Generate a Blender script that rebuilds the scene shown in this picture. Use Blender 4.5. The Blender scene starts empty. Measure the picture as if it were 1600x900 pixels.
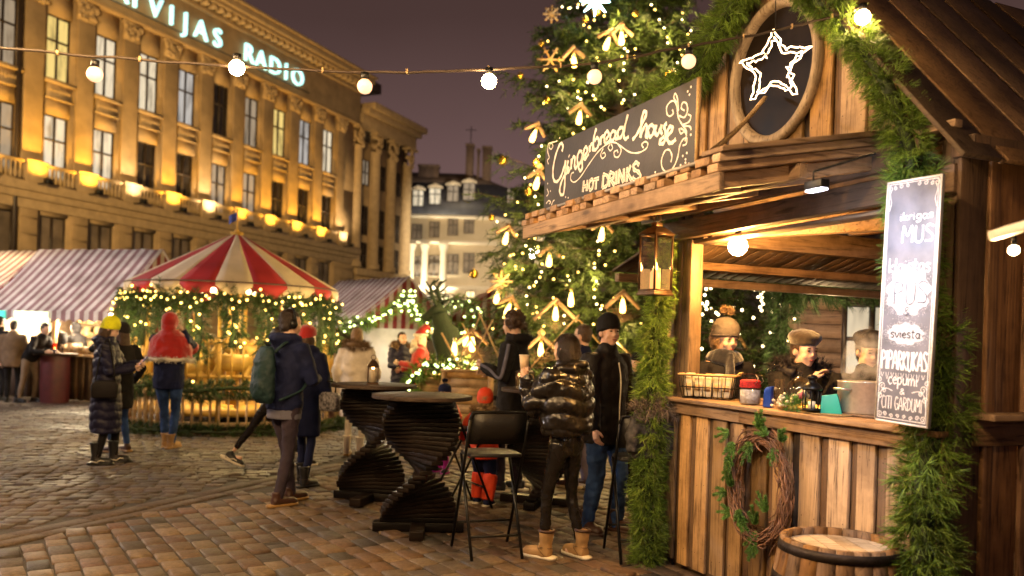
import bpy, math, random
import numpy as np
from mathutils import Vector, Matrix
random.seed(7)
rng = np.random.default_rng(7)
S = bpy.context.scene
COL = S.collection
PI = math.pi
R = math.radians
# ---------------------------------------------------------------- camera model (used to turn photo pixels into places)
F, HC, ROLL, CX, CY = 1300.0, 1.54, R(1.8), 800.0, 532.0
_c, _s = math.cos(ROLL), math.sin(ROLL)
def ray(px, py):
    a, b = px - CX, CY - py
    return (a * _c - b * _s) / F, (a * _s + b * _c) / F
def P(px, py, d):
    u, v = ray(px, py)
    return Vector((u * d, d, HC + v * d))
def G(px, py, z=0.0):
    u, v = ray(px, py)
    d = (z - HC) / v
    return Vector((u * d, d, z))
def Zat(px, py, d):
    return HC + ray(px, py)[1] * d
def lin(r, g, b):
    f = lambda c: c / 12.92 if c <= .04045 else ((c + .055) / 1.055) ** 2.4
    return (f(r / 255), f(g / 255), f(b / 255))
# ---------------------------------------------------------------- mesh builder
class MB:
    def __init__(s):
        s.v, s.f, s.mi, s.n, s.cur = [], [], [], 0, 0
    def add(s, verts, faces):
        verts = np.asarray(verts, float).reshape(-1, 3)
        s.v.append(verts)
        o = s.n
        for f in faces:
            s.f.append([i + o for i in f]); s.mi.append(s.cur)
        s.n += len(verts)
        return s
    def box(s, lo, hi, M=None):
        x0, y0, z0 = lo; x1, y1, z1 = hi
        v = [(x0,y0,z0),(x1,y0,z0),(x1,y1,z0),(x0,y1,z0),(x0,y0,z1),(x1,y0,z1),(x1,y1,z1),(x0,y1,z1)]
        if M is not None: v = [tuple(M @ Vector(p)) for p in v]
        return s.add(v, [(0,3,2,1),(4,5,6,7),(0,1,5,4),(1,2,6,5),(2,3,7,6),(3,0,4,7)])
    def cbox(s, c, size, M=None):
        a = [c[i] - size[i] / 2 for i in range(3)]; b = [c[i] + size[i] / 2 for i in range(3)]
        return s.box(a, b, M)
    def bar(s, a, b, w, h, up=(0, 0, 1)):
        a, b = Vector(a), Vector(b)
        t = (b - a); L = t.length; t.normalize()
        u = Vector(up)
        if abs(t.dot(u)) > .98: u = Vector((1, 0, 0))
        sx = t.cross(u).normalized(); uy = sx.cross(t).normalized()
        M = Matrix((( t.x, sx.x, uy.x, a.x), (t.y, sx.y, uy.y, a.y), (t.z, sx.z, uy.z, a.z), (0, 0, 0, 1)))
        return s.box((0, -w / 2, -h / 2), (L, w / 2, h / 2), M)
    def prism(s, poly, y0, y1, M=None):
        n = len(poly)
        v = [(x, y0, z) for x, z in poly] + [(x, y1, z) for x, z in poly]
        if M is not None: v = [tuple(M @ Vector(p)) for p in v]
        f = [tuple(range(n)), tuple(range(2 * n - 1, n - 1, -1))]
        f += [(i, i + n, (i + 1) % n + n, (i + 1) % n) for i in range(n)]
        return s.add(v, f)
    def tube(s, pts, rad, n=8, cap=True, flat=1.0):
        pts = [Vector(p) for p in pts]
        if not hasattr(rad, '__len__'): rad = [rad] * len(pts)
        v, f = [], []
        prev = None
        for i, p in enumerate(pts):
            t = (pts[min(i + 1, len(pts) - 1)] - pts[max(i - 1, 0)])
            if t.length < 1e-9: t = Vector((0, 0, 1))
            t.normalize()
            if prev is None:
                u = Vector((0, 0, 1)) if abs(t.z) < .9 else Vector((1, 0, 0))
                a = t.cross(u).normalized()
            else:
                a = (prev - t * prev.dot(t)).normalized()
            prev = a
            b = t.cross(a)
            for k in range(n):
                th = 2 * PI * k / n
                v.append(p + a * (math.cos(th) * rad[i]) + b * (math.sin(th) * rad[i] * flat))
        m = len(pts)
        for i in range(m - 1):
            for k in range(n):
                k2 = (k + 1) % n
                f.append((i * n + k, i * n + k2, (i + 1) * n + k2, (i + 1) * n + k))
        if cap:
            f.append(tuple(range(n - 1, -1, -1))); f.append(tuple(range((m - 1) * n, m * n)))
        return s.add([tuple(p) for p in v], f)
    def lathe(s, prof, c=(0, 0, 0), n=24, M=None, a0=0, a1=2 * PI, sx=1, sy=1):
        full = abs(a1 - a0 - 2 * PI) < 1e-6
        k = n if full else n + 1
        v, f = [], []
        for r, z in prof:
            for i in range(k):
                th = a0 + (a1 - a0) * i / n
                v.append((c[0] + r * math.cos(th) * sx, c[1] + r * math.sin(th) * sy, c[2] + z))
        if M is not None: v = [tuple(M @ Vector(p)) for p in v]
        for j in range(len(prof) - 1):
            for i in range(n):
                i2 = (i + 1) % k
                f.append((j * k + i, j * k + i2, (j + 1) * k + i2, (j + 1) * k + i))
        return s.add(v, f)
    def ell(s, c, r, n=12, m=8, M=None):
        if not hasattr(r, '__len__'): r = (r, r, r)
        v = [(0, 0, 1)]
        for j in range(1, m):
            ph = PI * j / m
            for i in range(n):
                th = 2 * PI * i / n
                v.append((math.sin(ph) * math.cos(th), math.sin(ph) * math.sin(th), math.cos(ph)))
        v.append((0, 0, -1))
        f = [(0, 1 + i, 1 + (i + 1) % n) for i in range(n)]
        for j in range(m - 2):
            for i in range(n):
                a = 1 + j * n + i; b = 1 + j * n + (i + 1) % n
                f.append((a, a + n, b + n, b))
        L = 1 + (m - 1) * n; o = 1 + (m - 2) * n
        f += [(L, o + (i + 1) % n, o + i) for i in range(n)]
        v = [(x * r[0], y * r[1], z * r[2]) for x, y, z in v]
        if M is not None: v = [tuple(M @ Vector(p)) for p in v]
        v = [(x + c[0], y + c[1], z + c[2]) for x, y, z in v]
        return s.add(v, f)
    def quads(s, Q):
        Q = np.asarray(Q, float)          # (n,4,3)
        n = len(Q); o = s.n
        s.v.append(Q.reshape(-1, 3))
        idx = (np.arange(n * 4) + o).reshape(-1, 4).tolist()
        s.f += idx; s.mi += [s.cur] * n; s.n += n * 4
        return s
    def mesh(s, name):
        me = bpy.data.meshes.new(name)
        if not s.v: return me
        V = np.concatenate(s.v)
        me.vertices.add(len(V)); me.vertices.foreach_set('co', V.ravel())
        tot = np.array([len(f) for f in s.f]); st = np.concatenate(([0], np.cumsum(tot)[:-1]))
        flat = np.fromiter((i for f in s.f for i in f), dtype=np.int32, count=int(tot.sum()))
        me.loops.add(len(flat)); me.loops.foreach_set('vertex_index', flat)
        me.polygons.add(len(tot)); me.polygons.foreach_set('loop_start', st)
        me.polygons.foreach_set('material_index', np.array(s.mi, dtype=np.int32))
        me.update(calc_edges=True); me.validate()
        return me
    def build(s, name, mat, parent=None, smooth=False, bevel=0, world=True, fix=False):
        me = s.mesh(name)
        return link(name, me, mat, parent, smooth, bevel, world, fix)
def link(name, me, mat, parent=None, smooth=False, bevel=0, world=True, fix=False):
    for m in (mat if isinstance(mat, (list, tuple)) else [mat]): me.materials.append(m)
    if smooth and len(me.polygons):
        me.polygons.foreach_set('use_smooth', [True] * len(me.polygons))
        if smooth == 'auto':
            try: me.set_sharp_from_angle(angle=R(40))
            except Exception: pass
    o = bpy.data.objects.new(name, me); COL.objects.link(o)
    if bevel:
        b = o.modifiers.new('edge', 'BEVEL'); b.width = bevel; b.segments = 2; b.limit_method = 'ANGLE'; b.angle_limit = R(50)
    if parent is not None:
        o.parent = parent
        if world: o.matrix_parent_inverse = wmat(parent).inverted()
    return o
def wmat(o):
    m = Matrix.LocRotScale(o.location, o.rotation_euler, o.scale)
    if o.parent is not None: m = wmat(o.parent) @ o.matrix_parent_inverse @ m
    return m
def tag(o, label=None, cat=None, group=None, kind=None):
    if label: o['label'] = label
    if cat: o['category'] = cat
    if group: o['group'] = group
    if kind: o['kind'] = kind
    return o
def thing(name, label, cat, loc=(0, 0, 0), rz=0, group=None):
    o = bpy.data.objects.new(name, None); COL.objects.link(o)
    o.location = loc; o.rotation_euler = (0, 0, rz); o.empty_display_size = .1
    return tag(o, label, cat, group)
def copy_tree(o, parent=None):
    c = o.copy(); COL.objects.link(c)
    if parent is not None: c.parent = parent
    for ch in o.children: copy_tree(ch, c)
    return c
def smoothpts(pts, k=5):
    pts = [Vector(p) for p in pts]
    if len(pts) < 3: return pts
    out = []
    for i in range(len(pts) - 1):
        p0 = pts[max(i - 1, 0)]; p1 = pts[i]; p2 = pts[i + 1]; p3 = pts[min(i + 2, len(pts) - 1)]
        for j in range(k):
            t = j / k
            out.append(.5 * ((2 * p1) + (p2 - p0) * t + (2 * p0 - 5 * p1 + 4 * p2 - p3) * t * t + (3 * p1 - p0 - 3 * p2 + p3) * t ** 3))
    out.append(pts[-1])
    return out
# ---------------------------------------------------------------- materials
def newmat(name):
    m = bpy.data.materials.new(name); m.use_nodes = True
    nt = m.node_tree; b = nt.nodes['Principled BSDF']
    return m, nt, b
def nd(nt, t, **kw):
    n = nt.nodes.new(t)
    for k, v in kw.items():
        if k in n.inputs: n.inputs[k].default_value = v
        else: setattr(n, k, v)
    return n
def ramp(nt, fac, stops):
    r = nt.nodes.new('ShaderNodeValToRGB'); e = r.color_ramp.elements
    while len(e) < len(stops): e.new(.5)
    for el, (p, c) in zip(e, stops):
        el.position = p; el.color = (*c, 1) if len(c) == 3 else c
    nt.links.new(fac, r.inputs[0]); return r.outputs[0]
def mulc(c, k): return tuple(min(1, max(0, x * k)) for x in c[:3])
def mat(name, col, rough=.6, metal=0, var=.25, scale=8, bump=0, bscale=60, island=0, coat=0, sheen=0, spec=.5, two=None):
    m, nt, b = newmat(name); L = nt.links
    tc = nd(nt, 'ShaderNodeTexCoord')
    n = nd(nt, 'ShaderNodeTexNoise', Scale=scale, Detail=5); L.new(tc.outputs['Object'], n.inputs['Vector'])
    c = ramp(nt, n.outputs[0], [(.3, mulc(col, 1 - var)), (.7, two or mulc(col, 1 + var))])
    if island:
        g = nd(nt, 'ShaderNodeNewGeometry')
        hs = nd(nt, 'ShaderNodeHueSaturation')
        mr = nd(nt, 'ShaderNodeMapRange'); mr.inputs[3].default_value = 1 - island; mr.inputs[4].default_value = 1 + island
        L.new(g.outputs['Random Per Island'], mr.inputs[0]); L.new(mr.outputs[0], hs.inputs['Value']); L.new(c, hs.inputs['Color']); c = hs.outputs[0]
    L.new(c, b.inputs['Base Color'])
    b.inputs['Roughness'].default_value = rough; b.inputs['Metallic'].default_value = metal
    b.inputs['Specular IOR Level'].default_value = spec
    if coat: b.inputs['Coat Weight'].default_value = coat; b.inputs['Coat Roughness'].default_value = .15
    if sheen: b.inputs['Sheen Weight'].default_value = sheen
    if bump:
        n2 = nd(nt, 'ShaderNodeTexNoise', Scale=bscale, Detail=4); L.new(tc.outputs['Object'], n2.inputs['Vector'])
        bp = nd(nt, 'ShaderNodeBump', Strength=bump, Distance=.02); L.new(n2.outputs[0], bp.inputs['Height']); L.new(bp.outputs[0], b.inputs['Normal'])
        r2 = nd(nt, 'ShaderNodeMapRange'); r2.inputs[3].default_value = max(.05, rough - .12); r2.inputs[4].default_value = min(1, rough + .12)
        L.new(n.outputs[0], r2.inputs[0]); L.new(r2.outputs[0], b.inputs['Roughness'])
    return m
def wood(name, c1, c2, axis='z', rough=.62, island=.45, grain=1.0, knots=True, hue=.0, spec=.35):
    """plank timber: grain stretched along axis, a random tone for every board"""
    m, nt, b = newmat(name); L = nt.links
    tc = nd(nt, 'ShaderNodeTexCoord'); g = nd(nt, 'ShaderNodeNewGeometry')
    wn = nd(nt, 'ShaderNodeTexWhiteNoise', noise_dimensions='1D'); L.new(g.outputs['Random Per Island'], wn.inputs['W'])
    off = nd(nt, 'ShaderNodeVectorMath', operation='MULTIPLY_ADD'); off.inputs[1].default_value = (37, 23, 31)
    L.new(wn.outputs['Color'], off.inputs[0]); L.new(tc.outputs['Object'], off.inputs[2])
    mp = nd(nt, 'ShaderNodeMapping'); sc = {'x': (.55, 9, 9), 'y': (9, .55, 9), 'z': (9, 9, .55)}[axis]
    mp.inputs['Scale'].default_value = tuple(q * grain for q in sc); L.new(off.outputs[0], mp.inputs[0])
    n1 = nd(nt, 'ShaderNodeTexNoise', Scale=1.0, Detail=3, Distortion=.6); L.new(mp.outputs[0], n1.inputs['Vector'])
    # growth rings: a saw of the stretched noise
    mul = nd(nt, 'ShaderNodeMath', operation='MULTIPLY'); mul.inputs[1].default_value = 9; L.new(n1.outputs[0], mul.inputs[0])
    fr = nd(nt, 'ShaderNodeMath', operation='PINGPONG'); fr.inputs[1].default_value = .5; L.new(mul.outputs[0], fr.inputs[0])
    n2 = nd(nt, 'ShaderNodeTexNoise', Scale=9.0, Detail=6, Roughness=.7); L.new(mp.outputs[0], n2.inputs['Vector'])
    mx = nd(nt, 'ShaderNodeMath', operation='MULTIPLY_ADD'); mx.inputs[1].default_value = .8; L.new(fr.outputs[0], mx.inputs[0]); L.new(n2.outputs[0], mx.inputs[2])
    c = ramp(nt, mx.outputs[0], [(.42, mulc(c1, .9)), (.58, c2), (.82, mulc(c2, 1.12)), (1.0, mulc(c2, 1.3))])
    # weather stains
    n3 = nd(nt, 'ShaderNodeTexNoise', Scale=2.6, Detail=6, Roughness=.65); L.new(off.outputs[0], n3.inputs['Vector'])
    st = ramp(nt, n3.outputs[0], [(.36, (.42, .38, .34)), (.56, (1, 1, 1))])
    mm = nd(nt, 'ShaderNodeMix', data_type='RGBA', blend_type='MULTIPLY'); mm.inputs[0].default_value = .8
    L.new(c, mm.inputs[6]); L.new(st, mm.inputs[7]); c = mm.outputs[2]
    if knots:
        mk = nd(nt, 'ShaderNodeMapping'); mk.inputs['Scale'].default_value = {'x': (2.2, 7, 7), 'y': (7, 2.2, 7), 'z': (7, 7, 2.2)}[axis]
        L.new(off.outputs[0], mk.inputs[0])
        vo = nd(nt, 'ShaderNodeTexVoronoi', Scale=1.0); L.new(mk.outputs[0], vo.inputs['Vector'])
        kn = ramp(nt, vo.outputs['Distance'], [(.05, (.25, .2, .16)), (.16, (1, 1, 1))])
        m2 = nd(nt, 'ShaderNodeMix', data_type='RGBA', blend_type='MULTIPLY'); m2.inputs[0].default_value = .85
        L.new(c, m2.inputs[6]); L.new(kn, m2.inputs[7]); c = m2.outputs[2]
    hs = nd(nt, 'ShaderNodeHueSaturation')
    mr = nd(nt, 'ShaderNodeMapRange'); mr.inputs[3].default_value = 1 - island; mr.inputs[4].default_value = 1 + island * .55
    L.new(wn.outputs['Value'], mr.inputs[0]); L.new(mr.outputs[0], hs.inputs['Value'])
    if island >= .4:
        tone = ramp(nt, wn.outputs['Value'], [(0, (.26,) * 3), (.2, (.46,) * 3), (.27, (.9,) * 3), (.7, (1.08,) * 3), (.82, (1.35,) * 3), (1, (1.75,) * 3)]); L.new(tone, hs.inputs['Value'])
    m3 = nd(nt, 'ShaderNodeMapRange'); m3.inputs[3].default_value = .72; m3.inputs[4].default_value = 1.1
    L.new(g.outputs['Random Per Island'], m3.inputs[0]); L.new(m3.outputs[0], hs.inputs['Saturation'])
    L.new(c, hs.inputs['Color']); L.new(hs.outputs[0], b.inputs['Base Color'])
    b.inputs['Roughness'].default_value = rough; b.inputs['Specular IOR Level'].default_value = spec
    bp = nd(nt, 'ShaderNodeBump', Strength=.45, Distance=.006); L.new(mx.outputs[0], bp.inputs['Height']); L.new(bp.outputs[0], b.inputs['Normal'])
    return m
def emit(name, col, strength, sample=True):
    m, nt, b = newmat(name)
    b.inputs['Base Color'].default_value = (*mulc(col, .8), 1)
    b.inputs['Emission Color'].default_value = (*col, 1); b.inputs['Emission Strength'].default_value = strength
    b.inputs['Roughness'].default_value = .4
    if not sample:
        try: m.cycles.emission_sampling = 'NONE'
        except Exception: pass
    return m
def glassy(name, tint=(1, 1, 1), gloss=.12, rough=.05):
    """thin pane: mostly clear with a sharp reflection"""
    m, nt, b = newmat(name); L = nt.links; nt.nodes.remove(b)
    out = nt.nodes['Material Output']
    t = nd(nt, 'ShaderNodeBsdfTransparent'); t.inputs[0].default_value = (*tint, 1)
    g = nd(nt, 'ShaderNodeBsdfGlossy'); g.inputs['Roughness'].default_value = rough
    lw = nd(nt, 'ShaderNodeLayerWeight', Blend=.35)
    mr = nd(nt, 'ShaderNodeMapRange'); mr.inputs[3].default_value = gloss * .5; mr.inputs[4].default_value = min(1, gloss * 4); L.new(lw.outputs['Fresnel'], mr.inputs[0])
    mx = nd(nt, 'ShaderNodeMixShader'); L.new(mr.outputs[0], mx.inputs[0]); L.new(t.outputs[0], mx.inputs[1]); L.new(g.outputs[0], mx.inputs[2]); L.new(mx.outputs[0], out.inputs[0])
    return m
def needle_mat(name, dark, light, brown=None, rough=.55):
    m, nt, b = newmat(name); L = nt.links
    g = nd(nt, 'ShaderNodeNewGeometry')
    st = [(0, dark), (.75, light), (1, mulc(light, 1.5))]
    if brown: st = [(0, brown), (.06, dark)] + st[1:]
    c = ramp(nt, g.outputs['Random Per Island'], st)
    tc = nd(nt, 'ShaderNodeTexCoord'); n = nd(nt, 'ShaderNodeTexNoise', Scale=6.0, Detail=2); L.new(tc.outputs['Object'], n.inputs['Vector'])
    hs = nd(nt, 'ShaderNodeHueSaturation'); mr = nd(nt, 'ShaderNodeMapRange'); mr.inputs[1].default_value = .3; mr.inputs[2].default_value = .7; mr.inputs[3].default_value = .6; mr.inputs[4].default_value = 1.35
    L.new(n.outputs[0], mr.inputs[0]); L.new(mr.outputs[0], hs.inputs['Value']); L.new(c, hs.inputs['Color']); L.new(hs.outputs[0], b.inputs['Base Color'])
    b.inputs['Roughness'].default_value = rough; b.inputs['Specular IOR Level'].default_value = .35
    return m
WARM = (1.0, .60, .24)
AMB = (1.0, .50, .10)
EMB = {}
M = {}
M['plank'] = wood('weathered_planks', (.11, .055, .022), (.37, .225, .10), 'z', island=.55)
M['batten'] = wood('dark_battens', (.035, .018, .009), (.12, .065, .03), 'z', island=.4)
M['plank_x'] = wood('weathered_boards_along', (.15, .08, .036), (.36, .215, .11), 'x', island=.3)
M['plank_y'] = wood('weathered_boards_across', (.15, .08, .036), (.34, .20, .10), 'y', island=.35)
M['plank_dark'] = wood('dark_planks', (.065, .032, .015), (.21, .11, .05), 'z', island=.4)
M['roofboard'] = wood('roof_boards', (.09, .050, .026), (.20, .115, .06), 'y', island=.3)
M['darkbeam'] = wood('dark_beam', (.05, .028, .016), (.13, .072, .036), 'x', island=.2)
M['paleboard'] = wood('pale_board', (.32, .2, .11), (.55, .38, .23), 'z', island=.2)
M['newwood'] = wood('new_pine_boards', (.36, .21, .08), (.60, .38, .16), 'x', island=.3)
M['black_metal'] = mat('black_metal', (.012, .012, .013), .38, .6, bump=.1)
M['brass'] = mat('aged_bronze', (.10, .06, .035), .4, .8)
M['chalk'] = mat('chalk_board', (.026, .025, .034), .6, var=.5, scale=5, bump=.1)
M['chalk_paint'] = mat('chalk_lettering', (.75, .70, .68), .85, var=.12, scale=60)
M['rope'] = mat('hemp_rope', (.36, .24, .12), .9, var=.4, scale=120)
M['glass'] = glassy('lantern_glass', (.95, .93, .9), .12)
M['cable'] = mat('dark_cable', (.03, .018, .012), .7)
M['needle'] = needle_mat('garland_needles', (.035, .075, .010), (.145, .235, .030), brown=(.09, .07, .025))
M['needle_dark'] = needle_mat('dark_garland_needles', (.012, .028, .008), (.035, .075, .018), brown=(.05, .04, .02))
M['white_bulb'] = emit('warm_bulb', (1, .66, .33), 45)
M['string_bulb'] = emit('string_bulb', (1, .62, .26), 260)
M['fairy'] = emit('fairy_bulb', (1, .80, .42), 30, False)
M['fairy_w'] = emit('fairy_bulb_white', (1, .93, .70), 26, False)
M['candle_glow'] = emit('candle_flame', (1, .52, .16), 40)
M['wax'] = mat('candle_wax', (.75, .66, .5), .5, var=.08)
# ================================================================ camera, sky, ground
cam_d = bpy.data.cameras.new('camera'); cam = bpy.data.objects.new('camera', cam_d); COL.objects.link(cam)
cam_d.sensor_width = 36; cam_d.lens = F / 1600 * 36
cam_d.shift_y = (CY - 450) / 1600
cam.location = (0, 0, HC)
# roll so that the horizon falls towards the right of the picture
cam.rotation_euler = (Matrix.Rotation(R(90), 4, 'X') @ Matrix.Rotation(ROLL, 4, 'Z')).to_euler()
cam_d.clip_end = 2000; cam_d.clip_start = .05
cam_d.dof.use_dof = True; cam_d.dof.focus_distance = 5.3; cam_d.dof.aperture_fstop = 1.45
S.camera = cam
S.view_settings.view_transform = 'Standard'; S.view_settings.look = 'None'; S.view_settings.exposure = 0; S.view_settings.gamma = 1
S.view_settings.use_curve_mapping = False
S.cycles.use_denoising = True
S.cycles.max_bounces = 6; S.cycles.diffuse_bounces = 3; S.cycles.glossy_bounces = 3; S.cycles.transparent_max_bounces = 12; S.cycles.transmission_bounces = 5
S.cycles.sample_clamp_indirect = 2.5; S.cycles.caustics_reflective = False; S.cycles.caustics_refractive = False
S.cycles.use_light_tree = True
try: S.cycles.volume_step_rate = 4; S.cycles.volume_max_steps = 48
except Exception: pass
W = bpy.data.worlds.new('World'); S.world = W; W.use_nodes = True
nt = W.node_tree; bg = nt.nodes['Background']
tc = nd(nt, 'ShaderNodeTexCoord'); sep = nd(nt, 'ShaderNodeSeparateXYZ'); nt.links.new(tc.outputs['Generated'], sep.inputs[0])
n = nd(nt, 'ShaderNodeTexNoise', Scale=2.2, Detail=4); nt.links.new(tc.outputs['Generated'], n.inputs['Vector'])
ad = nd(nt, 'ShaderNodeMath', operation='MULTIPLY_ADD'); ad.inputs[1].default_value = .12; nt.links.new(n.outputs[0], ad.inputs[0]); nt.links.new(sep.outputs[2], ad.inputs[2])
c = ramp(nt, ad.outputs[0], [(.06, lin(126, 99, 95)), (.20, lin(110, 85, 83)), (.42, lin(72, 53, 50)), (.8, lin(52, 38, 35))])
nt.links.new(c, bg.inputs[0]); bg.inputs[1].default_value = 1.1

def stone_mesh(cx, cy, ang, lx, ly, zt, bev, tilt=.01):
    """one bevelled paving stone for each entry of the arrays"""
    n = len(cx)
    base = np.array([(-1,-1,0),(1,-1,0),(1,1,0),(-1,1,0)], float)
    V = np.zeros((n, 12, 3))
    for ring, (ins, z) in enumerate(((0, -.03), (0, -bev * .8), (bev, 0))):
        for k in range(4):
            jx = rng.normal(0, .0035, n); jy = rng.normal(0, .0035, n)
            x = base[k, 0] * (lx / 2 - ins) + jx; y = base[k, 1] * (ly / 2 - ins) + jy
            V[:, ring * 4 + k, 0] = x; V[:, ring * 4 + k, 1] = y
            V[:, ring * 4 + k, 2] = z
    tx = rng.normal(0, tilt, n); ty = rng.normal(0, tilt, n)
    V[:, :, 2] += V[:, :, 0] * tx[:, None] + V[:, :, 1] * ty[:, None] + zt[:, None]
    ca, sa = np.cos(ang)[:, None], np.sin(ang)[:, None]
    X = V[:, :, 0] * ca - V[:, :, 1] * sa + cx[:, None]; Y = V[:, :, 0] * sa + V[:, :, 1] * ca + cy[:, None]
    V[:, :, 0], V[:, :, 1] = X, Y
    fs = []
    for a, b in ((0, 4), (4, 8)):
        for k in range(4):
            fs.append((a + k, a + (k + 1) % 4, b + (k + 1) % 4, b + k))
    fs.append((8, 9, 10, 11))
    fs = np.array(fs)
    m = MB(); m.v = [V.reshape(-1, 3)]; m.n = n * 12
    m.f = (fs[None] + (np.arange(n) * 12)[:, None, None]).reshape(-1, 4).tolist(); m.mi = [0] * len(m.f)
    return m
def stone_mat(name, cols, rough=.5, bs=60):
    m, nt, b = newmat(name); L = nt.links
    g = nd(nt, 'ShaderNodeNewGeometry'); tc = nd(nt, 'ShaderNodeTexCoord')
    c = ramp(nt, g.outputs['Random Per Island'], cols)
    n = nd(nt, 'ShaderNodeTexNoise', Scale=26.0, Detail=7, Roughness=.7); L.new(tc.outputs['Object'], n.inputs['Vector'])
    c2 = ramp(nt, n.outputs[0], [(.3, (.45, .43, .42)), (.7, (1.3, 1.3, 1.3))])
    n4 = nd(nt, 'ShaderNodeTexNoise', Scale=.9, Detail=5); L.new(tc.outputs['Object'], n4.inputs['Vector'])
    c4 = ramp(nt, n4.outputs[0], [(.35, (.55, .53, .52)), (.65, (1.2, 1.2, 1.2))])
    mm = nd(nt, 'ShaderNodeMix', data_type='RGBA', blend_type='MULTIPLY'); mm.inputs[0].default_value = 1
    L.new(c, mm.inputs[6]); L.new(c2, mm.inputs[7])
    m2 = nd(nt, 'ShaderNodeMix', data_type='RGBA', blend_type='MULTIPLY'); m2.inputs[0].default_value = 1
    L.new(mm.outputs[2], m2.inputs[6]); L.new(c4, m2.inputs[7]); L.new(m2.outputs[2], b.inputs['Base Color'])
    r = nd(nt, 'ShaderNodeMapRange'); r.inputs[1].default_value = .3; r.inputs[2].default_value = .7; r.inputs[3].default_value = rough - .18; r.inputs[4].default_value = rough + .2
    L.new(n4.outputs[0], r.inputs[0]); L.new(r.outputs[0], b.inputs['Roughness'])
    n2 = nd(nt, 'ShaderNodeTexNoise', Scale=bs, Detail=6, Roughness=.65); L.new(tc.outputs['Object'], n2.inputs['Vector'])
    bp = nd(nt, 'ShaderNodeBump', Strength=.6, Distance=.008); L.new(n2.outputs[0], bp.inputs['Height']); L.new(bp.outputs[0], b.inputs['Normal'])
    return m
M['joint'] = mat('sandy_joint', (.040, .032, .025), .9, var=.4, scale=12, bump=.4, bscale=120)
M['paver'] = stone_mat('granite_pavers', [(0, (.04, .035, .034)), (.15, (.08, .066, .058)), (.25, (.11, .066, .042)), (.5, (.135, .09, .055)), (.75, (.17, .122, .076)), (.85, (.09, .074, .062)), (1, (.125, .068, .044))], .64)
M['cobble'] = stone_mat('old_cobbles', [(0, (.055, .044, .036)), (.4, (.08, .052, .04)), (.7, (.105, .077, .055)), (1, (.075, .056, .043))], .66, 40)
M['kerb'] = stone_mat('kerb_slabs', [(0, (.06, .046, .036)), (.5, (.085, .06, .043)), (1, (.105, .075, .05))], .78, 50)
g = MB(); g.add([(-400, -60, -.014), (400, -60, -.014), (400, 500, -.014), (-400, 500, -.014)], [(0, 1, 2, 3)])
tag(g.build('ground', M['joint']), kind='structure')
KA, KB = G(0, 835), G(383, 753)
kd = (KB - KA).normalized(); kn = Vector((kd.y, -kd.x, 0))       # kn points towards the paved side
def side(x, y): return (x - KA.x) * kn.x + (y - KA.y) * kn.y
# pavers in courses
ca = math.atan2(.835, -.55)                                       # the way the courses run
LX, LY = .235, .15
pq = []
for j in range(-60, 75):
    o = rng.uniform(0, LX)
    for i in range(-32, 36):
        pq.append((i * LX + o, j * LY))
pq = np.array(pq)
c0 = np.array([0.2, 6.5])
px_ = c0[0] + pq[:, 0] * math.cos(ca) - pq[:, 1] * math.sin(ca); py_ = c0[1] + pq[:, 0] * math.sin(ca) + pq[:, 1] * math.cos(ca)
sd = (px_ - KA.x) * kn.x + (py_ - KA.y) * kn.y
ok = (sd > .34) & (py_ > 2.2) & (py_ < 13.5) & (px_ > -6) & (px_ < 5)
px_, py_ = px_[ok], py_[ok]; n = len(px_)
m = stone_mesh(px_, py_, np.full(n, ca) + rng.normal(0, .022, n), LX - .018 + rng.normal(0, .007, n), LY - .016 + rng.normal(0, .004, n), rng.normal(0, .005, n), .009, .014)
tag(m.build('paving', M['paver'], smooth=False), kind='structure')
# kerb slabs along the edge of the paving: two rows
kc = []
t = -5.0
while t < 16:
    l = rng.uniform(.4, .8); kc.append((t + l / 2, .09, l, .16)); t += l
t = -5.0
while t < 16:
    l = rng.uniform(.22, .4); kc.append((t + l / 2, .255, l, .13)); t += l
kc = np.array(kc); ka = math.atan2(kd.y, kd.x)
m = stone_mesh(KA.x + kd.x * kc[:, 0] + kn.x * kc[:, 1], KA.y + kd.y * kc[:, 0] + kn.y * kc[:, 1], np.full(len(kc), ka), kc[:, 2] - .01, kc[:, 3] - .008, rng.normal(.002, .003, len(kc)), .010, .01)
tag(m.build('kerb', M['kerb']), kind='structure')
# old cobbles on the other side: wavering rows
cq = []
rowd = .145
for j in range(-70, 190):
    x = -22 + rng.uniform(0, .2)
    while x < 24:
        l = rng.uniform(.12, .24); cq.append((x + l / 2, j * rowd + .10 * math.sin(x * .55 + j * .05) + .05 * math.sin(x * 1.7), l)); x += l
cq = np.array(cq); cb = R(8)
cx_ = cq[:, 0] * math.cos(cb) - cq[:, 1] * math.sin(cb) - 1; cy_ = cq[:, 0] * math.sin(cb) + cq[:, 1] * math.cos(cb) + 8
sd = (cx_ - KA.x) * kn.x + (cy_ - KA.y) * kn.y
dist = np.maximum(cy_, .1)
ok = ((sd < -.10) | (cy_ > 13.6)) & (cy_ > 3) & (cy_ < 26) & (np.abs(cx_) < cy_ * .72 + 1.5)
cx_, cy_, cl = cx_[ok], cy_[ok], cq[ok, 2]; n = len(cx_)
m = stone_mesh(cx_, cy_, np.full(n, cb) + rng.normal(0, .06, n), cl - .012, rowd - .016 + rng.normal(0, .008, n), rng.normal(0, .004, n), .012, .022)
tag(m.build('cobbles', M['cobble']), kind='structure')
print('stones', n)
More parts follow.
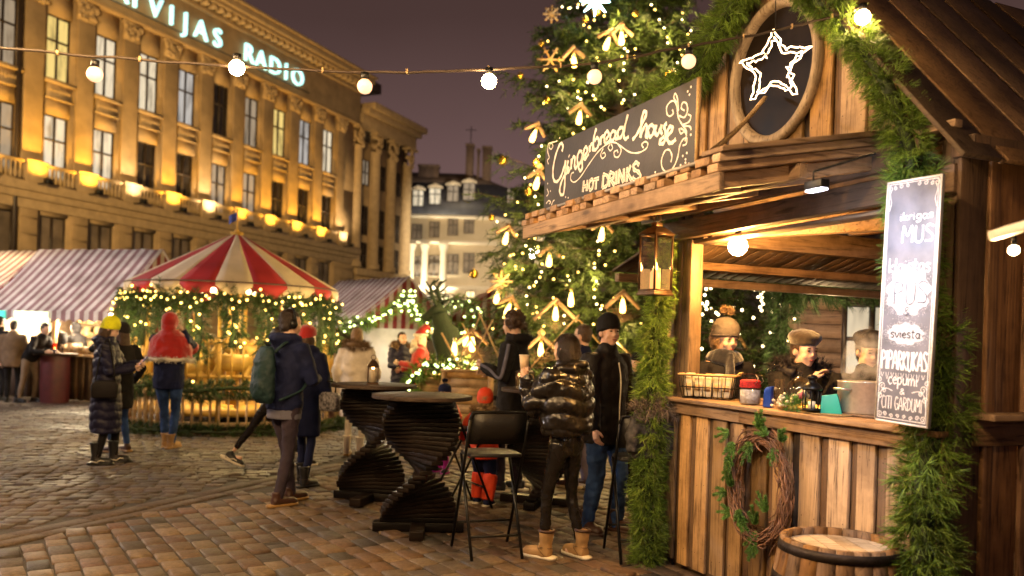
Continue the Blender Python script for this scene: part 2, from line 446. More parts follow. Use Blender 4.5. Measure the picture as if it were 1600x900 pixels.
# ================================================================ the wooden drinks stall
A0 = Vector((1.13, 5.89, 0)); HANG = R(-67)
HM = Matrix.Translation(A0) @ Matrix.Rotation(HANG, 4, 'Z')
HI = HM.inverted()
def H(x, y, z): return HM @ Vector((x, y, z))
def hutpx(px, py, y=0.0):
    """the point of the stall plane (local) y seen at a photo pixel, in stall coordinates"""
    u, v = ray(px, py)
    o = HI @ Vector((0, 0, HC)); d = HI.to_3x3() @ Vector((u, 1, v))
    return o + d * ((y - o.y) / d.y)
stall = thing('drinks_stall', 'wooden gingerbread and hot drinks stall with oval gable window', 'market stall', A0, HANG)
SL, SD = 2.26, 2.7
def hb(m, name, mt, parent=stall, smooth=False, bevel=.004, **kw):
    return m.build(name, mt, parent, smooth, bevel, world=False)
def vplanks(x0, x1, zb, zt, wmin, wmax, y=0.0, wide=True, th=.024, along='x', fn=None, batten=True, sgn=1):
    """board and batten wall: wide boards in front, narrower recessed strips between"""
    m = MB(); x = x0; k = 0
    while x < x1 - .01:
        m.cur = k % 2 if batten else 0
        w = random.uniform(wmin, wmax) if k % 2 == 0 or not batten else random.uniform(.05, .085)
        w = min(w, x1 - x)
        a, b = x + .0015, x + w - .0015
        yo = y if k % 2 == 0 or not batten else y + .020
        yo += random.uniform(-.003, .003)
        za, zc = (zb(x), zb(x + w)) if callable(zb) else (zb + random.uniform(-.012, .012),) * 2
        zd, ze = (zt(a), zt(b)) if callable(zt) else (zt, zt)
        if zd > za and ze > zc:
            if along == 'x': m.prism([(a, za), (b, zc), (b, ze), (a, zd)], yo, yo + th)
            else:
                v = [(yo, a, za), (yo, b, zc), (yo, b, ze), (yo, a, zd)]
                v += [(p[0] + th * sgn, p[1], p[2]) for p in v]
                m.add(v, [(0,1,2,3),(7,6,5,4),(0,4,5,1),(1,5,6,2),(2,6,7,3),(3,7,4,0)])
        x += w; k += 1
    return m
def nails(w, zs, name):
    m = MB(); r = np.random.default_rng(len(w.v))
    for v in w.v:
        x0, x1 = v[:, 0].min(), v[:, 0].max(); y = v[:, 1].min() - .0012
        if x1 - x0 < .06: continue
        for z in zs:
            for x in (x0 + .025, x1 - .025):
                x += r.normal(0, .005); zz = z + r.normal(0, .012); k = .0034
                m.add([(x + k * math.cos(a), y, zz + k * math.sin(a)) for a in np.linspace(0, 2 * PI, 7)[:-1]], [tuple(range(6))])
    hb(m, name, M['rust'], bevel=0)
M['rust'] = mat('rusty_nail', (.035, .018, .010), .7)
# --- front counter
cw_ = vplanks(-.04, SL, .05, 1.10, .11, .16); hb(cw_, 'counter_front', [M['plank'], M['batten']]); nails(cw_, (.16, .62, 1.0), 'nail_heads')
m = MB(); m.box((-.05, -.030, 1.075), (.80, -.003, 1.155)); m.box((.803, -.032, 1.075), (SL, -.003, 1.153)); hb(m, 'counter_apron', M['plank_x'])
m = MB(); m.box((-.10, -.075, 1.157), (1.02, .16, 1.183)); m.box((-.10, .163, 1.157), (SL, .40, 1.182)); m.box((1.023, -.078, 1.157), (SL, .16, 1.185)); hb(m, 'counter_top', M['plank_x'])
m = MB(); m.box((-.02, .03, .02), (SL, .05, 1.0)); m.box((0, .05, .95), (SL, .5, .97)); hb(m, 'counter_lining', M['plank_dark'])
a, b = hutpx(1288, 667, -.006), hutpx(1400, 676, -.006)
m = MB(); m.prism([(a.x, a.z), (a.x + .02, a.z + .018), (b.x, a.z + .018), (b.x, a.z - .018), (a.x + .02, a.z - .018)], -.012, -.004)
hg = hb(m, 'strap_hinge', M['black_metal'], bevel=.002)
for t in (.06, .36, .72):
    m = MB(); m.ell((a.x + (b.x - a.x) * t, -.014, a.z), (.011, .006, .011), 10, 6); hb(m, 'bolt', mat('steel_bolt_%d' % int(t * 100), (.6, .58, .55), .3, .9), hg, True, 0)
# --- posts
def post(x, y, w, d, z0, z1, mt, name='post'):
    m = MB(); m.box((x - w / 2, y - d / 2, z0), (x + w / 2, y + d / 2, z1)); return hb(m, name, mt, bevel=.006)
post(.10, .09, .10, .10, 0, 2.5, M['plank'])
post(-.10, .05, .075, .08, 0, 2.42, M['paleboard'], 'corner_board')
post(.015, .06, .07, .05, 0, 2.5, M['plank_dark'], 'corner_board')
post(SL - .06, .09, .11, .11, 0, 2.55, M['plank'])
post(.10, 2.45, .10, .10, 0, 2.5, M['plank'])
post(SL - .06, SD - .06, .11, .11, 0, 2.55, M['plank_dark'])
# --- headers over the opening
m = MB(); m.box((-.12, -.02, 2.285), (SL, .05, 2.415)); hb(m, 'header_beam', M['darkbeam'], bevel=.006)
m = MB(); m.box((-.30, -.10, 2.425), (SL - .12, -.055, 2.56)); hb(m, 'header_beam', M['darkbeam'], bevel=.006)
m = MB(); m.box((-.12, .055, 2.25), (SL, .16, 2.275)); hb(m, 'header_lining', M['plank_x'])
# --- gable wall
AP, ZA = 1.10, 3.86
def rake(x): return ZA - (1.13 * (x - AP) if x > AP else .70 * (AP - x))
gw_ = vplanks(-.05, SL + .02, 2.57, lambda x: rake(x) - .03, .15, .19, y=-.03); hb(gw_, 'gable_wall', [M['plank'], M['batten']]); nails(gw_, (2.66, 2.78), 'nail_heads')
m = MB(); m.box((-.30, -.085, 2.565), (SL + .05, -.034, 2.60)); hb(m, 'gable_ledge', M['plank_x'])
# oval window
wc = hutpx(1209, 112, -.06)
WR = .385
ow = MB()
fr = []
for r, y in ((WR + .022, -.036), (WR + .030, -.075), (WR + .012, -.092), (WR - .022, -.082), (WR - .032, -.05), (WR - .032, -.034)): fr.append((r, y))
RX, RZ = .93, 1.04
n = 56; v, f = [], []
for r, y in fr:
    for i in range(n):
        t = 2 * PI * i / n; v.append((wc.x + r * math.cos(t) * RX, y, wc.z + r * math.sin(t) * RZ))
for j in range(len(fr) - 1):
    for i in range(n): f.append((j * n + i, j * n + (i + 1) % n, (j + 1) * n + (i + 1) % n, (j + 1) * n + i))
ow.add(v, f)
M['driftwood'] = wood('grey_worn_wood', (.15, .10, .065), (.33, .25, .17), 'z', island=.05, knots=False)
win = hb(ow, 'oval_window', M['driftwood'], smooth=True, bevel=0)
m = MB(); v = [(wc.x + (WR - .02) * math.cos(2 * PI * i / n) * RX, -.040, wc.z + (WR - .02) * math.sin(2 * PI * i / n) * RZ) for i in range(n)]
m.add(v, [tuple(range(n))])
M['dark_pane'] = mat('dusty_dark_pane', (.012, .008, .006), .4, spec=.06, var=.7, scale=3.5, bump=.04, bscale=9)
hb(m, 'pane', M['dark_pane'], win, bevel=0)
# glowing star of rope lights hung before the pane
sc = hutpx(1222, 106, -.16)
star = thing('star_light', 'glowing wire star of fairy lights hanging in the oval window', 'star light', H(sc.x, sc.y - .06, sc.z), HANG + R(28))
def starpts(ro, ri, sx, rot=.02):
    p = []
    for i in range(11):
        r = ro if i % 2 == 0 else ri
        t = PI / 2 + i * PI / 5 + rot
        p.append(Vector((r * math.cos(t) * sx, 0, r * math.sin(t))))
    return p
M['star_glow'] = emit('star_glow', (1, .66, .36), 9)
m = MB()
for ro, ri, dy in ((.215, .105, 0), (.168, .078, .015)):
    pp = starpts(ro, ri, 1.0); pts = []
    for i in range(10):
        for k in range(7):
            q = pp[i].lerp(pp[i + 1], k / 7); pts.append(q + Vector((rng.normal(0, .0055), dy + rng.normal(0, .006), rng.normal(0, .0055))))
    pts.append(pts[0]); m.tube(pts, .0042, 6, False)
m.build('light_rope', M['star_glow'], star, world=False)
m = MB()
for ro, ri in ((.19, .09),):
    pp = starpts(ro, ri, 1.0); m.tube([p + Vector((0, .012, 0)) for p in pp], .004, 5, False)
m.tube([(0, .01, .22), (.0, .0, .38)], .003, 5); m.build('wire_frame', M['black_metal'], star, world=False)
# --- canopy over the counter, leaning out and down
cu = MB(); x = -.26
slope = lambda y: 2.575 + (y + .05) * .20
cy0, cy1 = -1.06, -.06
k = 0
while x < 1.90:
    w = random.uniform(.10, .135); w = min(w, 1.92 - x)
    for lay in (0, 1):
        xx = x + (.05 if lay else 0); e = cy0 + random.uniform(-.015, .015)
        ww = w * (.58 if (k + lay) % 2 else .84)
        v = []
        for yy in (e, cy1):
            z = slope(yy) + lay * .041 - .046
            v += [(xx, yy, z), (xx + ww, yy, z), (xx + ww, yy, z + .038), (xx, yy, z + .038)]
        cu.add(v, [(0,1,2,3),(7,6,5,4),(0,4,5,1),(1,5,6,2),(2,6,7,3),(3,7,4,0)])
    x += w + .012; k += 1
hb(cu, 'canopy_boards', M['plank_y'], bevel=.003)
m = MB()
def sbar(x, w, dz, h, y0=cy0 + .02, y1=cy1):
    v = []
    for yy in (y0, y1):
        z = slope(yy) - dz - .048; v += [(x, yy, z - h), (x + w, yy, z - h), (x + w, yy, z), (x, yy, z)]
    m.add(v, [(0,1,2,3),(7,6,5,4),(0,4,5,1),(1,5,6,2),(2,6,7,3),(3,7,4,0)])
for x in (-.2, .35, .95, 1.45, 1.80): sbar(x, .055, .004, .07)
hb(m, 'canopy_rafter', M['plank_y'])
m = MB(); z = slope(cy0) - .052
m.box((-.24, cy0 - .012, z - .085), (1.93, cy0 + .016, z)); hb(m, 'canopy_fascia', M['plank_x'])
m = MB(); m.box((-.24, -.62, slope(-.62) - .12), (1.93, -.57, slope(-.62) - .052)); hb(m, 'canopy_purlin', M['plank_x'])
m = MB()     # top trim at the near end of the canopy
v = []
for yy in (cy0 - .02, cy1):
    zz = slope(yy) + .036; v += [(1.80, yy, zz), (1.96, yy, zz), (1.96, yy, zz + .024), (1.80, yy, zz + .024)]
m.add(v, [(0,1,2,3),(7,6,5,4),(0,4,5,1),(1,5,6,2),(2,6,7,3),(3,7,4,0)]); hb(m, 'canopy_trim', M['plank_y'])
# --- roof: steep board roof over the near side, a shallower one over the far side
def roof(x0, z0, x1, z1, name, ya, yb, over=0):
    m = MB(); y = ya; k = 0
    d = Vector((x1 - x0, 0, z1 - z0)); nrm = Vector((-d.z, 0, d.x)).normalized()
    if nrm.z < 0: nrm = -nrm
    while y < yb:
        w = random.uniform(.24, .30) if k % 2 == 0 else random.uniform(.03, .045)
        up = .010 if k % 2 == 0 else 0.0
        up += random.uniform(0, .006)
        a = Vector((x0, y, z0)) + nrm * up; b = Vector((x1, y, z1)) + nrm * up
        e = nrm * .024; w1 = Vector((0, w - .003, 0))
        v = [a, a + w1, a + w1 + e, a + e, b, b + w1, b + w1 + e, b + e]
        m.add([tuple(p) for p in v], [(0,1,2,3),(7,6,5,4),(0,4,5,1),(1,5,6,2),(2,6,7,3),(3,7,4,0)])
        y += w; k += 1
    return m
M['roof_x'] = wood('roof_boards_slope', (.075, .040, .018), (.17, .10, .05), 'x', island=.4)
ex = SL + .14
hb(roof(AP, rake(AP), ex, rake(ex), 'roof', -.16, SD + .25), 'roof', M['roof_x'])
hb(roof(AP, rake(AP), -.45, rake(-.45), 'roof', -.10, SD + .25), 'roof', M['roof_x'])
m = MB(); m.box((SL - .02, -.02, 2.44), (SL + .10, SD, 2.53)); hb(m, 'eave_beam', M['plank_dark'])
# --- near side wall and its shelf
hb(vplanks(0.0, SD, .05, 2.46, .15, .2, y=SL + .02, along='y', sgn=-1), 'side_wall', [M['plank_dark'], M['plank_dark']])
m = MB(); m.box((SL + .021, .10, 1.245), (SL + .15, SD, 1.275)); m.box((SL + .021, .12, 1.12), (SL + .05, SD, 1.24)); hb(m, 'side_shelf', M['plank_y'])
# --- far side: open hatch with its own low wall, header and canopy
hb(vplanks(0.0, SD, .05, 1.08, .12, .16, y=-.02, along='y', sgn=1), 'far_counter_wall', [M['plank'], M['batten']])
m = MB(); m.box((-.18, .14, 1.10), (.24, SD, 1.13)); hb(m, 'far_counter_top', M['plank_y'])
m = MB(); m.box((-.02, .12, 2.27), (.07, SD, 2.43)); hb(m, 'far_header', M['plank_y'])
m = MB(); y = -.05
while y < SD + .1:
    w = random.uniform(.10, .15)
    for lay in (0,):
        v = []
        for xx in (-.03, -.78):
            z = 2.32 + (xx + .03) * .28; v += [(xx, y, z), (xx, y + w - .008, z), (xx, y + w - .008, z + .02), (xx, y, z + .02)]
        m.add(v, [(0,1,2,3),(7,6,5,4),(0,4,5,1),(1,5,6,2),(2,6,7,3),(3,7,4,0)])
    y += w
hb(m, 'far_canopy_boards', M['roof_x'])
m = MB(); m.box((-.76, -.04, 2.03), (-.70, SD + .1, 2.095)); m.box((-.40, -.04, 2.13), (-.34, SD + .1, 2.19)); hb(m, 'far_canopy_purlin', M['plank_y'])
# --- back wall, floor, ceiling
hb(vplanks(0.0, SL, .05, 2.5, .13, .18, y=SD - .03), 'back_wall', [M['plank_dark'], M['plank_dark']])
m = MB(); m.box((0, .06, .02), (SL, SD - .04, .06)); hb(m, 'floor', M['plank_x'])
m = MB(); y = .2
for y in (.32, .95, 1.6, 2.25): m.box((0.0, y, 2.44), (SL, y + .09, 2.56))
hb(m, 'ceiling_joist', M['plank_x'], bevel=.006)
m = MB(); m.bar((.1, .25, 2.36), (2.0, 1.6, 2.40), .09, .13); hb(m, 'tie_beam', M['plank_x'], bevel=.006)
m = MB(); x = 0.0
while x < SL:
    w = random.uniform(.13, .18); m.box((x, .17, 2.565), (min(x + w, SL) - .006, SD, 2.585)); x += w
hb(m, 'ceiling_boards', M['plank_y'])
# --- hanging bulb inside
def bulb_thing(name, label, loc, r, drop, matn='white_bulb', cat='light bulb', grp=None, power=0):
    t = thing(name, label, cat, loc, 0, grp)
    m = MB(); m.lathe([(0, -r), (r * .5, -r * .87), (r * .87, -r * .5), (r, 0), (r * .87, r * .5), (r * .55, r * .85), (r * .36, r * 1.1)], n=16); m.build('bulb', M[matn], t, True, world=False)
    m = MB(); m.lathe([(0, r * 1.75), (r * .3, r * 1.75), (r * .36, r * 1.6), (r * .36, r * 1.08), (0, r * 1.08)], n=12)
    m.tube([(0, 0, r * 1.7), (0, 0, drop)], r * .07 + .002, 5); m.build('socket', M['black_metal'], t, True, world=False)
    return t
bl = hutpx(1153, 385, .10)
M['hut_bulb'] = emit('hut_bulb', (1, .50, .13), 1250)
bulb_thing('hanging_bulb', 'bare round bulb glowing under the beam inside the drinks stall', H(bl.x, bl.y, bl.z), .062, .16, 'hut_bulb')
# LED work light under the canopy
ll = hutpx(1276, 289, -.82)
led = thing('led_work_light', 'small cold white LED lamp clipped under the canopy', 'lamp', H(ll.x, ll.y, ll.z), HANG)
m = MB(); m.box((-.05, -.022, -.018), (.05, .022, .018)); m.tube([(-.02, 0, .018), (-.02, .0, .06), (.1, .22, .14)], .006, 6); m.build('housing', M['black_metal'], led, False, .003, world=False)
M['led'] = emit('led_panel', (.86, .84, 1.0), 14)
m = MB(); m.cbox((0, 0, -.022), (.09, .036, .006)); m.build('diffuser', M['led'], led, world=False)
ld = bpy.data.lights.new('led_spot', 'SPOT'); lo = bpy.data.objects.new('led_spot', ld); COL.objects.link(lo)
ld.energy = 90; ld.color = (.74, .82, 1.0); ld.spot_size = R(125); ld.spot_blend = 1; ld.shadow_soft_size = .03
lo.location = H(ll.x, ll.y, ll.z - .035); lo.rotation_euler = ((H(1.98, -.22, 1.85) - lo.location).to_track_quat('-Z', 'Y')).to_euler()
# ================================================================ signs
def ribbon(m, pts, w, y=0.0, k=5, smooth=True, taper=False):
    """flat painted stroke in the x-z plane"""
    pts = [Vector((p[0], p[1])) for p in pts]
    if smooth and len(pts) > 2: pts = [Vector((q.x, q.y)) for q in smoothpts([(p.x, p.y, 0) for p in pts], k)]
    n = len(pts); L, Rr = [], []
    for i, p in enumerate(pts):
        t = pts[min(i + 1, n - 1)] - pts[max(i - 1, 0)]
        if t.length < 1e-9: t = Vector((1, 0))
        t.normalize(); q = Vector((-t.y, t.x))
        ww = w * (1 + .22 * math.sin(i * 1.3)) * .5
        if taper: ww *= .35 + .65 * math.sin(PI * min(1, max(0, (i + .5) / n)))
        L.append(p + q * ww); Rr.append(p - q * ww)
    Q = [[(Rr[i].x, y, Rr[i].y), (Rr[i + 1].x, y, Rr[i + 1].y), (L[i + 1].x, y, L[i + 1].y), (L[i].x, y, L[i].y)] for i in range(n - 1)]
    if Q: m.quads(Q)
def dot(m, x, z, r, y):
    m.add([(x + r * math.cos(2 * PI * i / 8), y, z + r * math.sin(2 * PI * i / 8)) for i in range(8)], [tuple(range(8))])
SY = -1.045
cs = [hutpx(px, py, SY) for px, py in ((852, 226), (1087, 131), (1087, 260), (850, 323))]
sx0, sx1 = (cs[0].x + cs[3].x) / 2, (cs[1].x + cs[2].x) / 2
sz1, sz0 = (cs[0].z + cs[1].z) / 2, (cs[2].z + cs[3].z) / 2
print('sign', sx0, sx1, sz0, sz1)
o0 = H((sx0 + sx1) / 2, SY, sz0)
sign = thing('stall_sign', 'long black chalkboard lettered Gingerbread house hot drinks above the canopy', 'sign', o0, HANG)
scx = (sx0 + sx1) / 2; hw = (sx1 - sx0) / 2; hh = sz1 - sz0
m = MB(); m.box((-hw, 0, 0), (hw, .014, hh)); m.build('board', M['chalk'], sign, False, .002, world=False)
m = MB(); m.box((-hw - .03, -.012, -.012), (hw + .16, .02, 0.0)); m.build('rail', mat('grey_rail', (.32, .31, .33), .45, .4), sign, world=False)
m = MB(); m.box((hw + .001, -.002, 0), (hw + .012, .018, hh)); m.build('edge_strip', M['newwood'], sign, world=False)
def zs(x, y):
    q = hutpx(840 + x / 4.285, 120 + y / 4.285, SY)
    return (q.x - scx, q.z - sz0)
GB = """165,500 173,470 165,448 150,455 125,520 108,600 105,660 115,697 135,700 158,668 178,610 190,560|190,560 186,640 184,720 176,782 160,790 150,765 157,720 178,668 200,640 212,600
208,560 200,600 199,635 208,640 222,612|212,528 215,533
228,548 227,620|228,590 240,540 252,540 250,590 256,614 270,590
300,505 285,497 270,530 270,575 283,582 300,540 304,505|304,505 300,560 302,605 290,630 276,606 290,572 318,540
318,530 336,495 328,470 315,485 310,530 320,552 345,515
350,460 352,505|350,492 360,455 374,450 371,485 382,492
396,345 381,400 376,470 386,490 405,470 413,430 401,408 384,432
425,400 423,458|424,430 432,405 446,395 450,430 457,447
460,420 479,390 471,365 455,380 450,420 462,447 490,420
527,375 510,363 492,385 490,420 505,427 522,395 529,370|529,370 524,410 541,415
575,343 560,340 541,365 542,405 558,407 578,360 607,252|607,252 586,340 580,395 590,417 612,400
638,422 670,380 722,275 730,242 716,233 701,280 690,405|690,408 706,360 725,323 735,338 728,395 742,407
770,323 752,330 742,370 755,402 776,380 783,340 768,322
797,322 790,370 801,392 820,360 833,320|833,320 828,362 838,385
868,312 850,330 860,372 858,412 845,445 822,447 824,425 850,400
870,395 896,370 907,345 890,333 872,365 868,410 885,442 905,440 928,418"""
FL = """245,640 228,650 225,690 250,705 290,670 350,580 410,500 470,450 520,440 560,465 620,505 680,508 730,480 740,445 720,435 700,455 712,476
495,450 505,475 490,495 475,475 488,452|442,480 425,520 435,547 456,530 450,508 437,516|540,450 562,490 545,535 520,535 515,505 535,493 541,510
895,572 902,530 885,490 855,498 832,560 840,615 870,635 910,610 940,540 955,460 978,418 1002,412 997,450 975,460
990,432 1000,370 970,320 945,270 930,180 900,163 868,200 870,250 890,264 911,245 905,220|945,230 940,150 925,112 915,140 935,170|950,260 985,272 1006,230 1000,180 975,173 965,210 986,226
975,322 1015,302 1029,265 1010,252|975,332 1020,332 1031,356|960,345 985,362 1000,395|950,345 960,380 980,370
90,440 80,470 92,485 105,465 95,445 75,450 70,500 80,540 68,560 75,585|95,440 130,432 130,425
60,850 75,830 90,838 80,852|62,800 75,780 66,750|95,860 105,835 115,825"""
HD = """312,695 305,772|336,690 330,766|308,738 334,728
358,690 346,725 353,757 367,748 374,712 366,688 358,690
378,690 413,680|396,686 391,755
443,655 437,745|440,655 468,662 474,700 463,730 436,746
486,640 481,736|485,640 510,648 509,676 486,690|494,690 517,728
529,630 525,722
546,622 543,716|546,622 578,706|580,614 578,706
602,605 599,704|626,592 603,655|607,648 634,697
682,592 665,574 646,590 648,620 676,636 690,662 676,688 648,688 639,668"""
m = MB()
for ln in GB.split('\n'):
    for st in ln.split('|'): ribbon(m, [zs(*map(float, q.split(','))) for q in st.split()], .0185, -.0025)
for ln in FL.split('\n'):
    for st in ln.split('|'): ribbon(m, [zs(*map(float, q.split(','))) for q in st.split()], .0075, -.0025)
for q in ((1030, 68), (1008, 98), (1020, 120), (1002, 510), (975, 530), (993, 553), (993, 575), (1015, 582), (960, 592), (1028, 388), (790, 640), (190, 805), (207, 810), (150, 410), (70, 715), (88, 765)):
    dot(m, *zs(*q), .006, -.0025)
m.build('chalk_lettering', M['chalk_paint'], sign, world=False)
m = MB()
for ln in HD.split('\n'):
    for st in ln.split('|'):
        pt = [zs(*map(float, q.split(','))) for q in st.split()]
        ribbon(m, pt, .0205, -.0025, smooth=len(pt) > 2)
m.build('block_lettering', M['chalk_paint'], sign, world=False)
m = MB()
for ln in HD.split('\n'):
    for st in ln.split('|'):
        pt = [zs(*map(float, q.split(','))) for q in st.split()]
        ribbon(m, pt, .004, -.0045, smooth=len(pt) > 2)
m.build('lettering_shade', mat('grey_chalk', (.22, .2, .2), .9), sign, world=False)
# rope from the star down to the sign
def twisted(m, a, b, r, sag=.03, turns=26):
    a, b = Vector(a), Vector(b); n = turns * 6
    for ph in (0, PI):
        pts = []
        for i in range(n + 1):
            t = i / n; q = a.lerp(b, t); q.z -= sag * math.sin(PI * t)
            th = ph + 2 * PI * turns * t; pts.append(q + Vector((math.cos(th), math.sin(th) * .3, math.sin(th))) * r * .55)
        m.tube(pts, r * .6, 5)
ra, rb = hutpx(1196, 152, -.12), hutpx(1092, 250, -1.0)
m = MB(); twisted(m, H(*ra), H(*rb), .013)
tag(m.build('hemp_rope', M['rope'], None, True), 'twisted hemp rope tying the long chalkboard back to the gable', 'rope')
# ---- hanging chalk menu board, lettered by hand
CS = [hutpx(px, py, -.235) for px, py in ((1387, 287), (1474, 270), (1450, 669), (1367, 657))]
M['slate'] = mat('slate_grey_board', (.15, .145, .17), .6, var=.35, scale=7, bump=.08)
bw = ((CS[1] - CS[0]).length + (CS[2] - CS[3]).length) / 2; bh = ((CS[0] - CS[3]).length + (CS[1] - CS[2]).length) / 2
print('menu', bw, bh)
menu = thing('menu_board', 'tall narrow chalk menu board hanging in bright light at the stall corner', 'menu board', H(*((CS[2] + CS[3]) / 2)), HANG)
lean = math.atan2((CS[0].x + CS[1].x - CS[2].x - CS[3].x) / 2, bh)
menu.rotation_euler = (0, lean, HANG)
m = MB(); m.box((-bw / 2, 0, 0), (bw / 2, .016, bh)); m.build('board', M['slate'], menu, False, .002, world=False)
m = MB(); t = .008
for a, b in (((-bw/2, 0), (-bw/2 + t, bh)), ((bw/2 - t, 0), (bw/2, bh)), ((-bw/2 + t, 0), (bw/2 - t, t)), ((-bw/2 + t, bh - t), (bw/2 - t, bh))):
    m.box((a[0], -.004, a[1]), (b[0], -.0005, b[1]))
m.build('rim', M['chalk_paint'], menu, world=False)
GL = {  # hand drawn single strokes: advance, strokes; x-height .55, capital 1
 'i': (.22, '.1,.55 .1,.1 .16,0|.1,.75 .11,.78'), 'k': (.42, '.08,1 .08,0|.38,.55 .1,.25 .4,0'), 'r': (.34, '.08,.55 .08,0|.08,.35 .2,.55 .32,.5'),
 'g': (.46, '.38,.5 .2,.56 .08,.3 .2,.02 .38,.2 .38,.55|.38,.5 .38,-.2 .2,-.4 .06,-.25'), 'a': (.46, '.36,.5 .2,.56 .06,.28 .2,0 .36,.2 .38,.55|.38,.55 .38,.08 .46,0'),
 's': (.38, '.34,.5 .18,.57 .06,.42 .3,.2 .26,.02 .04,.05'), 'n': (.46, '.08,.55 .08,0|.08,.35 .24,.56 .38,.4 .38,0'), 'l': (.2, '.1,1 .1,.1 .17,0'),
 't': (.34, '.16,.9 .16,.1 .28,0|.02,.6 .32,.62'), 'u': (.46, '.08,.55 .1,.1 .22,0 .38,.2 .38,.55|.38,.55 .38,0'), 'p': (.46, '.08,.55 .08,-.4|.08,.45 .26,.57 .4,.3 .26,0 .08,.1'),
 'v': (.4, '.04,.55 .2,0 .38,.55'), 'e': (.42, '.08,.3 .34,.32 .24,.56 .06,.3 .2,0 .38,.1'), 'c': (.4, '.36,.5 .2,.57 .06,.28 .2,0 .38,.1'),
 'm': (.66, '.08,.55 .08,0|.08,.35 .22,.56 .32,.4 .32,0|.32,.35 .46,.56 .58,.4 .58,0'), 'o': (.44, '.22,.56 .06,.28 .22,0 .38,.28 .22,.56'),
 '&': (.5, '.48,0 .16,.6 .26,.85 .36,.65 .08,.25 .2,0 .46,.32'), ' ': (.28, ''),
 'P': (.44, '.08,1 .08,0|.08,1 .34,.92 .36,.62 .1,.48'), 'I': (.2, '.1,1 .1,0'), 'A': (.48, '.03,0 .24,1 .46,0|.1,.34 .4,.34'), 'R': (.46, '.08,1 .08,0|.08,1 .34,.92 .36,.64 .1,.5|.16,.5 .44,0'),
 'K': (.44, '.08,1 .08,0|.4,1 .1,.45 .42,0'), 'U': (.46, '.08,1 .08,.2 .22,0 .38,.2 .38,1'), 'S': (.42, '.38,.88 .2,1 .06,.78 .34,.36 .3,.06 .04,.06'), 'C': (.42, '.38,.86 .2,1 .05,.5 .2,0 .4,.14'),
 'T': (.42, '.22,1 .22,0|.02,1 .42,1'), 'G': (.46, '.4,.86 .2,1 .05,.5 .2,0 .4,.14 .4,.45 .24,.45'), 'D': (.46, '.08,1 .08,0|.08,1 .4,.72 .38,.22 .08,0'), 'M': (.56, '.06,0 .1,1 .28,.4 .46,1 .5,0'),
}
def write(m, text, cx, z, h, w, th, y=-.0025, wob=.0, jit=.012):
    adv = sum(GL[ch][0] for ch in text); sx = w / adv; x = cx - w / 2
    for i, ch in enumerate(text):
        a, ss = GL[ch]
        dz = rng.normal(0, jit) * h
        for st in ss.split('|') if ss else []:
            pts = [tuple(map(float, q.split(','))) for q in st.split()]
            ribbon(m, [(x + p[0] * sx, z + dz + wob * math.sin(i) + p[1] * h) for p in pts], th, y)
        x += a * sx
def curl(m, x, z, r, d=1, th=.004, y=-.0025, turns=1.3, ph=0):
    pts = []
    for i in range(22):
        t = i / 21; a = ph + d * t * turns * 2 * PI; rr = r * (1 - .8 * t); pts.append((x + rr * math.cos(a), z + rr * math.sin(a)))
    ribbon(m, pts, th, y, 2)
m = MB()
U = bh / 1.0
def mz(py): return bh * (1 - (py - 278) / (663 - 278))     # photo row along the board
write(m, 'ikrigas', bw * .08, mz(342), .036, bw * .62, .0055)
write(m, 'MUS', bw * .12, mz(378), .075, bw * .6, .009)
write(m, 'klaistas', 0, mz(424), .065, bw * .78, .0075)
write(m, '&', bw * .0, mz(486), .052, bw * .16, .006)
write(m, 'PIPARKUKAS', 0, mz(578), .085, bw * .86, .0085)
write(m, 'cepumi', 0, mz(601), .055, bw * .56, .006)
write(m, '&', 0, mz(616), .030, bw * .10, .004)
write(m, 'CITI GARDUMI', 0, mz(641), .058, bw * .76, .0042)
for s in (-1, 1):
    for (x, py, r) in ((.38, 606, .018), (.34, 613, .012), (.42, 622, .016), (.44, 596, .014), (.30, 650, .011), (.18, 652, .010), (.40, 651, .014), (.06, 651, .009)):
        curl(m, s * x * bw, mz(py), r, s, .0036, ph=0 if s > 0 else PI)
    ribbon(m, [(s * .18 * bw, mz(612)), (s * .3 * bw, mz(609)), (s * .4 * bw, mz(615)), (s * .44 * bw, mz(632))], .004, -.0025)
    ribbon(m, [(s * .445 * bw, mz(284)), (s * .445 * bw, mz(656))], .0034, -.0025, smooth=False)
    for x, r in ((.42, .014), (.33, .010), (.22, .012), (.1, .010)): curl(m, s * x * bw, mz(289 if x > .3 else 287), r, -s, .003, ph=PI / 2)
    ribbon(m, [(s * .40 * bw, mz(290)), (s * .43 * bw, mz(300)), (s * .40 * bw, mz(312)), (s * .43 * bw, mz(325))], .0032, -.0025)
ribbon(m, [(-.45 * bw, mz(283)), (.45 * bw, mz(283))], .003, -.0025, smooth=False)
ribbon(m, [(-.45 * bw, mz(656)), (.45 * bw, mz(656))], .003, -.0025, smooth=False)
for i in range(9):
    ribbon(m, [((-.42 + i * .095) * bw, mz(583)), ((-.395 + i * .095) * bw, mz(590 + 4 * (i % 2))), ((-.365 + i * .095) * bw, mz(583))], .0028, -.0025)
m.build('chalk_lettering', M['chalk_paint'], menu, world=False)
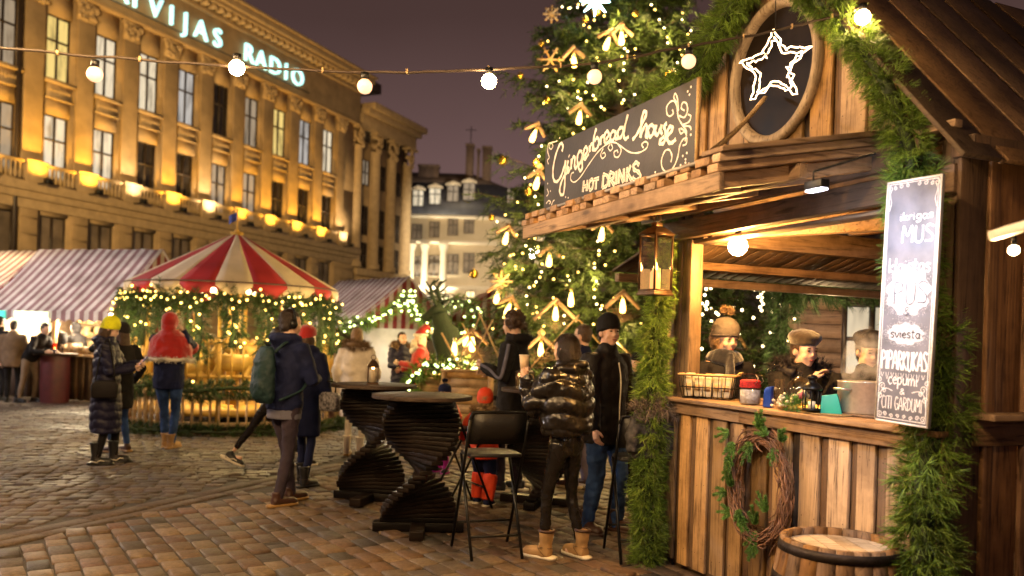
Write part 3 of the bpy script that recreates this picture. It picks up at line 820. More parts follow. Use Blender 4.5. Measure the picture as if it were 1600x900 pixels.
# pale chalk clouds with dark words in them
m = MB()
def cloud(cx, cz, rx, rz, y, seed):
    rr = np.random.default_rng(seed); pts = []
    for i in range(60):
        a = 2 * PI * i / 60; k = 1 + .07 * math.sin(9 * a) + rr.normal(0, .02); pts.append((cx + rx * k * math.cos(a), y, cz + rz * k * math.sin(a)))
    m.add(pts, [tuple(range(60))])
    for i in range(420):
        a = rr.uniform(0, 2 * PI); k = 1 + abs(rr.normal(0, .16)); x, z = cx + rx * k * math.cos(a), cz + rz * k * math.sin(a)
        if abs(x) < bw * .43: dot(m, x, z, rr.uniform(.0008, .0018), y)
cloud(0, mz(455), bw * .40, .105, -.0016, 1); cloud(0, mz(521), bw * .33, .048, -.0016, 2)
m.build('chalk_cloud', mat('chalk_dust', (.48, .46, .48), .9, var=.3, scale=30), menu, world=False)
m = MB(); write(m, 'sviesta', 0, mz(527), .042, bw * .56, .0055, -.0032); m.build('dark_lettering', M['chalk'], menu, world=False)
m = MB(); write(m, 'PUS', bw * .05, mz(474), .10, bw * .66, .0055, -.0032); write(m, '&', 0, mz(492), .045, bw * .14, .005, -.0034)
m.build('outlined_lettering', mat('blue_chalk', (.10, .10, .13), .9), menu, world=False)
# ================================================================ evergreen garlands
def needles(path, rad, n, ln, wd, down=.35, seed=1, droop=0.0, core=.35, tuft=14):
    """many thin needle blades in tufts round a path; returns (n,4,3)"""
    r = np.random.default_rng(seed)
    path = np.array([tuple(p) for p in path]); seg = np.linalg.norm(np.diff(path, axis=0), axis=1); cum = np.concatenate(([0], np.cumsum(seg)))
    nt_ = max(1, n // tuft)
    t = r.uniform(0, cum[-1], nt_); i = np.clip(np.searchsorted(cum, t) - 1, 0, len(seg) - 1)
    f = ((t - cum[i]) / np.maximum(seg[i], 1e-6))[:, None]
    p = path[i] * (1 - f) + path[i + 1] * f; tg = (path[i + 1] - path[i]) / np.maximum(seg[i], 1e-6)[:, None]
    d = r.normal(size=(nt_, 3)); d -= (d * tg).sum(1)[:, None] * tg; d /= np.linalg.norm(d, axis=1)[:, None]
    rr = rad(t / cum[-1]) if callable(rad) else np.full(nt_, rad)
    rr = rr * (1 + .16 * np.sin(t * 19 + seed) + .10 * np.sin(t * 47))
    base = p + d * (rr * r.uniform(core, .85, nt_))[:, None]
    tdir = d * r.uniform(.5, 1.0, nt_)[:, None] + tg * r.uniform(-.2, 1.0, nt_)[:, None] * down * 2 + r.normal(0, .35, (nt_, 3)); tdir[:, 2] -= droop
    tdir /= np.linalg.norm(tdir, axis=1)[:, None]
    k = tuft
    B = np.repeat(base, k, 0); T = np.repeat(tdir, k, 0); N = len(B)
    along = r.uniform(0, 1, N)
    D = T + r.normal(0, .42, (N, 3)); D /= np.linalg.norm(D, axis=1)[:, None]
    L = (ln * r.uniform(.6, 1.25, N))[:, None]
    B = B + T * (along * ln * .7)[:, None]
    W_ = np.cross(D, r.normal(size=(N, 3))); W_ /= np.maximum(np.linalg.norm(W_, axis=1), 1e-6)[:, None]; W_ *= wd / 2
    tip = B + D * L; tip[:, 2] -= (L[:, 0] ** 2) * 1.2
    return np.stack([B - W_, B + W_, tip + W_ * .35, tip - W_ * .35], 1)
def garland(name, label, path, rad, n, ln=.06, wd=.004, mt='needle', seed=1, group=None, cat='garland', **kw):
    pts = smoothpts(path, 6)
    m = MB(); m.quads(needles(pts, rad, n, ln, wd, seed=seed, **kw))
    r0 = float(rad(np.array([.5]))[0]) if callable(rad) else rad
    o = m.build(name, M[mt])
    tag(o, label, cat, group)
    c = MB(); c.tube(pts, r0 * .35, 6); c.build('stem', mat('stem_' + name, (.022, .035, .012), .9, var=.4, scale=30), o)
    return o
HT = lambda px, py, y: H(*hutpx(px, py, y))
pg = [H(-.045, -.07, 2.30), H(-.04, -.08, 2.0), H(-.035, -.10, 1.75)]
garland('evergreen_garland', 'short evergreen swag behind the hanging lantern on the stall post', pg, .075, 5200, .06, seed=3)
pg = [H(-.045, -.10, 1.76), H(-.06, -.11, 1.4), H(-.03, -.12, 1.0), H(-.065, -.12, .6), H(-.03, -.12, .25), H(-.03, -.13, .0)]
garland('evergreen_garland', 'bright green evergreen column running down the stall post below the lantern', pg, lambda t: np.interp(t, [0, .04, .1, .6, 1], [.05, .06, .09, .10, .11]), 22000, .062, .0042, seed=4)
pg = [HT(1425, 262, -.07), HT(1432, 380, -.01), HT(1450, 520, -.01), HT(1462, 640, -.01), HT(1448, 740, -.07), HT(1442, 840, -.08), HT(1445, 960, -.08)]
garland('evergreen_garland', 'evergreen column down the near stall corner behind the menu board', pg, lambda t: np.interp(t, [0, .15, .4, .8, 1], [.11, .10, .14, .12, .12]), 26000, .065, .0036, seed=5)
pg = [HT(1225, -50, -.10), HT(1282, 2, -.11), HT(1335, 58, -.12), HT(1378, 118, -.12), HT(1402, 172, -.12), HT(1418, 222, -.12), HT(1428, 262, -.12)]
garland('evergreen_garland', 'thick evergreen swag down the near rake of the stall gable', pg, lambda t: np.interp(t, [0, .5, .9, 1], [.075, .085, .095, .075]), 17000, .052, .0034, seed=6)
pg = [HT(1168, -30, -.16), HT(1132, 30, -.20), HT(1100, 85, -.22), HT(1074, 128, -.22), HT(1042, 146, -.20), HT(1020, 150, -.2)]
garland('evergreen_garland', 'evergreen swag down the far rake of the stall gable above the chalkboard', pg, lambda t: np.interp(t, [0, .5, .75, 1], [.085, .11, .09, .045]), 13000, .058, .0042, 'needle', seed=7)
# ================================================================ wreath on the counter front
wq = hutpx(1190, 762, -.05)
wreath = thing('twig_wreath', 'oval wreath of bare twigs and spruce tips on the counter front', 'wreath', H(wq.x, wq.y, wq.z), HANG)
m = MB(); r = np.random.default_rng(11)
for k in range(240):
    a0 = r.uniform(0, 2 * PI); span = r.uniform(.5, 1.5); ro = r.normal(0, .022); yo = r.normal(-.02, .014); pts = []
    tw = r.uniform(-1, 1) * .04; w2 = r.uniform(0, 6)
    for i in range(9):
        t = i / 8; a = a0 + span * t; rr = ro + tw * (t - .5) * 2 + .012 * math.sin(w2 + 5 * t)
        if k % 9 == 0: rr += .07 * max(0, t - .6)
        pts.append(((.235 + rr) * math.cos(a), yo + .016 * math.sin(w2 + 7 * t), (.305 + rr) * math.sin(a)))
    m.tube(pts, r.uniform(.0022, .0045), 5)
M['twig'] = mat('birch_twigs', (.20, .10, .058), .55, var=.4, scale=20, island=.5)
m.build('twig_ring', M['twig'], wreath, True, world=False)
def sprig(m, a, b, n, ln, wd, seed):
    r = np.random.default_rng(seed); a, b = np.array(a), np.array(b); ax = b - a; L = np.linalg.norm(ax); ax /= L
    t = np.linspace(0, 1, n); p = a + np.outer(t, b - a); d = r.normal(size=(n, 3)); d -= np.outer(d @ ax, ax); d /= np.linalg.norm(d, axis=1)[:, None]
    D = d * .8 + ax * .7; D /= np.linalg.norm(D, axis=1)[:, None]; l = ln * (1 - .45 * t) * r.uniform(.8, 1.15, n)
    Wd = np.cross(D, r.normal(size=(n, 3))); Wd /= np.linalg.norm(Wd, axis=1)[:, None]; Wd *= wd / 2; tip = p + D * l[:, None]
    m.quads(np.stack([p - Wd, p + Wd, tip + Wd * .5, tip - Wd * .5], 1))
m = MB()
for k, (px, py, ang, L) in enumerate(((1140, 675, 200, .10), (1150, 690, 260, .11), (1145, 712, 300, .09), (1142, 735, 230, .07), (1205, 680, 150, .10), (1182, 690, 250, .12), (1213, 700, 260, .08), (1140, 768, 200, .09), (1150, 760, 80, .06), (1145, 800, 190, .10), (1160, 795, 280, .08), (1165, 808, 330, .09), (1182, 830, 260, .13), (1186, 820, 100, .09), (1208, 800, 120, .10), (1178, 850, 260, .08), (1225, 690, 60, .07), (1195, 668, 70, .09))):
    q = hutpx(px, py, -.075); c0_ = np.array((q.x - wq.x, -.03 - .02 * (k % 3), q.z - wq.z))
    for dth in (-28, 0, 28):
        th = R(ang + dth); e = c0_ + np.array((math.cos(th), -.15, math.sin(th))) * L * 1.25 * (1 if dth == 0 else .75); sprig(m, c0_, e, 190, .026, .004, 50 + k * 3 + dth)
M['spruce_tip'] = needle_mat('spruce_tips', (.05, .12, .02), (.13, .27, .055))
m.build('spruce_tips', M['spruce_tip'], wreath, world=False)
# ================================================================ barrel
bq = P(1312, 842, 4.05)
barrel = thing('barrel', 'upright oak barrel with dark iron hoop before the counter', 'barrel', (bq.x, bq.y, 0))
BZ = bq.z; BR = 175 / 1300 * 4.05 / 2
prof = lambda z: BR * (1 + .16 * math.sin(PI * min(1, max(0, z / BZ))))
m = MB(); ns = 22
for k in range(ns):
    a0, a1 = 2 * PI * k / ns + .006, 2 * PI * (k + 1) / ns - .006; rings = 9; v, f = [], []
    for j in range(rings + 1):
        z = BZ * j / rings; ro = prof(z); 
        for rr, aa in ((ro, a0), (ro + .0015, (a0 + a1) / 2), (ro, a1), (ro - .028, a1), (ro - .028, a0)): v.append((rr * math.cos(aa), rr * math.sin(aa), z))
    for j in range(rings):
        for i in range(5): f.append((j * 5 + i, j * 5 + (i + 1) % 5, (j + 1) * 5 + (i + 1) % 5, (j + 1) * 5 + i))
    f.append(tuple(rings * 5 + i for i in range(5))); m.add(v, f)
M['oak'] = wood('barrel_oak', (.11, .05, .02), (.25, .13, .05), 'z', island=.3, knots=False)
M['oak_pale'] = wood('barrel_head', (.36, .26, .16), (.58, .45, .30), 'x', island=.12, knots=False)
m.build('staves', M['oak'], barrel, world=False)
m = MB(); x = -BR + .03
while x < BR - .03:
    w = .085; a, b = x + .001, min(x + w, BR - .03) - .001; hw_ = lambda q: math.sqrt(max(0, (BR - .029) ** 2 - q * q)); n = 8; pl = []
    for i in range(n + 1): q = a + (b - a) * i / n; pl.append((q, -hw_(q)))
    for i in range(n, -1, -1): q = a + (b - a) * i / n; pl.append((q, hw_(q)))
    m.add([(p[0], p[1], BZ - .035) for p in pl], [tuple(range(len(pl)))]); x += w
m.build('head', M['oak_pale'], barrel, world=False)
M['iron'] = mat('barrel_iron', (.035, .026, .024), .55, .7, var=.5, scale=14, bump=.2)
for z0, z1 in ((BZ - .058, BZ - .014), (BZ * .66, BZ * .66 + .045), (BZ * .28, BZ * .28 + .045), (.02, .075)):
    m = MB(); m.lathe([(prof(z0) + .001, z0), (prof(z0) + .005, z0), (prof(z1) + .005, z1), (prof(z1) + .001, z1)], n=48); m.build('hoop', M['iron'], barrel, True, world=False)
# ================================================================ lanterns, things on the counter, string lights
def lantern(name, label, loc, w, h, rz=0, mt='black_metal', cw=.03, ch=.12, flame=True, grp=None, roof_h=.2, ring=True, glass=True, wax='wax'):
    """square lantern: frame, panes, roof, candle"""
    t = thing(name, label, 'lantern', loc, rz, grp)
    b = w / 2; hb_ = h * (1 - roof_h) - h * .08; s = w * .07
    m = MB(); m.box((-b * 1.08, -b * 1.08, 0), (b * 1.08, b * 1.08, h * .035)); m.box((-b, -b, h * .035), (b, b, h * .06)); m.build('base', M[mt], t, False, .002, world=False)
    z0 = h * .06; z1 = z0 + hb_
    m = MB()
    for x in (-1, 1):
        for y in (-1, 1): m.box((x * b - s * (x > 0), y * b - s * (y > 0), z0), (x * b + s * (x < 0), y * b + s * (y < 0), z1))
    for z in (z0, z1 - s):
        m.box((-b + s, -b, z), (b - s, -b + s, z + s)); m.box((-b + s, b - s, z), (b - s, b, z + s)); m.box((-b, -b + s, z), (-b + s, b - s, z + s)); m.box((b - s, -b + s, z), (b, b - s, z + s))
    m.build('frame', M[mt], t, False, world=False)
    if glass:
        for i in range(4):
            m = MB(); Mr = Matrix.Rotation(i * PI / 2, 4, 'Z')
            m.add([tuple(Mr @ Vector(p)) for p in ((-b + s, -b + s * .5, z0 + s), (b - s, -b + s * .5, z0 + s), (b - s, -b + s * .5, z1 - s), (-b + s, -b + s * .5, z1 - s))], [(0, 1, 2, 3)]); m.build('pane', M['glass'], t, world=False)
    m = MB(); r2 = w * .24
    v = [(-b * 1.12, -b * 1.12, z1), (b * 1.12, -b * 1.12, z1), (b * 1.12, b * 1.12, z1), (-b * 1.12, b * 1.12, z1), (-r2, -r2, h * .94), (r2, -r2, h * .94), (r2, r2, h * .94), (-r2, r2, h * .94)]
    m.add(v, [(3,2,1,0),(4,5,6,7),(0,1,5,4),(1,2,6,5),(2,3,7,6),(3,0,4,7)]); m.box((-r2 * .7, -r2 * .7, h * .94), (r2 * .7, r2 * .7, h)); m.build('roof', M[mt], t, False, .002, world=False)
    if ring:
        m = MB(); m.tube([(math.cos(a) * w * .22, 0, h + w * .16 + math.sin(a) * w * .22) for a in np.linspace(-.5 * PI, 1.5 * PI, 18)], w * .02 + .001, 5); m.build('handle', M[mt], t, True, world=False)
    m = MB(); m.lathe([(0, z0), (cw, z0), (cw * 1.02, z0 + ch * .9), (cw * .8, z0 + ch), (0, z0 + ch * .95)], n=16); cdl = m.build('candle', M[wax], t, True, world=False)
    if flame:
        fr_ = max(.009, cw * .42); m = MB(); m.lathe([(0, 0), (fr_ * .8, fr_ * .7), (fr_, fr_ * 1.5), (fr_ * .5, fr_ * 3.2), (0, fr_ * 4.6)], (0, 0, z0 + ch + .004), 10); m.build('flame', M['candle_glow'], cdl, True, world=False)
    return t
# hanging lantern on the post: tall bronze
lw_ = .165
lq = hutpx(1023, 462, -.22)
M['wax_glow'] = emit('lit_wax', (1, .50, .16), 1.3)
lan = lantern('hanging_lantern', 'tall bronze lantern with lit candles hanging before the stall post', H(lq.x, lq.y, lq.z), lw_, .50, HANG + R(10), 'brass', .036, .14, roof_h=.14, wax='wax_glow')
m = MB(); m.tube([(0, 0, .52), (0, 0, .60), (.02, .02, .63)], .004, 5); m.build('hook', M['black_metal'], lan, True, world=False)
m = MB(); m.lathe([(0, .03), (.03, .03), (.03, .19), (0, .18)], (-.025, .03, 0), 14); m.build('candle', M['wax_glow'], lan, True, world=False)
CT = 1.186       # counter top
def on(px, py, y): q = hutpx(px, py, y); return q.x
# --- wire basket of paper bags
bx = on(1106, 612, .12)
bk = thing('wire_basket', 'black wire basket with pale rim holding wrapped packets', 'basket', H(bx, .13, CT), HANG + R(38))
m = MB(); bw_, bd_, bh_ = .185, .10, .155
def rectring(m, a, b, z, r):
    for p, q in (((-a, -b), (a, -b)), ((a, -b), (a, b)), ((a, b), (-a, b)), ((-a, b), (-a, -b))): m.tube([(*p, z), (*q, z)], r, 5)
for z, k in ((.004, .86), (bh_ * .5, .95), (bh_, 1.0)): rectring(m, bw_ * k, bd_ * k, z, .0035)
for x in np.linspace(-1, 1, 9):
    for s in (-1, 1): m.tube([(x * bw_, s * bd_, bh_), (x * bw_ * .95, s * bd_ * .95, bh_ * .5), (x * bw_ * .86, s * bd_ * .86, .004)], .003, 5)
for y in (-.5, 0, .5):
    for s in (-1, 1): m.tube([(s * bw_, y * bd_, bh_), (s * bw_ * .86, y * bd_ * .86, .004)], .003, 5)
m.build('wire_frame', M['black_metal'], bk, True, world=False)
m = MB(); rectring(m, bw_ * 1.01, bd_ * 1.01, bh_ + .006, .007); m.tube([(bw_, -.05, bh_), (bw_ + .03, -.05, bh_ + .03), (bw_ + .03, .05, bh_ + .03), (bw_, .05, bh_)], .004, 6); m.build('rim', M['newwood'], bk, True, world=False)
M['packet'] = mat('cream_packets', (.62, .55, .42), .7, var=.15, scale=25, bump=.2)
for i in range(5):
    pk = thing('packet', 'cream wrapped packet standing in the black wire basket', 'packet', H(bx, .13, CT), HANG + R(38), 'packets in the wire basket')
    x = -.13 + i * .065; hz = .17 - .012 * (i % 3); m = MB(); m.prism([(x - .026, .012), (x + .026, .012), (x + .03, hz * .85), (x + .02, hz), (x - .02, hz), (x - .03, hz * .85)], -.05 + .01 * (i % 2), .045); m.build('wrapper', M['packet'], pk, False, .006, world=False)
    m = MB(); m.box((x - .02, -.056, hz * .35), (x + .02, -.0535 + .0, hz * .6)); m.build('label', mat('packet_label_%d' % i, (.42, .28, .15), .7), pk, world=False)
# --- jar with a red cover
jx = on(1172, 616, .10)
M['jarglass'] = glassy('jar_glass', (.96, .97, .98), .07)
jar = thing('glass_jar', 'clip top glass jar with red checked cover and pale contents', 'jar', H(jx, .10, CT), HANG)
m = MB(); m.lathe([(0, 0), (.062, 0), (.068, .012), (.068, .10), (.058, .125), (.056, .14)], n=24); m.build('body', M['jarglass'], jar, True, world=False)
m = MB(); m.lathe([(0, .006), (.060, .006), (.062, .09), (.03, .098), (0, .10)], n=20); m.build('contents', mat('sugar_pieces', (.66, .56, .5), .8, var=.3, scale=60, bump=.6, two=(.8, .75, .72)), jar, True, world=False)
m = MB(); m.lathe([(.064, .105), (.067, .11), (.063, .135), (.066, .145), (.05, .155), (0, .156)], n=24); m.build('cover', mat('red_checked_cloth', (.42, .02, .02), .8, var=.5, scale=90), jar, True, world=False)
m = MB(); m.lathe([(0, .165), (.060, .165), (.062, .185), (.05, .192), (0, .192)], n=24); m.build('lid', M['jarglass'], jar, True, world=False)
m = MB(); m.tube([(.066, -.02, .13), (.10, -.03, .15), (.11, -.03, .17), (.07, -.02, .19)], .003, 5); m.tube([(.066, .02, .13), (.10, .02, .15), (.11, .0, .17)], .003, 5); m.build('clip', mat('steel_wire', (.6, .58, .55), .3, 1), jar, True, world=False)
# --- brass tray with bell jar, lantern, decorations
tx = on(1256, 622, .10)
tray = thing('brass_tray', 'round brass tray holding bell jar and small lantern', 'tray', H(tx, .12, CT), HANG)
M['gold'] = mat('brass_tray_metal', (.65, .42, .14), .3, .9, var=.15)
m = MB(); m.lathe([(0, .004), (.215, .004), (.23, .022), (.236, .022), (.222, 0), (0, 0)], n=40, sx=.9, sy=.55); m.build('dish', M['gold'], tray, True, world=False)
gx = on(1250, 600, .13)
bell = thing('bell_jar', 'clear glass bell jar with knob over sweets and pine', 'bell jar', H(gx, .13, CT + .006), HANG)
m = MB(); m.lathe([(.078, 0), (.080, .09), (.072, .135), (.045, .168), (.012, .178), (.010, .185), (.017, .198), (.012, .212), (0, .215)], n=28); m.build('glass', M['jarglass'], bell, True, world=False)
m = MB(); r = np.random.default_rng(4)
for k in range(14): m.ell((r.uniform(-.045, .045), r.uniform(-.045, .045), .02 + r.uniform(0, .07)), r.uniform(.014, .024), 8, 6)
m.build('sweets', mat('gold_sweets', (.8, .6, .25), .5, var=.5, scale=30, two=(.7, .62, .4), island=.4), bell, True, world=False)
m = MB(); m.ell((.05, -.085, .085), .021, 12, 8); m.ell((-.02, -.08, .06), .018, 10, 8); rd = m.build('pink_bauble', mat('pink_bauble_paint', (.45, .10, .12), .35), tray, True, world=False)
m = MB(); m.quads(needles([Vector((-.06, -.09, .02)), Vector((.0, -.11, .035)), Vector((.07, -.10, .03))], .03, 1600, .03, .002, seed=31)); m.build('pine_sprigs', M['spruce_tip'], tray, world=False)
lq2 = on(1270, 612, .02)
bl2 = thing('black_lantern', 'small round black metal lantern with domed top on tray', 'lantern', H(lq2, .015, CT + .008), HANG)
m = MB(); m.lathe([(0, 0), (.050, 0), (.050, .012), (0, .012)], n=24); m.build('base', M['black_metal'], bl2, True, world=False); m = MB(); m.lathe([(0, .115), (.054, .115), (.056, .122), (.05, .135), (.036, .15), (.024, .158), (.020, .172), (.030, .176), (.028, .19), (.014, .198), (0, .2)], n=24); m.build('dome', M['black_metal'], bl2, True, world=False)
m = MB()
for k in range(8): a = 2 * PI * k / 8; m.tube([(.047 * math.cos(a), .047 * math.sin(a), .01), (.047 * math.cos(a), .047 * math.sin(a), .118)], .0035, 5)
m.build('cage', M['black_metal'], bl2, True, world=False)
m = MB(); m.lathe([(0, .012), (.02, .012), (.02, .05), (0, .05)], n=14); m.build('tealight', M['wax'], bl2, True, world=False)
# glass of crystals, blue ribbon box
q = on(1218, 600, .16); gs = thing('tumbler', 'clear tumbler standing behind the brass tray', 'glass', H(q, .16, CT), HANG)
m = MB(); m.lathe([(0, .004), (.026, .004), (.030, .17), (.028, .17), (.024, .01), (0, .01)], n=16); m.build('glass', M['jarglass'], gs, True, world=False)
q = on(1203, 618, .06); bb = thing('blue_gift_bag', 'small shiny blue gift bag beside the red topped jar', 'gift bag', H(q, .05, CT), HANG + R(20))
m = MB(); m.prism([(-.03, 0), (.03, 0), (.022, .10), (.03, .13), (-.01, .12), (-.022, .10)], -.02, .02); m.build('bag', mat('blue_foil', (.02, .07, .42), .3, .3), bb, False, .006, world=False)
q = on(1228, 612, .02)
cel = thing('sweet_bag', 'clear bag of wrapped sweets leaning before the bell jar', 'sweets', H(q, .0, CT + .01), HANG)
m = MB(); r = np.random.default_rng(8)
for k in range(26): m.ell((r.normal(0, .035), r.normal(0, .018), abs(r.normal(.035, .028))), (r.uniform(.008, .016), r.uniform(.008, .014), r.uniform(.006, .012)), 7, 5)
m.build('wrapped_sweets', mat('foil_sweets', (.7, .5, .25), .3, .3, var=.4, scale=40, two=(.85, .8, .65), island=.5), cel, True, world=False)
q = on(1300, 600, .10)
tb = thing('teal_box', 'turquoise slanted gift box between the lantern and pot', 'box', H(q, .10, CT), HANG + R(42))
m = MB(); m.add([(-.055, -.03, 0), (.06, -.03, 0), (.06, .05, 0), (-.055, .05, 0), (-.055, -.02, .10), (.03, -.02, .115), (.03, .04, .115), (-.055, .04, .10)], [(3,2,1,0),(4,5,6,7),(0,1,5,4),(1,2,6,5),(2,3,7,6),(3,0,4,7)]); m.build('carton', mat('turquoise_card', (.03, .42, .34), .55, var=.08), tb, False, .003, world=False)
q = on(1352, 607, .30)
pot = thing('steel_pot', 'big steaming stainless steel pot beside the menu board', 'pot', H(q, .30, CT + .01), HANG)
M['steel'] = mat('brushed_steel', (.75, .70, .64), .3, .75, var=.1, scale=40)
m = MB(); m.lathe([(0, 0), (.14, 0), (.145, .01), (.145, .17), (.15, .175), (.146, .178), (.138, .17), (.138, .03), (0, .03)], n=40); m.build('body', M['steel'], pot, True, world=False)
m = MB(); m.lathe([(0, .14), (.137, .14)], n=32); m.build('drink', mat('mulled_wine', (.05, .008, .008), .15), pot, world=False)
for s in (-1, 1):
    m = MB(); m.tube(smoothpts([(-.04, s * .146, .13), (-.035, s * .19, .135), (.035, s * .19, .135), (.04, s * .146, .13)], 4), .007, 7); m.build('handle', M['steel'], pot, True, world=False)
m = MB(); m.box((-.17, -.17, -.009), (.17, .17, -.001)); m.build('trivet', M['plank_x'], pot, world=False)
# straw mat under the tray
q = on(1285, 632, .02); m = MB(); m.lathe([(0, .001), (.2, .001), (.2, .006), (0, .007)], n=30, sx=1, sy=.5)
o = m.build('straw_mat', mat('straw', (.5, .32, .12), .85, var=.4, scale=120, bump=.8, bscale=200), None, True); o.location = H(tx + .15, .09, CT); o.rotation_euler = (0, 0, HANG); tag(o, 'round straw place mat under the brass tray', 'mat')
tray.location.z += .009
for t_ in (bell, bl2, cel): t_.location.z += .009
# steam over the pot
sm, snt, sb = newmat('steam'); snt.nodes.remove(sb)
pv = nd(snt, 'ShaderNodeVolumePrincipled'); pv.inputs['Color'].default_value = (.9, .86, .82, 1)
tc = nd(snt, 'ShaderNodeTexCoord'); nz = nd(snt, 'ShaderNodeTexNoise', Scale=9.0, Detail=4); snt.links.new(tc.outputs['Object'], nz.inputs['Vector'])
mr = nd(snt, 'ShaderNodeMapRange'); mr.inputs[1].default_value = .48; mr.inputs[2].default_value = .72; mr.inputs[3].default_value = 0; mr.inputs[4].default_value = 9; snt.links.new(nz.outputs[0], mr.inputs[0])
snt.links.new(mr.outputs[0], pv.inputs['Density']); snt.links.new(pv.outputs[0], snt.nodes['Material Output'].inputs['Volume'])
m = MB(); m.lathe([(0, .16), (.12, .17), (.14, .25), (.12, .36), (.07, .46), (0, .5)], n=16); o = m.build('steam', sm, None, True); o.location = H(pot_x := q, .30, CT); o.location = pot.location; o.rotation_euler = (0, 0, HANG); tag(o, kind='stuff')
# small wooden lantern further along, inside
q = hutpx(1170, 556, 1.0)
wl = lantern('table_lantern', 'small dark wooden lantern glowing behind the red topped jar', H(q.x, .50, CT - .215 + .22), .085, .15, HANG + R(30), 'brass', .02, .05, wax='wax_glow')
m = MB(); m.box((-.2, .46, 1.0), (1.1, .56, 1.19)); hb(m, 'inner_shelf', M['plank_x'])
# ================================================================ string of bulbs across the square
sp = [(-260, 40, 4.0), (-20, 72, 4.0), (148, 88, 4.0), (370, 103, 4.05), (570, 113, 4.1), (764, 108, 4.15), (929, 98, 4.2), (1076, 72, 4.25), (1200, 50, 4.3), (1300, 26, 4.3), (1345, 12, 4.15)]
pts = smoothpts([P(*q) for q in sp], 6)
sl = thing('bulb_string', 'dark cable of round bulbs strung across the square to the gable', 'string lights', pts[0])
rr_ = np.random.default_rng(5)
m = MB(); m.tube([p + Vector((0, 0, rr_.normal(0, .0025))) for p in pts], .0065, 6); m.build('cable', M['cable'], sl, True)
for i in range(2, len(pts), 4):
    m = MB(); p = pts[i]; m.box((p.x - .004, p.y - .009, p.z - .009), (p.x + .004, p.y + .009, p.z + .014)); m.build('clip', M['rope'], sl)
M['bulb_clear'] = emit('bulb_frosted_dim', (1, .58, .34), 1.5)
for px, py, d, lit in ((148, 116, 4.0, 1), (370, 106, 4.05, 2), (570, 135, 4.1, 0), (764, 127, 4.15, 2), (929, 120, 4.2, 1), (1076, 96, 4.25, 1), (1348, 27, 4.15, 2)):
    c = P(px, py, d); r = .037
    m = MB(); m.ell(c, r, 16, 10); bo = m.build('bulb', M['string_bulb'] if lit == 2 else M['bulb_clear'], sl, True)
    m = MB(); m.lathe([(0, r * .85), (r * .5, r * .8), (r * .55, r * 1.8), (0, r * 1.9)], tuple(c), 12); m.build('socket', M['black_metal'], bo, True)
# ================================================================ the long lit building
B0 = Vector((-22.3, 40.8, 0)); BE = Vector((.381, .925, 0)); BA = math.atan2(.925, .381)
BM = Matrix.Translation(B0) @ Matrix.Rotation(BA, 4, 'Z'); BI = BM.inverted()
def fac(px, py, y=0.0):
    u, v = ray(px, py); o = BI @ Vector((0, 0, HC)); d = BI.to_3x3() @ Vector((u, 1, v))
    return o + d * ((y - o.y) / d.y)
rb = thing('radio_building', 'long floodlit sandstone office building with glowing roof letters', 'building', B0, BA)
def bb_(m, name, mt, parent=rb, smooth=False, bevel=0): return m.build(name, mt, parent, smooth, bevel, world=False)
M['stone'] = mat('sandstone', (.30, .215, .12), .85, var=.22, scale=1.3, bump=.25, bscale=9)
M['stone2'] = mat('sandstone_trim', (.34, .25, .145), .85, var=.18, scale=3, bump=.2, bscale=14)
M['winframe'] = mat('dark_window_frame', (.030, .020, .015), .5)
M['paneD'] = mat('dark_window_glass', (.02, .018, .018), .12, var=.5, scale=.8)
M['paneG'] = mat('curtained_window_glass', (.14, .11, .085), .6, var=.5, scale=.9)
def lit(name, col, s, sc=2.0):
    m, nt, b = newmat(name); L = nt.links
    tc = nd(nt, 'ShaderNodeTexCoord'); mp = nd(nt, 'ShaderNodeMapping'); mp.inputs['Scale'].default_value = (1.7, 1, .35); L.new(tc.outputs['Object'], mp.inputs[0])
    n = nd(nt, 'ShaderNodeTexNoise', Scale=sc, Detail=3); L.new(mp.outputs[0], n.inputs['Vector'])
    c = ramp(nt, n.outputs[0], [(.30, mulc(col, .35)), (.5, mulc(col, .9)), (.7, col)])
    L.new(c, b.inputs['Emission Color']); b.inputs['Emission Strength'].default_value = s; b.inputs['Base Color'].default_value = (.1, .09, .08, 1); b.inputs['Roughness'].default_value = .15
    return m
M['paneY'] = lit('lit_window_yellow', (1, .72, .22), .95); M['paneW'] = lit('lit_window_white', (1, .84, .58), .9); M['paneC'] = lit('lit_window_cool', (.9, .86, .80), .6)
M['paneP'] = lit('lit_window_pale', (.8, .62, .42), .45)
z_led = fac(92, 296).z; zl0 = fac(92, 283).z; zl1 = fac(92, 182).z; zu0 = fac(92, 128).z; zu1 = fac(92, 25).z
zm = fac(200, 34).z; zs_ = fac(340, 64).z; zc0 = fac(345, 30).z; zc1 = fac(345, 2).z
zg1 = fac(92, 340).z; zg0 = zg1 - 2.6; zb0 = fac(92, 312).z
print('facade z', z_led, zl0, zl1, zu0, zu1, zm, zs_, zc0, zc1, zg1, 'k', fac(555, 250).x, fac(650, 250).x)
BAY, K0 = 2.8, -.36
KL, KR = -9.0, fac(556, 250).x; KE = fac(641, 250).x
WW = 1.36
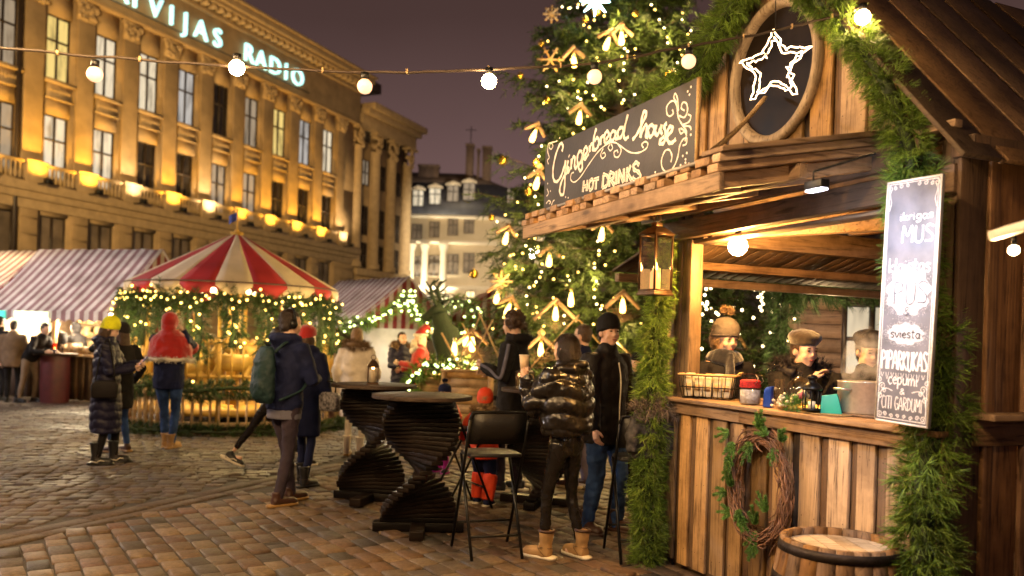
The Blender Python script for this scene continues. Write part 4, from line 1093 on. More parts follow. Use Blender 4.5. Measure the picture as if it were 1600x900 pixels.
# wall with openings: strips round each window
wins = [(K0 + BAY * i, 'bay') for i in range(-2, 9)]
m = MB()
def wallrow(z0, z1, wz0, wz1, x0, x1, xs, w, y=0.0, dep=.35):
    e = x0
    for x in xs:
        m.box((e, y, z0), (x - w / 2, y + .5, z1)); e = x + w / 2
        if wz0 > z0: m.box((x - w / 2, y, z0), (x + w / 2, y + .5, wz0))
        if wz1 < z1: m.box((x - w / 2, y, wz1), (x + w / 2, y + .5, z1))
    m.box((e, y, z0), (x1, y + .5, z1))
xs = [k for k, _ in wins]
zmid = (zl1 + zu0) / 2
wallrow(0, zg1 - 4.0, 0, 0, KL, KR, [], 1)
wallrow(zg1 - 4.0, z_led, zg0, zg1, KL, KR, xs, 1.5)
wallrow(z_led, zmid, zl0, zl1, KL, KR, xs, WW)
wallrow(zmid, zm, zu0, zu1, KL, KR, xs, WW)
bb_(m, 'facade_wall', M['stone'])
m = MB(); m.box((KL, .51, 0), (KR, 16, zm)); m.box((KR, 1.2, 0), (KE, 16, zm)); bb_(m, 'building_core', M['stone'])
# rustication of the ground floor
m = MB()
for j in range(9):
    za = .4 + j * .78
    if za + .7 > zb0 - .2: break
    e = KL
    for x in xs + [KR]:
        b_ = x - .95 if x != KR else KR
        if za + .7 > zg0 - .1 and za < zg1 + .15: m.box((e, -.09, za), (b_, -.002, za + .70)); e = x + .95
        else:
            m.box((e, -.09, za), (b_, -.002, za + .70)); e = x - .95
bb_(m, 'rusticated_base', M['stone'], bevel=.03)
# string course / balcony ledge
m = MB(); m.box((KL, -.62, z_led - .42), (KR + .2, -.001, z_led)); m.box((KL, -.40, z_led - .75), (KR + .1, -.002, z_led - .423)); m.box((KL, -.2, z_led - 1.2), (KR + .1, -.003, z_led - .753)); bb_(m, 'balcony_ledge', M['stone2'], bevel=.02)
peds = [K0 + BAY * (i - .5) for i in range(-2, 10)]
ph = zl0 + .95 - z_led
HPED = fac(45, 268).z - z_led
HPED = max(.9, min(1.5, fac(139, 286).z - z_led + .1))
for i, x in enumerate(peds):
    m = MB(); m.box((x - .52, -.56, z_led + .001), (x + .52, -.05, z_led + HPED)); m.box((x - .58, -.60, z_led + HPED + .001), (x + .58, -.03, z_led + HPED + .14)); bb_(m, 'pedestal', M['stone2'], bevel=.02)
for i in range(len(peds) - 1):
    m = MB(); a, b = peds[i] + .6, peds[i + 1] - .6
    m.box((a, -.46, z_led + HPED - .05), (b, -.2, z_led + HPED + .09)); m.box((a, -.46, z_led + .002), (b, -.2, z_led + .12))
    nb = 7
    for q in range(nb):
        x = a + (b - a) * (q + .5) / nb; hh_ = HPED - .17
        m.lathe([(.045, 0), (.075, .1 * hh_), (.10, .3 * hh_), (.055, .62 * hh_), (.05, .85 * hh_), (.08, hh_)], (x, -.33, z_led + .12), 8)
    bb_(m, 'balustrade', M['stone2'])
# pilasters with capitals
zp0 = z_led + HPED + .142
for x in peds:
    m = MB(); m.box((x - .50, -.15, zp0), (x + .50, -.001, zm - 1.02)); m.box((x - .56, -.2, zp0 + .001), (x + .56, -.002, zp0 + .35)); bb_(m, 'pilaster', M['stone'], bevel=.03)
    m = MB(); r = np.random.default_rng(int(x * 10) + 500)
    m.box((x - .62, -.26, zm - .16), (x + .62, -.003, zm - .001)); m.box((x - .5, -.17, zm - 1.0), (x + .5, -.003, zm - .165))
    for q in range(26): m.ell((x + r.uniform(-.52, .52), -.18 - r.uniform(0, .08), zm - r.uniform(.22, .95)), (r.uniform(.08, .16), r.uniform(.06, .12), r.uniform(.08, .17)), 7, 5)
    for s in (-1, 1): m.ell((x + s * .5, -.22, zm - .28), (.16, .12, .16), 10, 7)
    bb_(m, 'capital', M['stone2'], smooth=True)
# windows, sills and panels
pu = ['D', 'P', 'Y', 'W', 'W', 'C', 'D', 'P', 'Y', 'C', 'W']; pl_ = ['D', 'P', 'W', 'W', 'D', 'D', 'P', 'P', 'D', 'D', 'D']
def bwin(x, z0, z1, w, pk, y=.22, parent=rb, rows=(.62,), cols=1, t=.07):
    m = MB()
    for a, b, c, d in ((x - w/2, x - w/2 + t, z0, z1), (x + w/2 - t, x + w/2, z0, z1), (x - w/2 + t, x + w/2 - t, z0, z0 + t), (x - w/2 + t, x + w/2 - t, z1 - t, z1)): m.box((a, y - .05, c), (b, y + .05, d))
    for q in range(cols): xx = x - w / 2 + w * (q + 1) / (cols + 1); m.box((xx - t * .6, y - .06, z0 + t), (xx + t * .6, y + .045, z1 - t))
    for rr in rows: zz = z0 + (z1 - z0) * rr; m.box((x - w / 2 + t, y - .065, zz - t * .6), (x + w / 2 - t, y + .04, zz + t * .6))
    f = m.build('window', M['winframe'], parent, world=False)
    m = MB(); m.add([(x - w/2 + t*.5, y + .03, z0 + t*.5), (x + w/2 - t*.5, y + .03, z0 + t*.5), (x + w/2 - t*.5, y + .03, z1 - t*.5), (x - w/2 + t*.5, y + .03, z1 - t*.5)], [(0, 1, 2, 3)])
    m.build('pane', M['pane' + pk], f, world=False); return f
for i, x in enumerate(xs):
    bwin(x, zu0, zu1, WW, pu[i]); bwin(x, zl0, zl1, WW, pl_[i]); bwin(x, zg0, zg1, 1.5, 'G', rows=())
    m = MB(); m.box((x - .82, -.24, zu0 - .2), (x + .82, -.002, zu0 - .001)); m.box((x - .68, -.12, zu0 - .85), (x + .68, -.002, zu0 - .203))
    r = np.random.default_rng(i + 77)
    for q in range(7): m.ell((x - .5 + q * .167, -.13, zu0 - .5), (.07, .05, .10 + .06 * (q == 3)), 7, 5)
    m.box((x - .74, -.2, zu0 - .95), (x + .74, -.002, zu0 - .853)); bb_(m, 'window_sill', M['stone2'])
# entablature and cornice
m = MB(); m.box((KL, -.45, zm + .001), (KR + .1, .5, zm + .22)); m.box((KL, -.28, zm + .222), (KR, .5, zc0 - .25)); bb_(m, 'entablature', M['stone'], bevel=.02)
hc = zc1 - zc0
m = MB(); m.box((KL, -.42, zc0 - .248), (KR, .5, zc0)); m.box((KL, -1.0, zc0 + .30), (KR + .35, .5, zc0 + .55)); m.box((KL, -1.2, zc0 + .552), (KR + .55, .5, zc0 + .95)); m.box((KL, -1.35, zc0 + .952), (KR + .7, .6, zc0 + 1.12)); bb_(m, 'cornice', M['stone2'], bevel=.03)
m = MB(); x = KL
while x < KR: m.box((x, -.90, zc0 + .02), (x + .34, -.30, zc0 + .297)); x += .62
bb_(m, 'cornice_brackets', M['stone2'])
m = MB(); m.box((KL, .6, zc0 + 1.12), (KR + 2, 14, zc0 + 1.9)); m.box((KR - 2.5, 2.2, zc0 + 1.9), (KE - 1.5, 12, zc0 + 2.7)); bb_(m, 'attic_roof', mat('attic_metal', (.13, .09, .06), .8))
m = MB(); m.tube([(KL + 6.42, -.18, 0), (KL + 6.42, -.18, zm)], .11, 8); bb_(m, 'downpipe', M['winframe'], smooth=True)
# far wing with engaged columns
m = MB(); nw = 3; wx = [KR + (KE - KR) * t for t in (.20, .50, .80)]
rows_ = [(fac(575, 420).z, fac(575, 380).z), (fac(575, 368).z, fac(575, 322).z), (fac(575, 290).z, fac(575, 250).z), (fac(575, 222).z, fac(575, 182).z)]
m.box((KR + .001, .25, 0), (KE, 1.1, zm)); bb_(m, 'far_wing_wall', M['stone'])
for x in wx:
    for k, (a, b) in enumerate(rows_):
        f = bwin(x, a, b, .95, 'P' if (k == 2 and x == wx[0]) else 'D', y=.20, rows=(.5,))
for t in (.03, .35, .65, .96):
    x = KR + (KE - KR) * t; m = MB(); m.lathe([(.62, 6.9), (.62, 7.3), (.5, 7.35), (.5, 8), (.44, zm - 1.6), (.5, zm - 1.5)], (x, .10, 0), 14)
    r = np.random.default_rng(int(t * 100))
    for q in range(26): a = r.uniform(PI, 2 * PI); m.ell((x + .5 * math.cos(a), +.10 + .5 * math.sin(a), zm - r.uniform(.25, 1.5)), (.15, .13, .2), 7, 5)
    m.box((x - .72, -.55, zm - .2), (x + .72, .24, zm - .001)); bb_(m, 'column', M['stone2'], smooth='auto')
m = MB(); m.box((KR + .102, -.5, zm + .001), (KE + .15, 1.2, zm + 1.0)); m.box((KR + .36, -.9, zm + 1.002), (KE + .4, 1.2, zm + 1.45)); m.box((KR + .71, -1.2, zm + 1.452), (KE + .8, 1.4, zm + 1.95)); bb_(m, 'far_wing_cornice', M['stone2'], bevel=.04); m = MB(); m.box((KR + .21, -.25, 6.3), (KE + .15, .249, 6.85)); bb_(m, 'far_wing_ledge', M['stone2'], bevel=.04)
# roof letters
M['letter_face'] = emit('cyan_white_letter', (.50, 1.0, .98), 1.5)
M['letter_side'] = mat('letter_return', (.05, .06, .06), .5)
LXS = [('L', 140), ('A', 163), ('T', 190), ('V', 212), ('I', 240), ('J', 268), ('A', 290), ('S', 315), ('', 0)]
sgn = bpy.data.objects.new('roof_sign', None)
def letter(ch, x, z, h, parent, y=-.47, stretch=1.0):
    cu = bpy.data.curves.new('letter', 'FONT'); cu.body = ch; cu.size = h / .73; cu.extrude = .09; cu.align_x = 'CENTER'; cu.offset = -h * .004
    o = bpy.data.objects.new('tmp', cu); COL.objects.link(o); bpy.context.view_layer.update()
    me = bpy.data.meshes.new_from_object(o.evaluated_get(bpy.context.evaluated_depsgraph_get())); bpy.data.objects.remove(o)
    Mx = Matrix.Translation((x, y, z)) @ Matrix.Rotation(PI / 2, 4, 'X') @ Matrix.Scale(stretch, 4, (1, 0, 0)); me.transform(Mx)
    return me
m = MB(); m.box((fac(60, 60).x, -.36, zs_ - .72), (fac(478, 120).x, -.31, zs_ - .66)); sg = bb_(m, 'roof_sign', M['letter_side'])
LH = (fac(340, 48).z - fac(340, 78).z)
letters = [('L', 165), ('A', 188), ('T', 211), ('V', 243), ('I', 268), ('J', 290), ('A', 314), ('S', 340), ('R', 389), ('A', 408), ('D', 430), ('I', 447), ('O', 465)]
for ch, px in letters:
    py = 64 + (px - 340) * .50
    k = fac(px, py, -.47).x
    link('letter', letter(ch, k, zs_ - LH * .5, LH, sg, stretch=1.05), M['letter_face'], sg, world=False)
# floodlights at the pedestals
M['lens'] = emit('flood_lens', (1, .62, .16), 12); M['lens_w'] = emit('flood_lens_white', (1, .84, .58), 12)
for i, x in enumerate(peds):
    wht = i in (4, 6, 11)
    m = MB(); m.box((x - .16, -1.42, z_led - .10), (x + .16, -1.18, z_led + .15)); m.box((x - .03, -1.2, z_led - .08), (x + .03, -.6, z_led - .02)); f = bb_(m, 'floodlight', M['black_metal'])
    m = MB(); m.add([(x - .10, -1.38, z_led + .153), (x + .10, -1.38, z_led + .153), (x + .10, -1.22, z_led + .153), (x - .10, -1.22, z_led + .153)], [(0, 1, 2, 3)]); m.build('lens', M['lens_w' if wht else 'lens'], f, world=False)
    l = bpy.data.lights.new('flood', 'SPOT'); o = bpy.data.objects.new('flood', l); COL.objects.link(o)
    l.energy = 1100 * (.9 if wht else 1.0) * random.uniform(.85, 1.15); l.color = (1, .70, .36) if wht else (1, .50, .06); l.spot_size = R(125); l.spot_blend = 1; l.shadow_soft_size = .08
    p0 = BM @ Vector((x, -1.35, z_led + .22)); p1 = BM @ Vector((x, -.15, z_led + 3.0)); o.location = p0; o.rotation_euler = (p1 - p0).to_track_quat('-Z', 'Y').to_euler()
# ================================================================ white corner house behind
D2 = 85.0
wh = thing('corner_house', 'cream corner house with dark mansard roof and lit columns', 'building', (P(768, 480, D2).x, D2, 0))
ox = P(768, 480, D2).x
def q2(px, py, d=D2): p = P(px, py, d); return p.x - ox, p.z
M['cream'] = mat('cream_render', (.46, .38, .27), .85, var=.12, scale=.6); M['mansard'] = mat('dark_slate', (.020, .020, .030), .55, var=.4, scale=1.5); M['white_trim'] = mat('white_trim', (.55, .48, .38), .8, var=.1)
xl = q2(600, 400)[0]; zc = q2(700, 337)[1]; zc2 = q2(700, 376)[1]; zt2 = q2(700, 284)[1]
SA = R(52); sd_ = Vector((math.cos(SA), math.sin(SA), 0)); SLN = 11.0
def b2(m, name, mt, parent=wh, smooth=False): return m.build(name, mt, parent, smooth, world=False)
def prism2(m, z0, z1, off=0.0, up=0.0):
    """plan: front face along x at y=0 to the corner, then a side face going back to the right"""
    a = [(xl, -off), (off * .5, -off), (SLN * sd_.x + off, SLN * sd_.y - off * .6), (SLN * sd_.x + off, 20), (xl, 20)]
    b = [(xl, -off + up), (off * .5 - up * .5, -off + up), (SLN * sd_.x + off - up, SLN * sd_.y + up - off * .6), (SLN * sd_.x + off - up, 20), (xl, 20)]
    m.add([(x, y, z0) for x, y in a] + [(x, y, z1) for x, y in b], [(4,3,2,1,0), (5,6,7,8,9)] + [(i, (i + 1) % 5, (i + 1) % 5 + 5, i + 5) for i in range(5)])
m = MB(); prism2(m, 0, zc - .3); b2(m, 'wall', M['cream'])
m = MB(); prism2(m, zc - .298, zc, .45); prism2(m, zc2 - .35, zc2, .35); prism2(m, q2(700, 452)[1], q2(700, 446)[1], .3); b2(m, 'cornice', M['white_trim'])
m = MB(); prism2(m, zc + .002, zt2, .1, .8); b2(m, 'mansard_roof', M['mansard'])
m = MB(); prism2(m, zt2 + .002, zt2 + 1.9, -.75, 4.5); b2(m, 'upper_roof', mat('brown_roof', (.045, .028, .022), .7))
for px, a, b, w, pk in ((654, 323, 297, 1.15, 'W'), (680, 320, 294, 1.25, 'W'), (708, 316, 290, 1.25, 'P'), (733, 314, 286, 1.25, 'P')):
    x = q2(px, 300)[0]; z0, z1 = q2(px, a)[1], q2(px, b)[1]; bwin(x, z0, z1, w, pk, y=-.16, parent=wh)
    m = MB(); m.box((x - w * .62, -.24, z1 + .02), (x + w * .62, .7, z1 + .16)); m.prism([(x - w * .6, z1 + .165), (x + w * .6, z1 + .165), (x, z1 + .5)], -.24, .7); b2(m, 'dormer', M['white_trim'])
for px, a, b in ((652, 374, 350), (679, 371, 346), (708, 368, 342), (733, 365, 338)): bwin(q2(px, 350)[0], q2(px, a)[1], q2(px, b)[1], 1.05, 'G', y=-.06, parent=wh)
for px, a, b in ((653, 432, 401), (679, 431, 399), (708, 429, 397), (733, 427, 395)): bwin(q2(px, 400)[0], q2(px, a)[1], q2(px, b)[1], 1.15, 'G', y=-.06, parent=wh)
for px, a, b in ((735, 492, 455), (700, 495, 460), (665, 495, 460)): bwin(q2(px, 470)[0], q2(px, a)[1], q2(px, b)[1], 1.0, 'C' if px > 720 else 'W', y=-.06, parent=wh)
for px in (642, 663, 692):
    x = q2(px, 430)[0]; m = MB(); z0, z1 = q2(px, 500)[1], q2(px, 382)[1]
    m.lathe([(.4, z0), (.34, z0 + .3), (.3, z1 - .8), (.45, z1 - .3), (.5, z1)], (x, -.35, 0), 12); b2(m, 'column', M['white_trim'], smooth=True)
    l = bpy.data.lights.new('column_lamp', 'SPOT'); o = bpy.data.objects.new('column_lamp', l); COL.objects.link(o); l.energy = 4500; l.color = (1, .88, .6); l.spot_size = R(70); l.spot_blend = .9
    p0 = wh.location + Vector((x, -1.5, z0 + .4)); o.location = p0; o.rotation_euler = (wh.location + Vector((x, -.2, z1)) - p0).to_track_quat('-Z', 'Y').to_euler()
# side face windows
for s_, (za, zb_) in ((.22, (314, 288)), (.62, (316, 292))):
    for (za, zb_, pk) in ((za, zb_, 'P'), (368, 344, 'G'), (430, 400, 'G')):
        bx_ = sd_ * (SLN * s_); z0, z1 = q2(760, za)[1], q2(760, zb_)[1]
        f = bwin(0, z0, z1, 1.2, pk, y=-.1, parent=wh); f.location = bx_; f.rotation_euler = (0, 0, SA)
m = MB()
for px, z0, z1, w in ((731, 275, 216, 14), (759, 275, 220, 16), (745, 268, 224, 5), (664, 290, 250, 34)):
    x0, za = q2(px - w / 2, z0); x1, zz = q2(px + w / 2, z1); m = MB(); m.box((x0, 3.2, za), (x1, 4.4, zz)); m.box((x0 - .08, 3.1, zz + .001), (x1 + .08, 4.5, zz + .2)); b2(m, 'chimney', mat('chimney_brick', (.10, .065, .05), .85, var=.3, scale=5))
m = MB(); x, z = q2(731, 216); m.tube([(x + .1, 3.8, z), (x + .1, 3.8, z + 2.2)], .05, 5); m.bar((x - .5, 3.8, z + 1.8), (x + .7, 3.8, z + 1.8), .05, .05); b2(m, 'aerial', M['black_metal'])
# ================================================================ striped market stalls
def stripes(name, ca_, cb_, scale, axis='X', rough=.75, trans=.0):
    m, nt, b = newmat(name); L = nt.links
    tc = nd(nt, 'ShaderNodeTexCoord'); sp_ = nd(nt, 'ShaderNodeSeparateXYZ'); L.new(tc.outputs['Object'], sp_.inputs[0])
    a = nd(nt, 'ShaderNodeMath', operation='MULTIPLY'); a.inputs[1].default_value = scale; L.new(sp_.outputs[axis], a.inputs[0])
    f = nd(nt, 'ShaderNodeMath', operation='FRACT'); L.new(a.outputs[0], f.inputs[0])
    g = nd(nt, 'ShaderNodeMath', operation='GREATER_THAN'); g.inputs[1].default_value = .5; L.new(f.outputs[0], g.inputs[0])
    mx = nd(nt, 'ShaderNodeMix', data_type='RGBA'); mx.inputs[6].default_value = (*ca_, 1); mx.inputs[7].default_value = (*cb_, 1); L.new(g.outputs[0], mx.inputs[0])
    n = nd(nt, 'ShaderNodeTexNoise', Scale=3.0, Detail=5); L.new(tc.outputs['Object'], n.inputs['Vector']); c2 = ramp(nt, n.outputs[0], [(.3, (.7, .68, .66)), (.7, (1.1, 1.1, 1.1))])
    mm = nd(nt, 'ShaderNodeMix', data_type='RGBA', blend_type='MULTIPLY'); mm.inputs[0].default_value = 1; L.new(mx.outputs[2], mm.inputs[6]); L.new(c2, mm.inputs[7])
    L.new(mm.outputs[2], b.inputs['Base Color']); b.inputs['Roughness'].default_value = rough
    bp = nd(nt, 'ShaderNodeBump', Strength=.35, Distance=.05); n5 = nd(nt, 'ShaderNodeTexNoise', Scale=2.2, Detail=3); L.new(tc.outputs['Object'], n5.inputs['Vector']); L.new(n5.outputs[0], bp.inputs['Height']); L.new(bp.outputs[0], b.inputs['Normal'])
    return m
M['str_lilac'] = stripes('lilac_white_stripes', (.70, .66, .66), (.30, .17, .19), 4.4)
M['str_red'] = stripes('red_cream_stripes', (.60, .50, .36), (.30, .035, .03), 4.2)
M['str_red_y'] = stripes('red_cream_stripes_side', (.60, .50, .36), (.30, .035, .03), 4.2, 'Y')
M['stall_int'] = mat('pale_stall_wall', (.45, .36, .24), .8, var=.2)
M['stall_front'] = wood('dark_stall_front', (.05, .03, .018), (.12, .07, .04), 'z', island=.3, knots=False)
M['shopsign'] = emit('lit_shop_sign', (.80, .95, .62), 1.6); M['shopsign2'] = emit('lit_teal_sign', (.1, .75, .62), 1.2)
M['shoplamp'] = emit('stall_tube_lamp', (1, .80, .52), 50)
M['redgoods'] = mat('stall_goods', (.32, .14, .06), .6, var=.9, scale=9, two=(.6, .42, .2), island=.6)
def market_stall(name, label, loc, rz, w, dd, ez, rz_, strm, lamp=True, signs=(), goods=True, front=True):
    """local x along the counter from the near corner (negative), y inward; gable ends at both sides"""
    t = thing(name, label, 'market stall', loc, rz)
    B = lambda m, n, mt, **k: m.build(n, mt, t, world=False, **k)
    ov = .35; hd = dd / 2
    m = MB()
    for (ya, za, yb, zb) in ((-ov, ez, hd, rz_), (hd, rz_, dd + ov, ez)):
        nseg = 12
        v = []; f = []
        for i in range(nseg + 1):
            x = -w - .12 + (w + .24) * i / nseg
            for j in range(5):
                s = j / 4; sag = -.05 * math.sin(PI * s) - .02 * (i % 2)
                v.append((x, ya + (yb - ya) * s, za + (zb - za) * s + sag))
        for i in range(nseg):
            for j in range(4): f.append((i * 5 + j, (i + 1) * 5 + j, (i + 1) * 5 + j + 1, i * 5 + j + 1))
        m.add(v, f)
    o = B(m, 'roof_canvas', strm[0], smooth=True); sm_ = o.modifiers.new('thickness', 'SOLIDIFY'); sm_.thickness = .012
    m = MB(); x = -w - .12; k = 0
    while x < .11:
        m.add([(x, -ov - .005, ez + .0), (x + .24, -ov - .005, ez), (x + .24, -ov - .012, ez - .17), (x + .12, -ov - .012, ez - .22), (x, -ov - .012, ez - .17)], [(0, 1, 2, 3, 4)]); x += .24
    B(m, 'valance', strm[0])
    for sx in (.05, -w - .05):
        m = MB(); m.prism([(-ov + .02, ez), (dd + ov - .02, ez), (hd, rz_ - .03)], -.006, .006, Matrix.Translation((sx, 0, 0)) @ Matrix(((0, 1, 0, 0), (1, 0, 0, 0), (0, 0, 1, 0), (0, 0, 0, 1)))); m.box((sx - .006, -.02, ez - .45), (sx + .006, dd, ez - .002)); B(m, 'gable_canvas', strm[1])
    m = MB()
    for x in (-w, -w / 2, -.05):
        for y in (0, dd - .08): m = MB(); m.box((x - .04, y, 0), (x + .04, y + .08, ez)); B(m, 'post', M['newwood'])
    if front:
        m = vplanks(-w, 0, .03, .92, .1, .15, y=.09); B(m, 'counter_front', M['stall_front'])
        m = MB(); m.box((-w - .05, -.06, .93), (.05, .55, .97)); B(m, 'counter', M['newwood'])
    m = MB(); m.box((-w, dd - .1, 0), (0, dd - .06, ez - .02)); m.box((-w - .02, .1, 0), (-w, dd - .1, ez - .02)); m.box((.02, .1, 0), (.035, dd - .1, ez - .3)); B(m, 'walls', M['stall_int'])
    if goods:
        r = np.random.default_rng(int(w * 100)); m = MB()
        for z in (1.0, 1.32, 1.62):
            m.box((-w + .05, dd - .42, z - .025), (-.05, dd - .11, z - .002)); x = -w + .1
            while x < -.2:
                s = r.uniform(.08, .2); h_ = r.uniform(.1, .25); m.cbox((x + s / 2, dd - .28, z + h_ / 2), (s * .85, .2, h_)); x += s
        B(m, 'goods_shelf', M['redgoods'])
        m = MB(); x = -w + .2
        while x < -.2: s = r.uniform(.1, .25); h_ = r.uniform(.06, .22); m.cbox((x + s / 2, .25, .972 + h_ / 2), (s * .85, .3, h_)); x += s * 1.2
        B(m, 'counter_goods', M['redgoods'])
    if lamp:
        for x in (-w * .75, -w * .28):
            m = MB(); m.box((x - .45, .5, ez - .06), (x + .45, .56, ez - .02)); B(m, 'tube_lamp', M['shoplamp'])
    for (x, wd, mt, txt) in signs:
        m = MB(); m.box((x - wd / 2, -ov - .09, ez - .27), (x + wd / 2, -ov - .03, ez - .03)); s_ = B(m, 'lit_sign', M[mt])
        if txt:
            me = letter(txt, x, ez - .22, .15, s_, -ov - .15); link('sign_lettering', me, M['white_trim'], s_, world=False)
    return t
E = P(190, 490, 16.5); E.z = 0
SR = R(-16)
ez = Zat(190, 488, 16.5)
market_stall('market_stall', 'long market stall with lilac and white striped canvas roof and glowing counter', (E.x - .25, E.y + .3, 0), SR, 3.1, 2.4, ez, ez + 1.42, (M['str_lilac'], M['str_red_y']), signs=((-1.72, .8, 'shopsign', ''), (-2.72, .62, 'shopsign2', 'A')))
E2 = P(40, 470, 21.0)
market_stall('market_stall', 'striped market stall mostly hidden at the edge behind the lilac roofed one', (E2.x - .15, E2.y, 0), SR, 3.0, 2.2, Zat(40, 450, 21), Zat(0, 388, 22), (M['str_lilac'], M['str_red_y']), goods=False)
E3 = P(690, 512, 19.0)
market_stall('market_stall', 'striped gabled stall with white shutter wall hung with lit garland', (P(577, 510, 19).x, 19.0, 0), R(-48), 3.0, 2.0, 1.92, 2.98, (M['str_lilac'], M['str_red_y']), goods=False, lamp=False, front=False)
# a second, farther gable with the same stripes
market_stall('market_stall', 'far striped stall gable glimpsed between reindeer and fir tree', (P(712, 520, 23).x, 23.0, 0), R(-80), 3.0, 2.0, 2.0, 2.95, (M['str_red'], M['str_red_y']), goods=False, front=False)
# pale panel closing the middle stall: the shutter wall facing us
m = MB(); a, b = P(560, 520, 18.6), P(650, 520, 18.6); m.box((a.x, 18.55, .1), (b.x, 18.62, 1.72)); o = m.build('shutter_panel', mat('white_shutter', (.55, .53, .50), .7, var=.08)); tag(o, 'plain white shutter panel under the middle striped roof', 'shutter')
# ================================================================ round striped carousel
CCX, CCY, CR = P(366, 500, 14.0).x, 14.0, 1.68
car = thing('carousel', 'small round carousel with red and cream striped tent roof', 'carousel', (CCX, CCY, 0))
ze = 2.30; za = Zat(375, 365, 14.0)
NS = 20
M['can_red'] = mat('red_canvas', (.34, .016, .022), .7, var=.2, scale=2, bump=.15, bscale=5); M['can_cream'] = mat('cream_canvas', (.60, .50, .35), .7, var=.15, scale=2, bump=.15, bscale=5)
M['can_red'].node_tree.nodes['Principled BSDF'].inputs['Subsurface Weight'].default_value = 0
m = MB()
for k in range(NS):
    m.cur = k % 2
    sub = 4; rows_r = [(0.03, za), (.35 * CR, za - (za - ze) * .34), (.7 * CR, za - (za - ze) * .69), (CR, ze), (CR + .015, ze - .06)]
    a0 = 2 * PI * (k + .5) / NS; a1 = 2 * PI * (k + 1.5) / NS; v, f = [], []
    for r_, z in rows_r:
        for i in range(sub + 1):
            a = a0 + (a1 - a0) * i / sub; sg_ = math.sin(PI * i / sub) * .02 * r_ / CR
            v.append((r_ * math.cos(a), r_ * math.sin(a), z - sg_))
    for i in range(sub + 1):
        a = a0 + (a1 - a0) * i / sub; t = i / sub
        v.append(((CR + .02) * math.cos(a), (CR + .02) * math.sin(a), ze - .08 - .13 * math.sin(PI * t) ** .6))
    n1 = sub + 1
    for j in range(5):
        for i in range(sub): f.append((j * n1 + i, j * n1 + i + 1, (j + 1) * n1 + i + 1, (j + 1) * n1 + i))
    m.add(v, f)
o = m.build('tent_roof', [M['can_red'], M['can_cream']], car, world=False); s_ = o.modifiers.new('thickness', 'SOLIDIFY'); s_.thickness = .008
m = MB(); m.tube([((CR + .02) * math.cos(a), (CR + .02) * math.sin(a), ze - .02) for a in np.linspace(0, 2 * PI, 61)], .012, 5, False); m.build('roof_hoop', mat('dull_iron', (.08, .05, .04), .6), car, True, world=False)
M['gilt'] = mat('yellow_painted_wood', (.55, .34, .07), .5, var=.2, scale=6)
for k in range(8):
    a = 2 * PI * (k + .25) / 8; m = MB(); m.tube([(1.57 * math.cos(a), 1.57 * math.sin(a), .05), (1.57 * math.cos(a), 1.57 * math.sin(a), ze)], .035, 8); m.build('roof_post', M['gilt'], car, True, world=False)
m = MB(); m.tube([(0, 0, .1), (0, 0, za + .02)], .11, 12); m.lathe([(0, .25), (1.5, .25), (1.5, .32), (0, .32)], n=40); m.build('centre_post', M['gilt'], car, True, world=False)
m = MB(); m.tube([(0, 0, za), (0, 0, za + .42)], .014, 6); m.ell((0, 0, za + .03), .05, 10, 8); fp = m.build('flagpole', M['gilt'], car, True, world=False)
m = MB(); v = []; f = []
for i in range(7):
    for z in (.22, .36): v.append((-.015 - .022 * i, .015 * math.sin(i * 1.3), za + z - .012 * i))
for i in range(6): f.append((2 * i, 2 * i + 2, 2 * i + 3, 2 * i + 1))
m.add(v, f); m.build('flag', mat('blue_flag', (.03, .06, .35), .7), fp, world=False)
M['picket'] = mat('pale_pickets', (.58, .42, .24), .7, var=.3, scale=9, bump=.2, island=.3)
NP = 12
for k in range(NP):
    a0, a1 = 2 * PI * (k + .5) / NP, 2 * PI * (k + 1.5) / NP
    p0 = Vector((math.cos(a0), math.sin(a0), 0)) * 1.80; p1 = Vector((math.cos(a1), math.sin(a1), 0)) * 1.80
    m = MB()
    for i in range(7):
        t = (i + .5) / 7; p = p0.lerp(p1, t); m.bar((p.x, p.y, .10), (p.x, p.y, .66), .055, .02, up=(p1 - p0))
    m.bar(p0 * .985 + Vector((0, 0, .16)), p1 * .985 + Vector((0, 0, .16)), .03, .06); m.bar(p0 * .985 + Vector((0, 0, .55)), p1 * .985 + Vector((0, 0, .55)), .03, .06)
    m.build('picket_fence', M['picket'], car, world=False)
    m = MB(); q0, q1 = p0 * .91, p1 * .91
    for i in range(5):
        t = (i + .5) / 5; p = q0.lerp(q1, t); m.bar((p.x, p.y, .78), (p.x, p.y, 1.42), .06, .02, up=(p1 - p0))
    m.bar(q0 * .985 + Vector((0, 0, .86)), q1 * .985 + Vector((0, 0, .86)), .03, .05); m.bar(q0 * .985 + Vector((0, 0, 1.36)), q1 * .985 + Vector((0, 0, 1.36)), .03, .05)
    m.build('railing', M['gilt'], car, world=False)
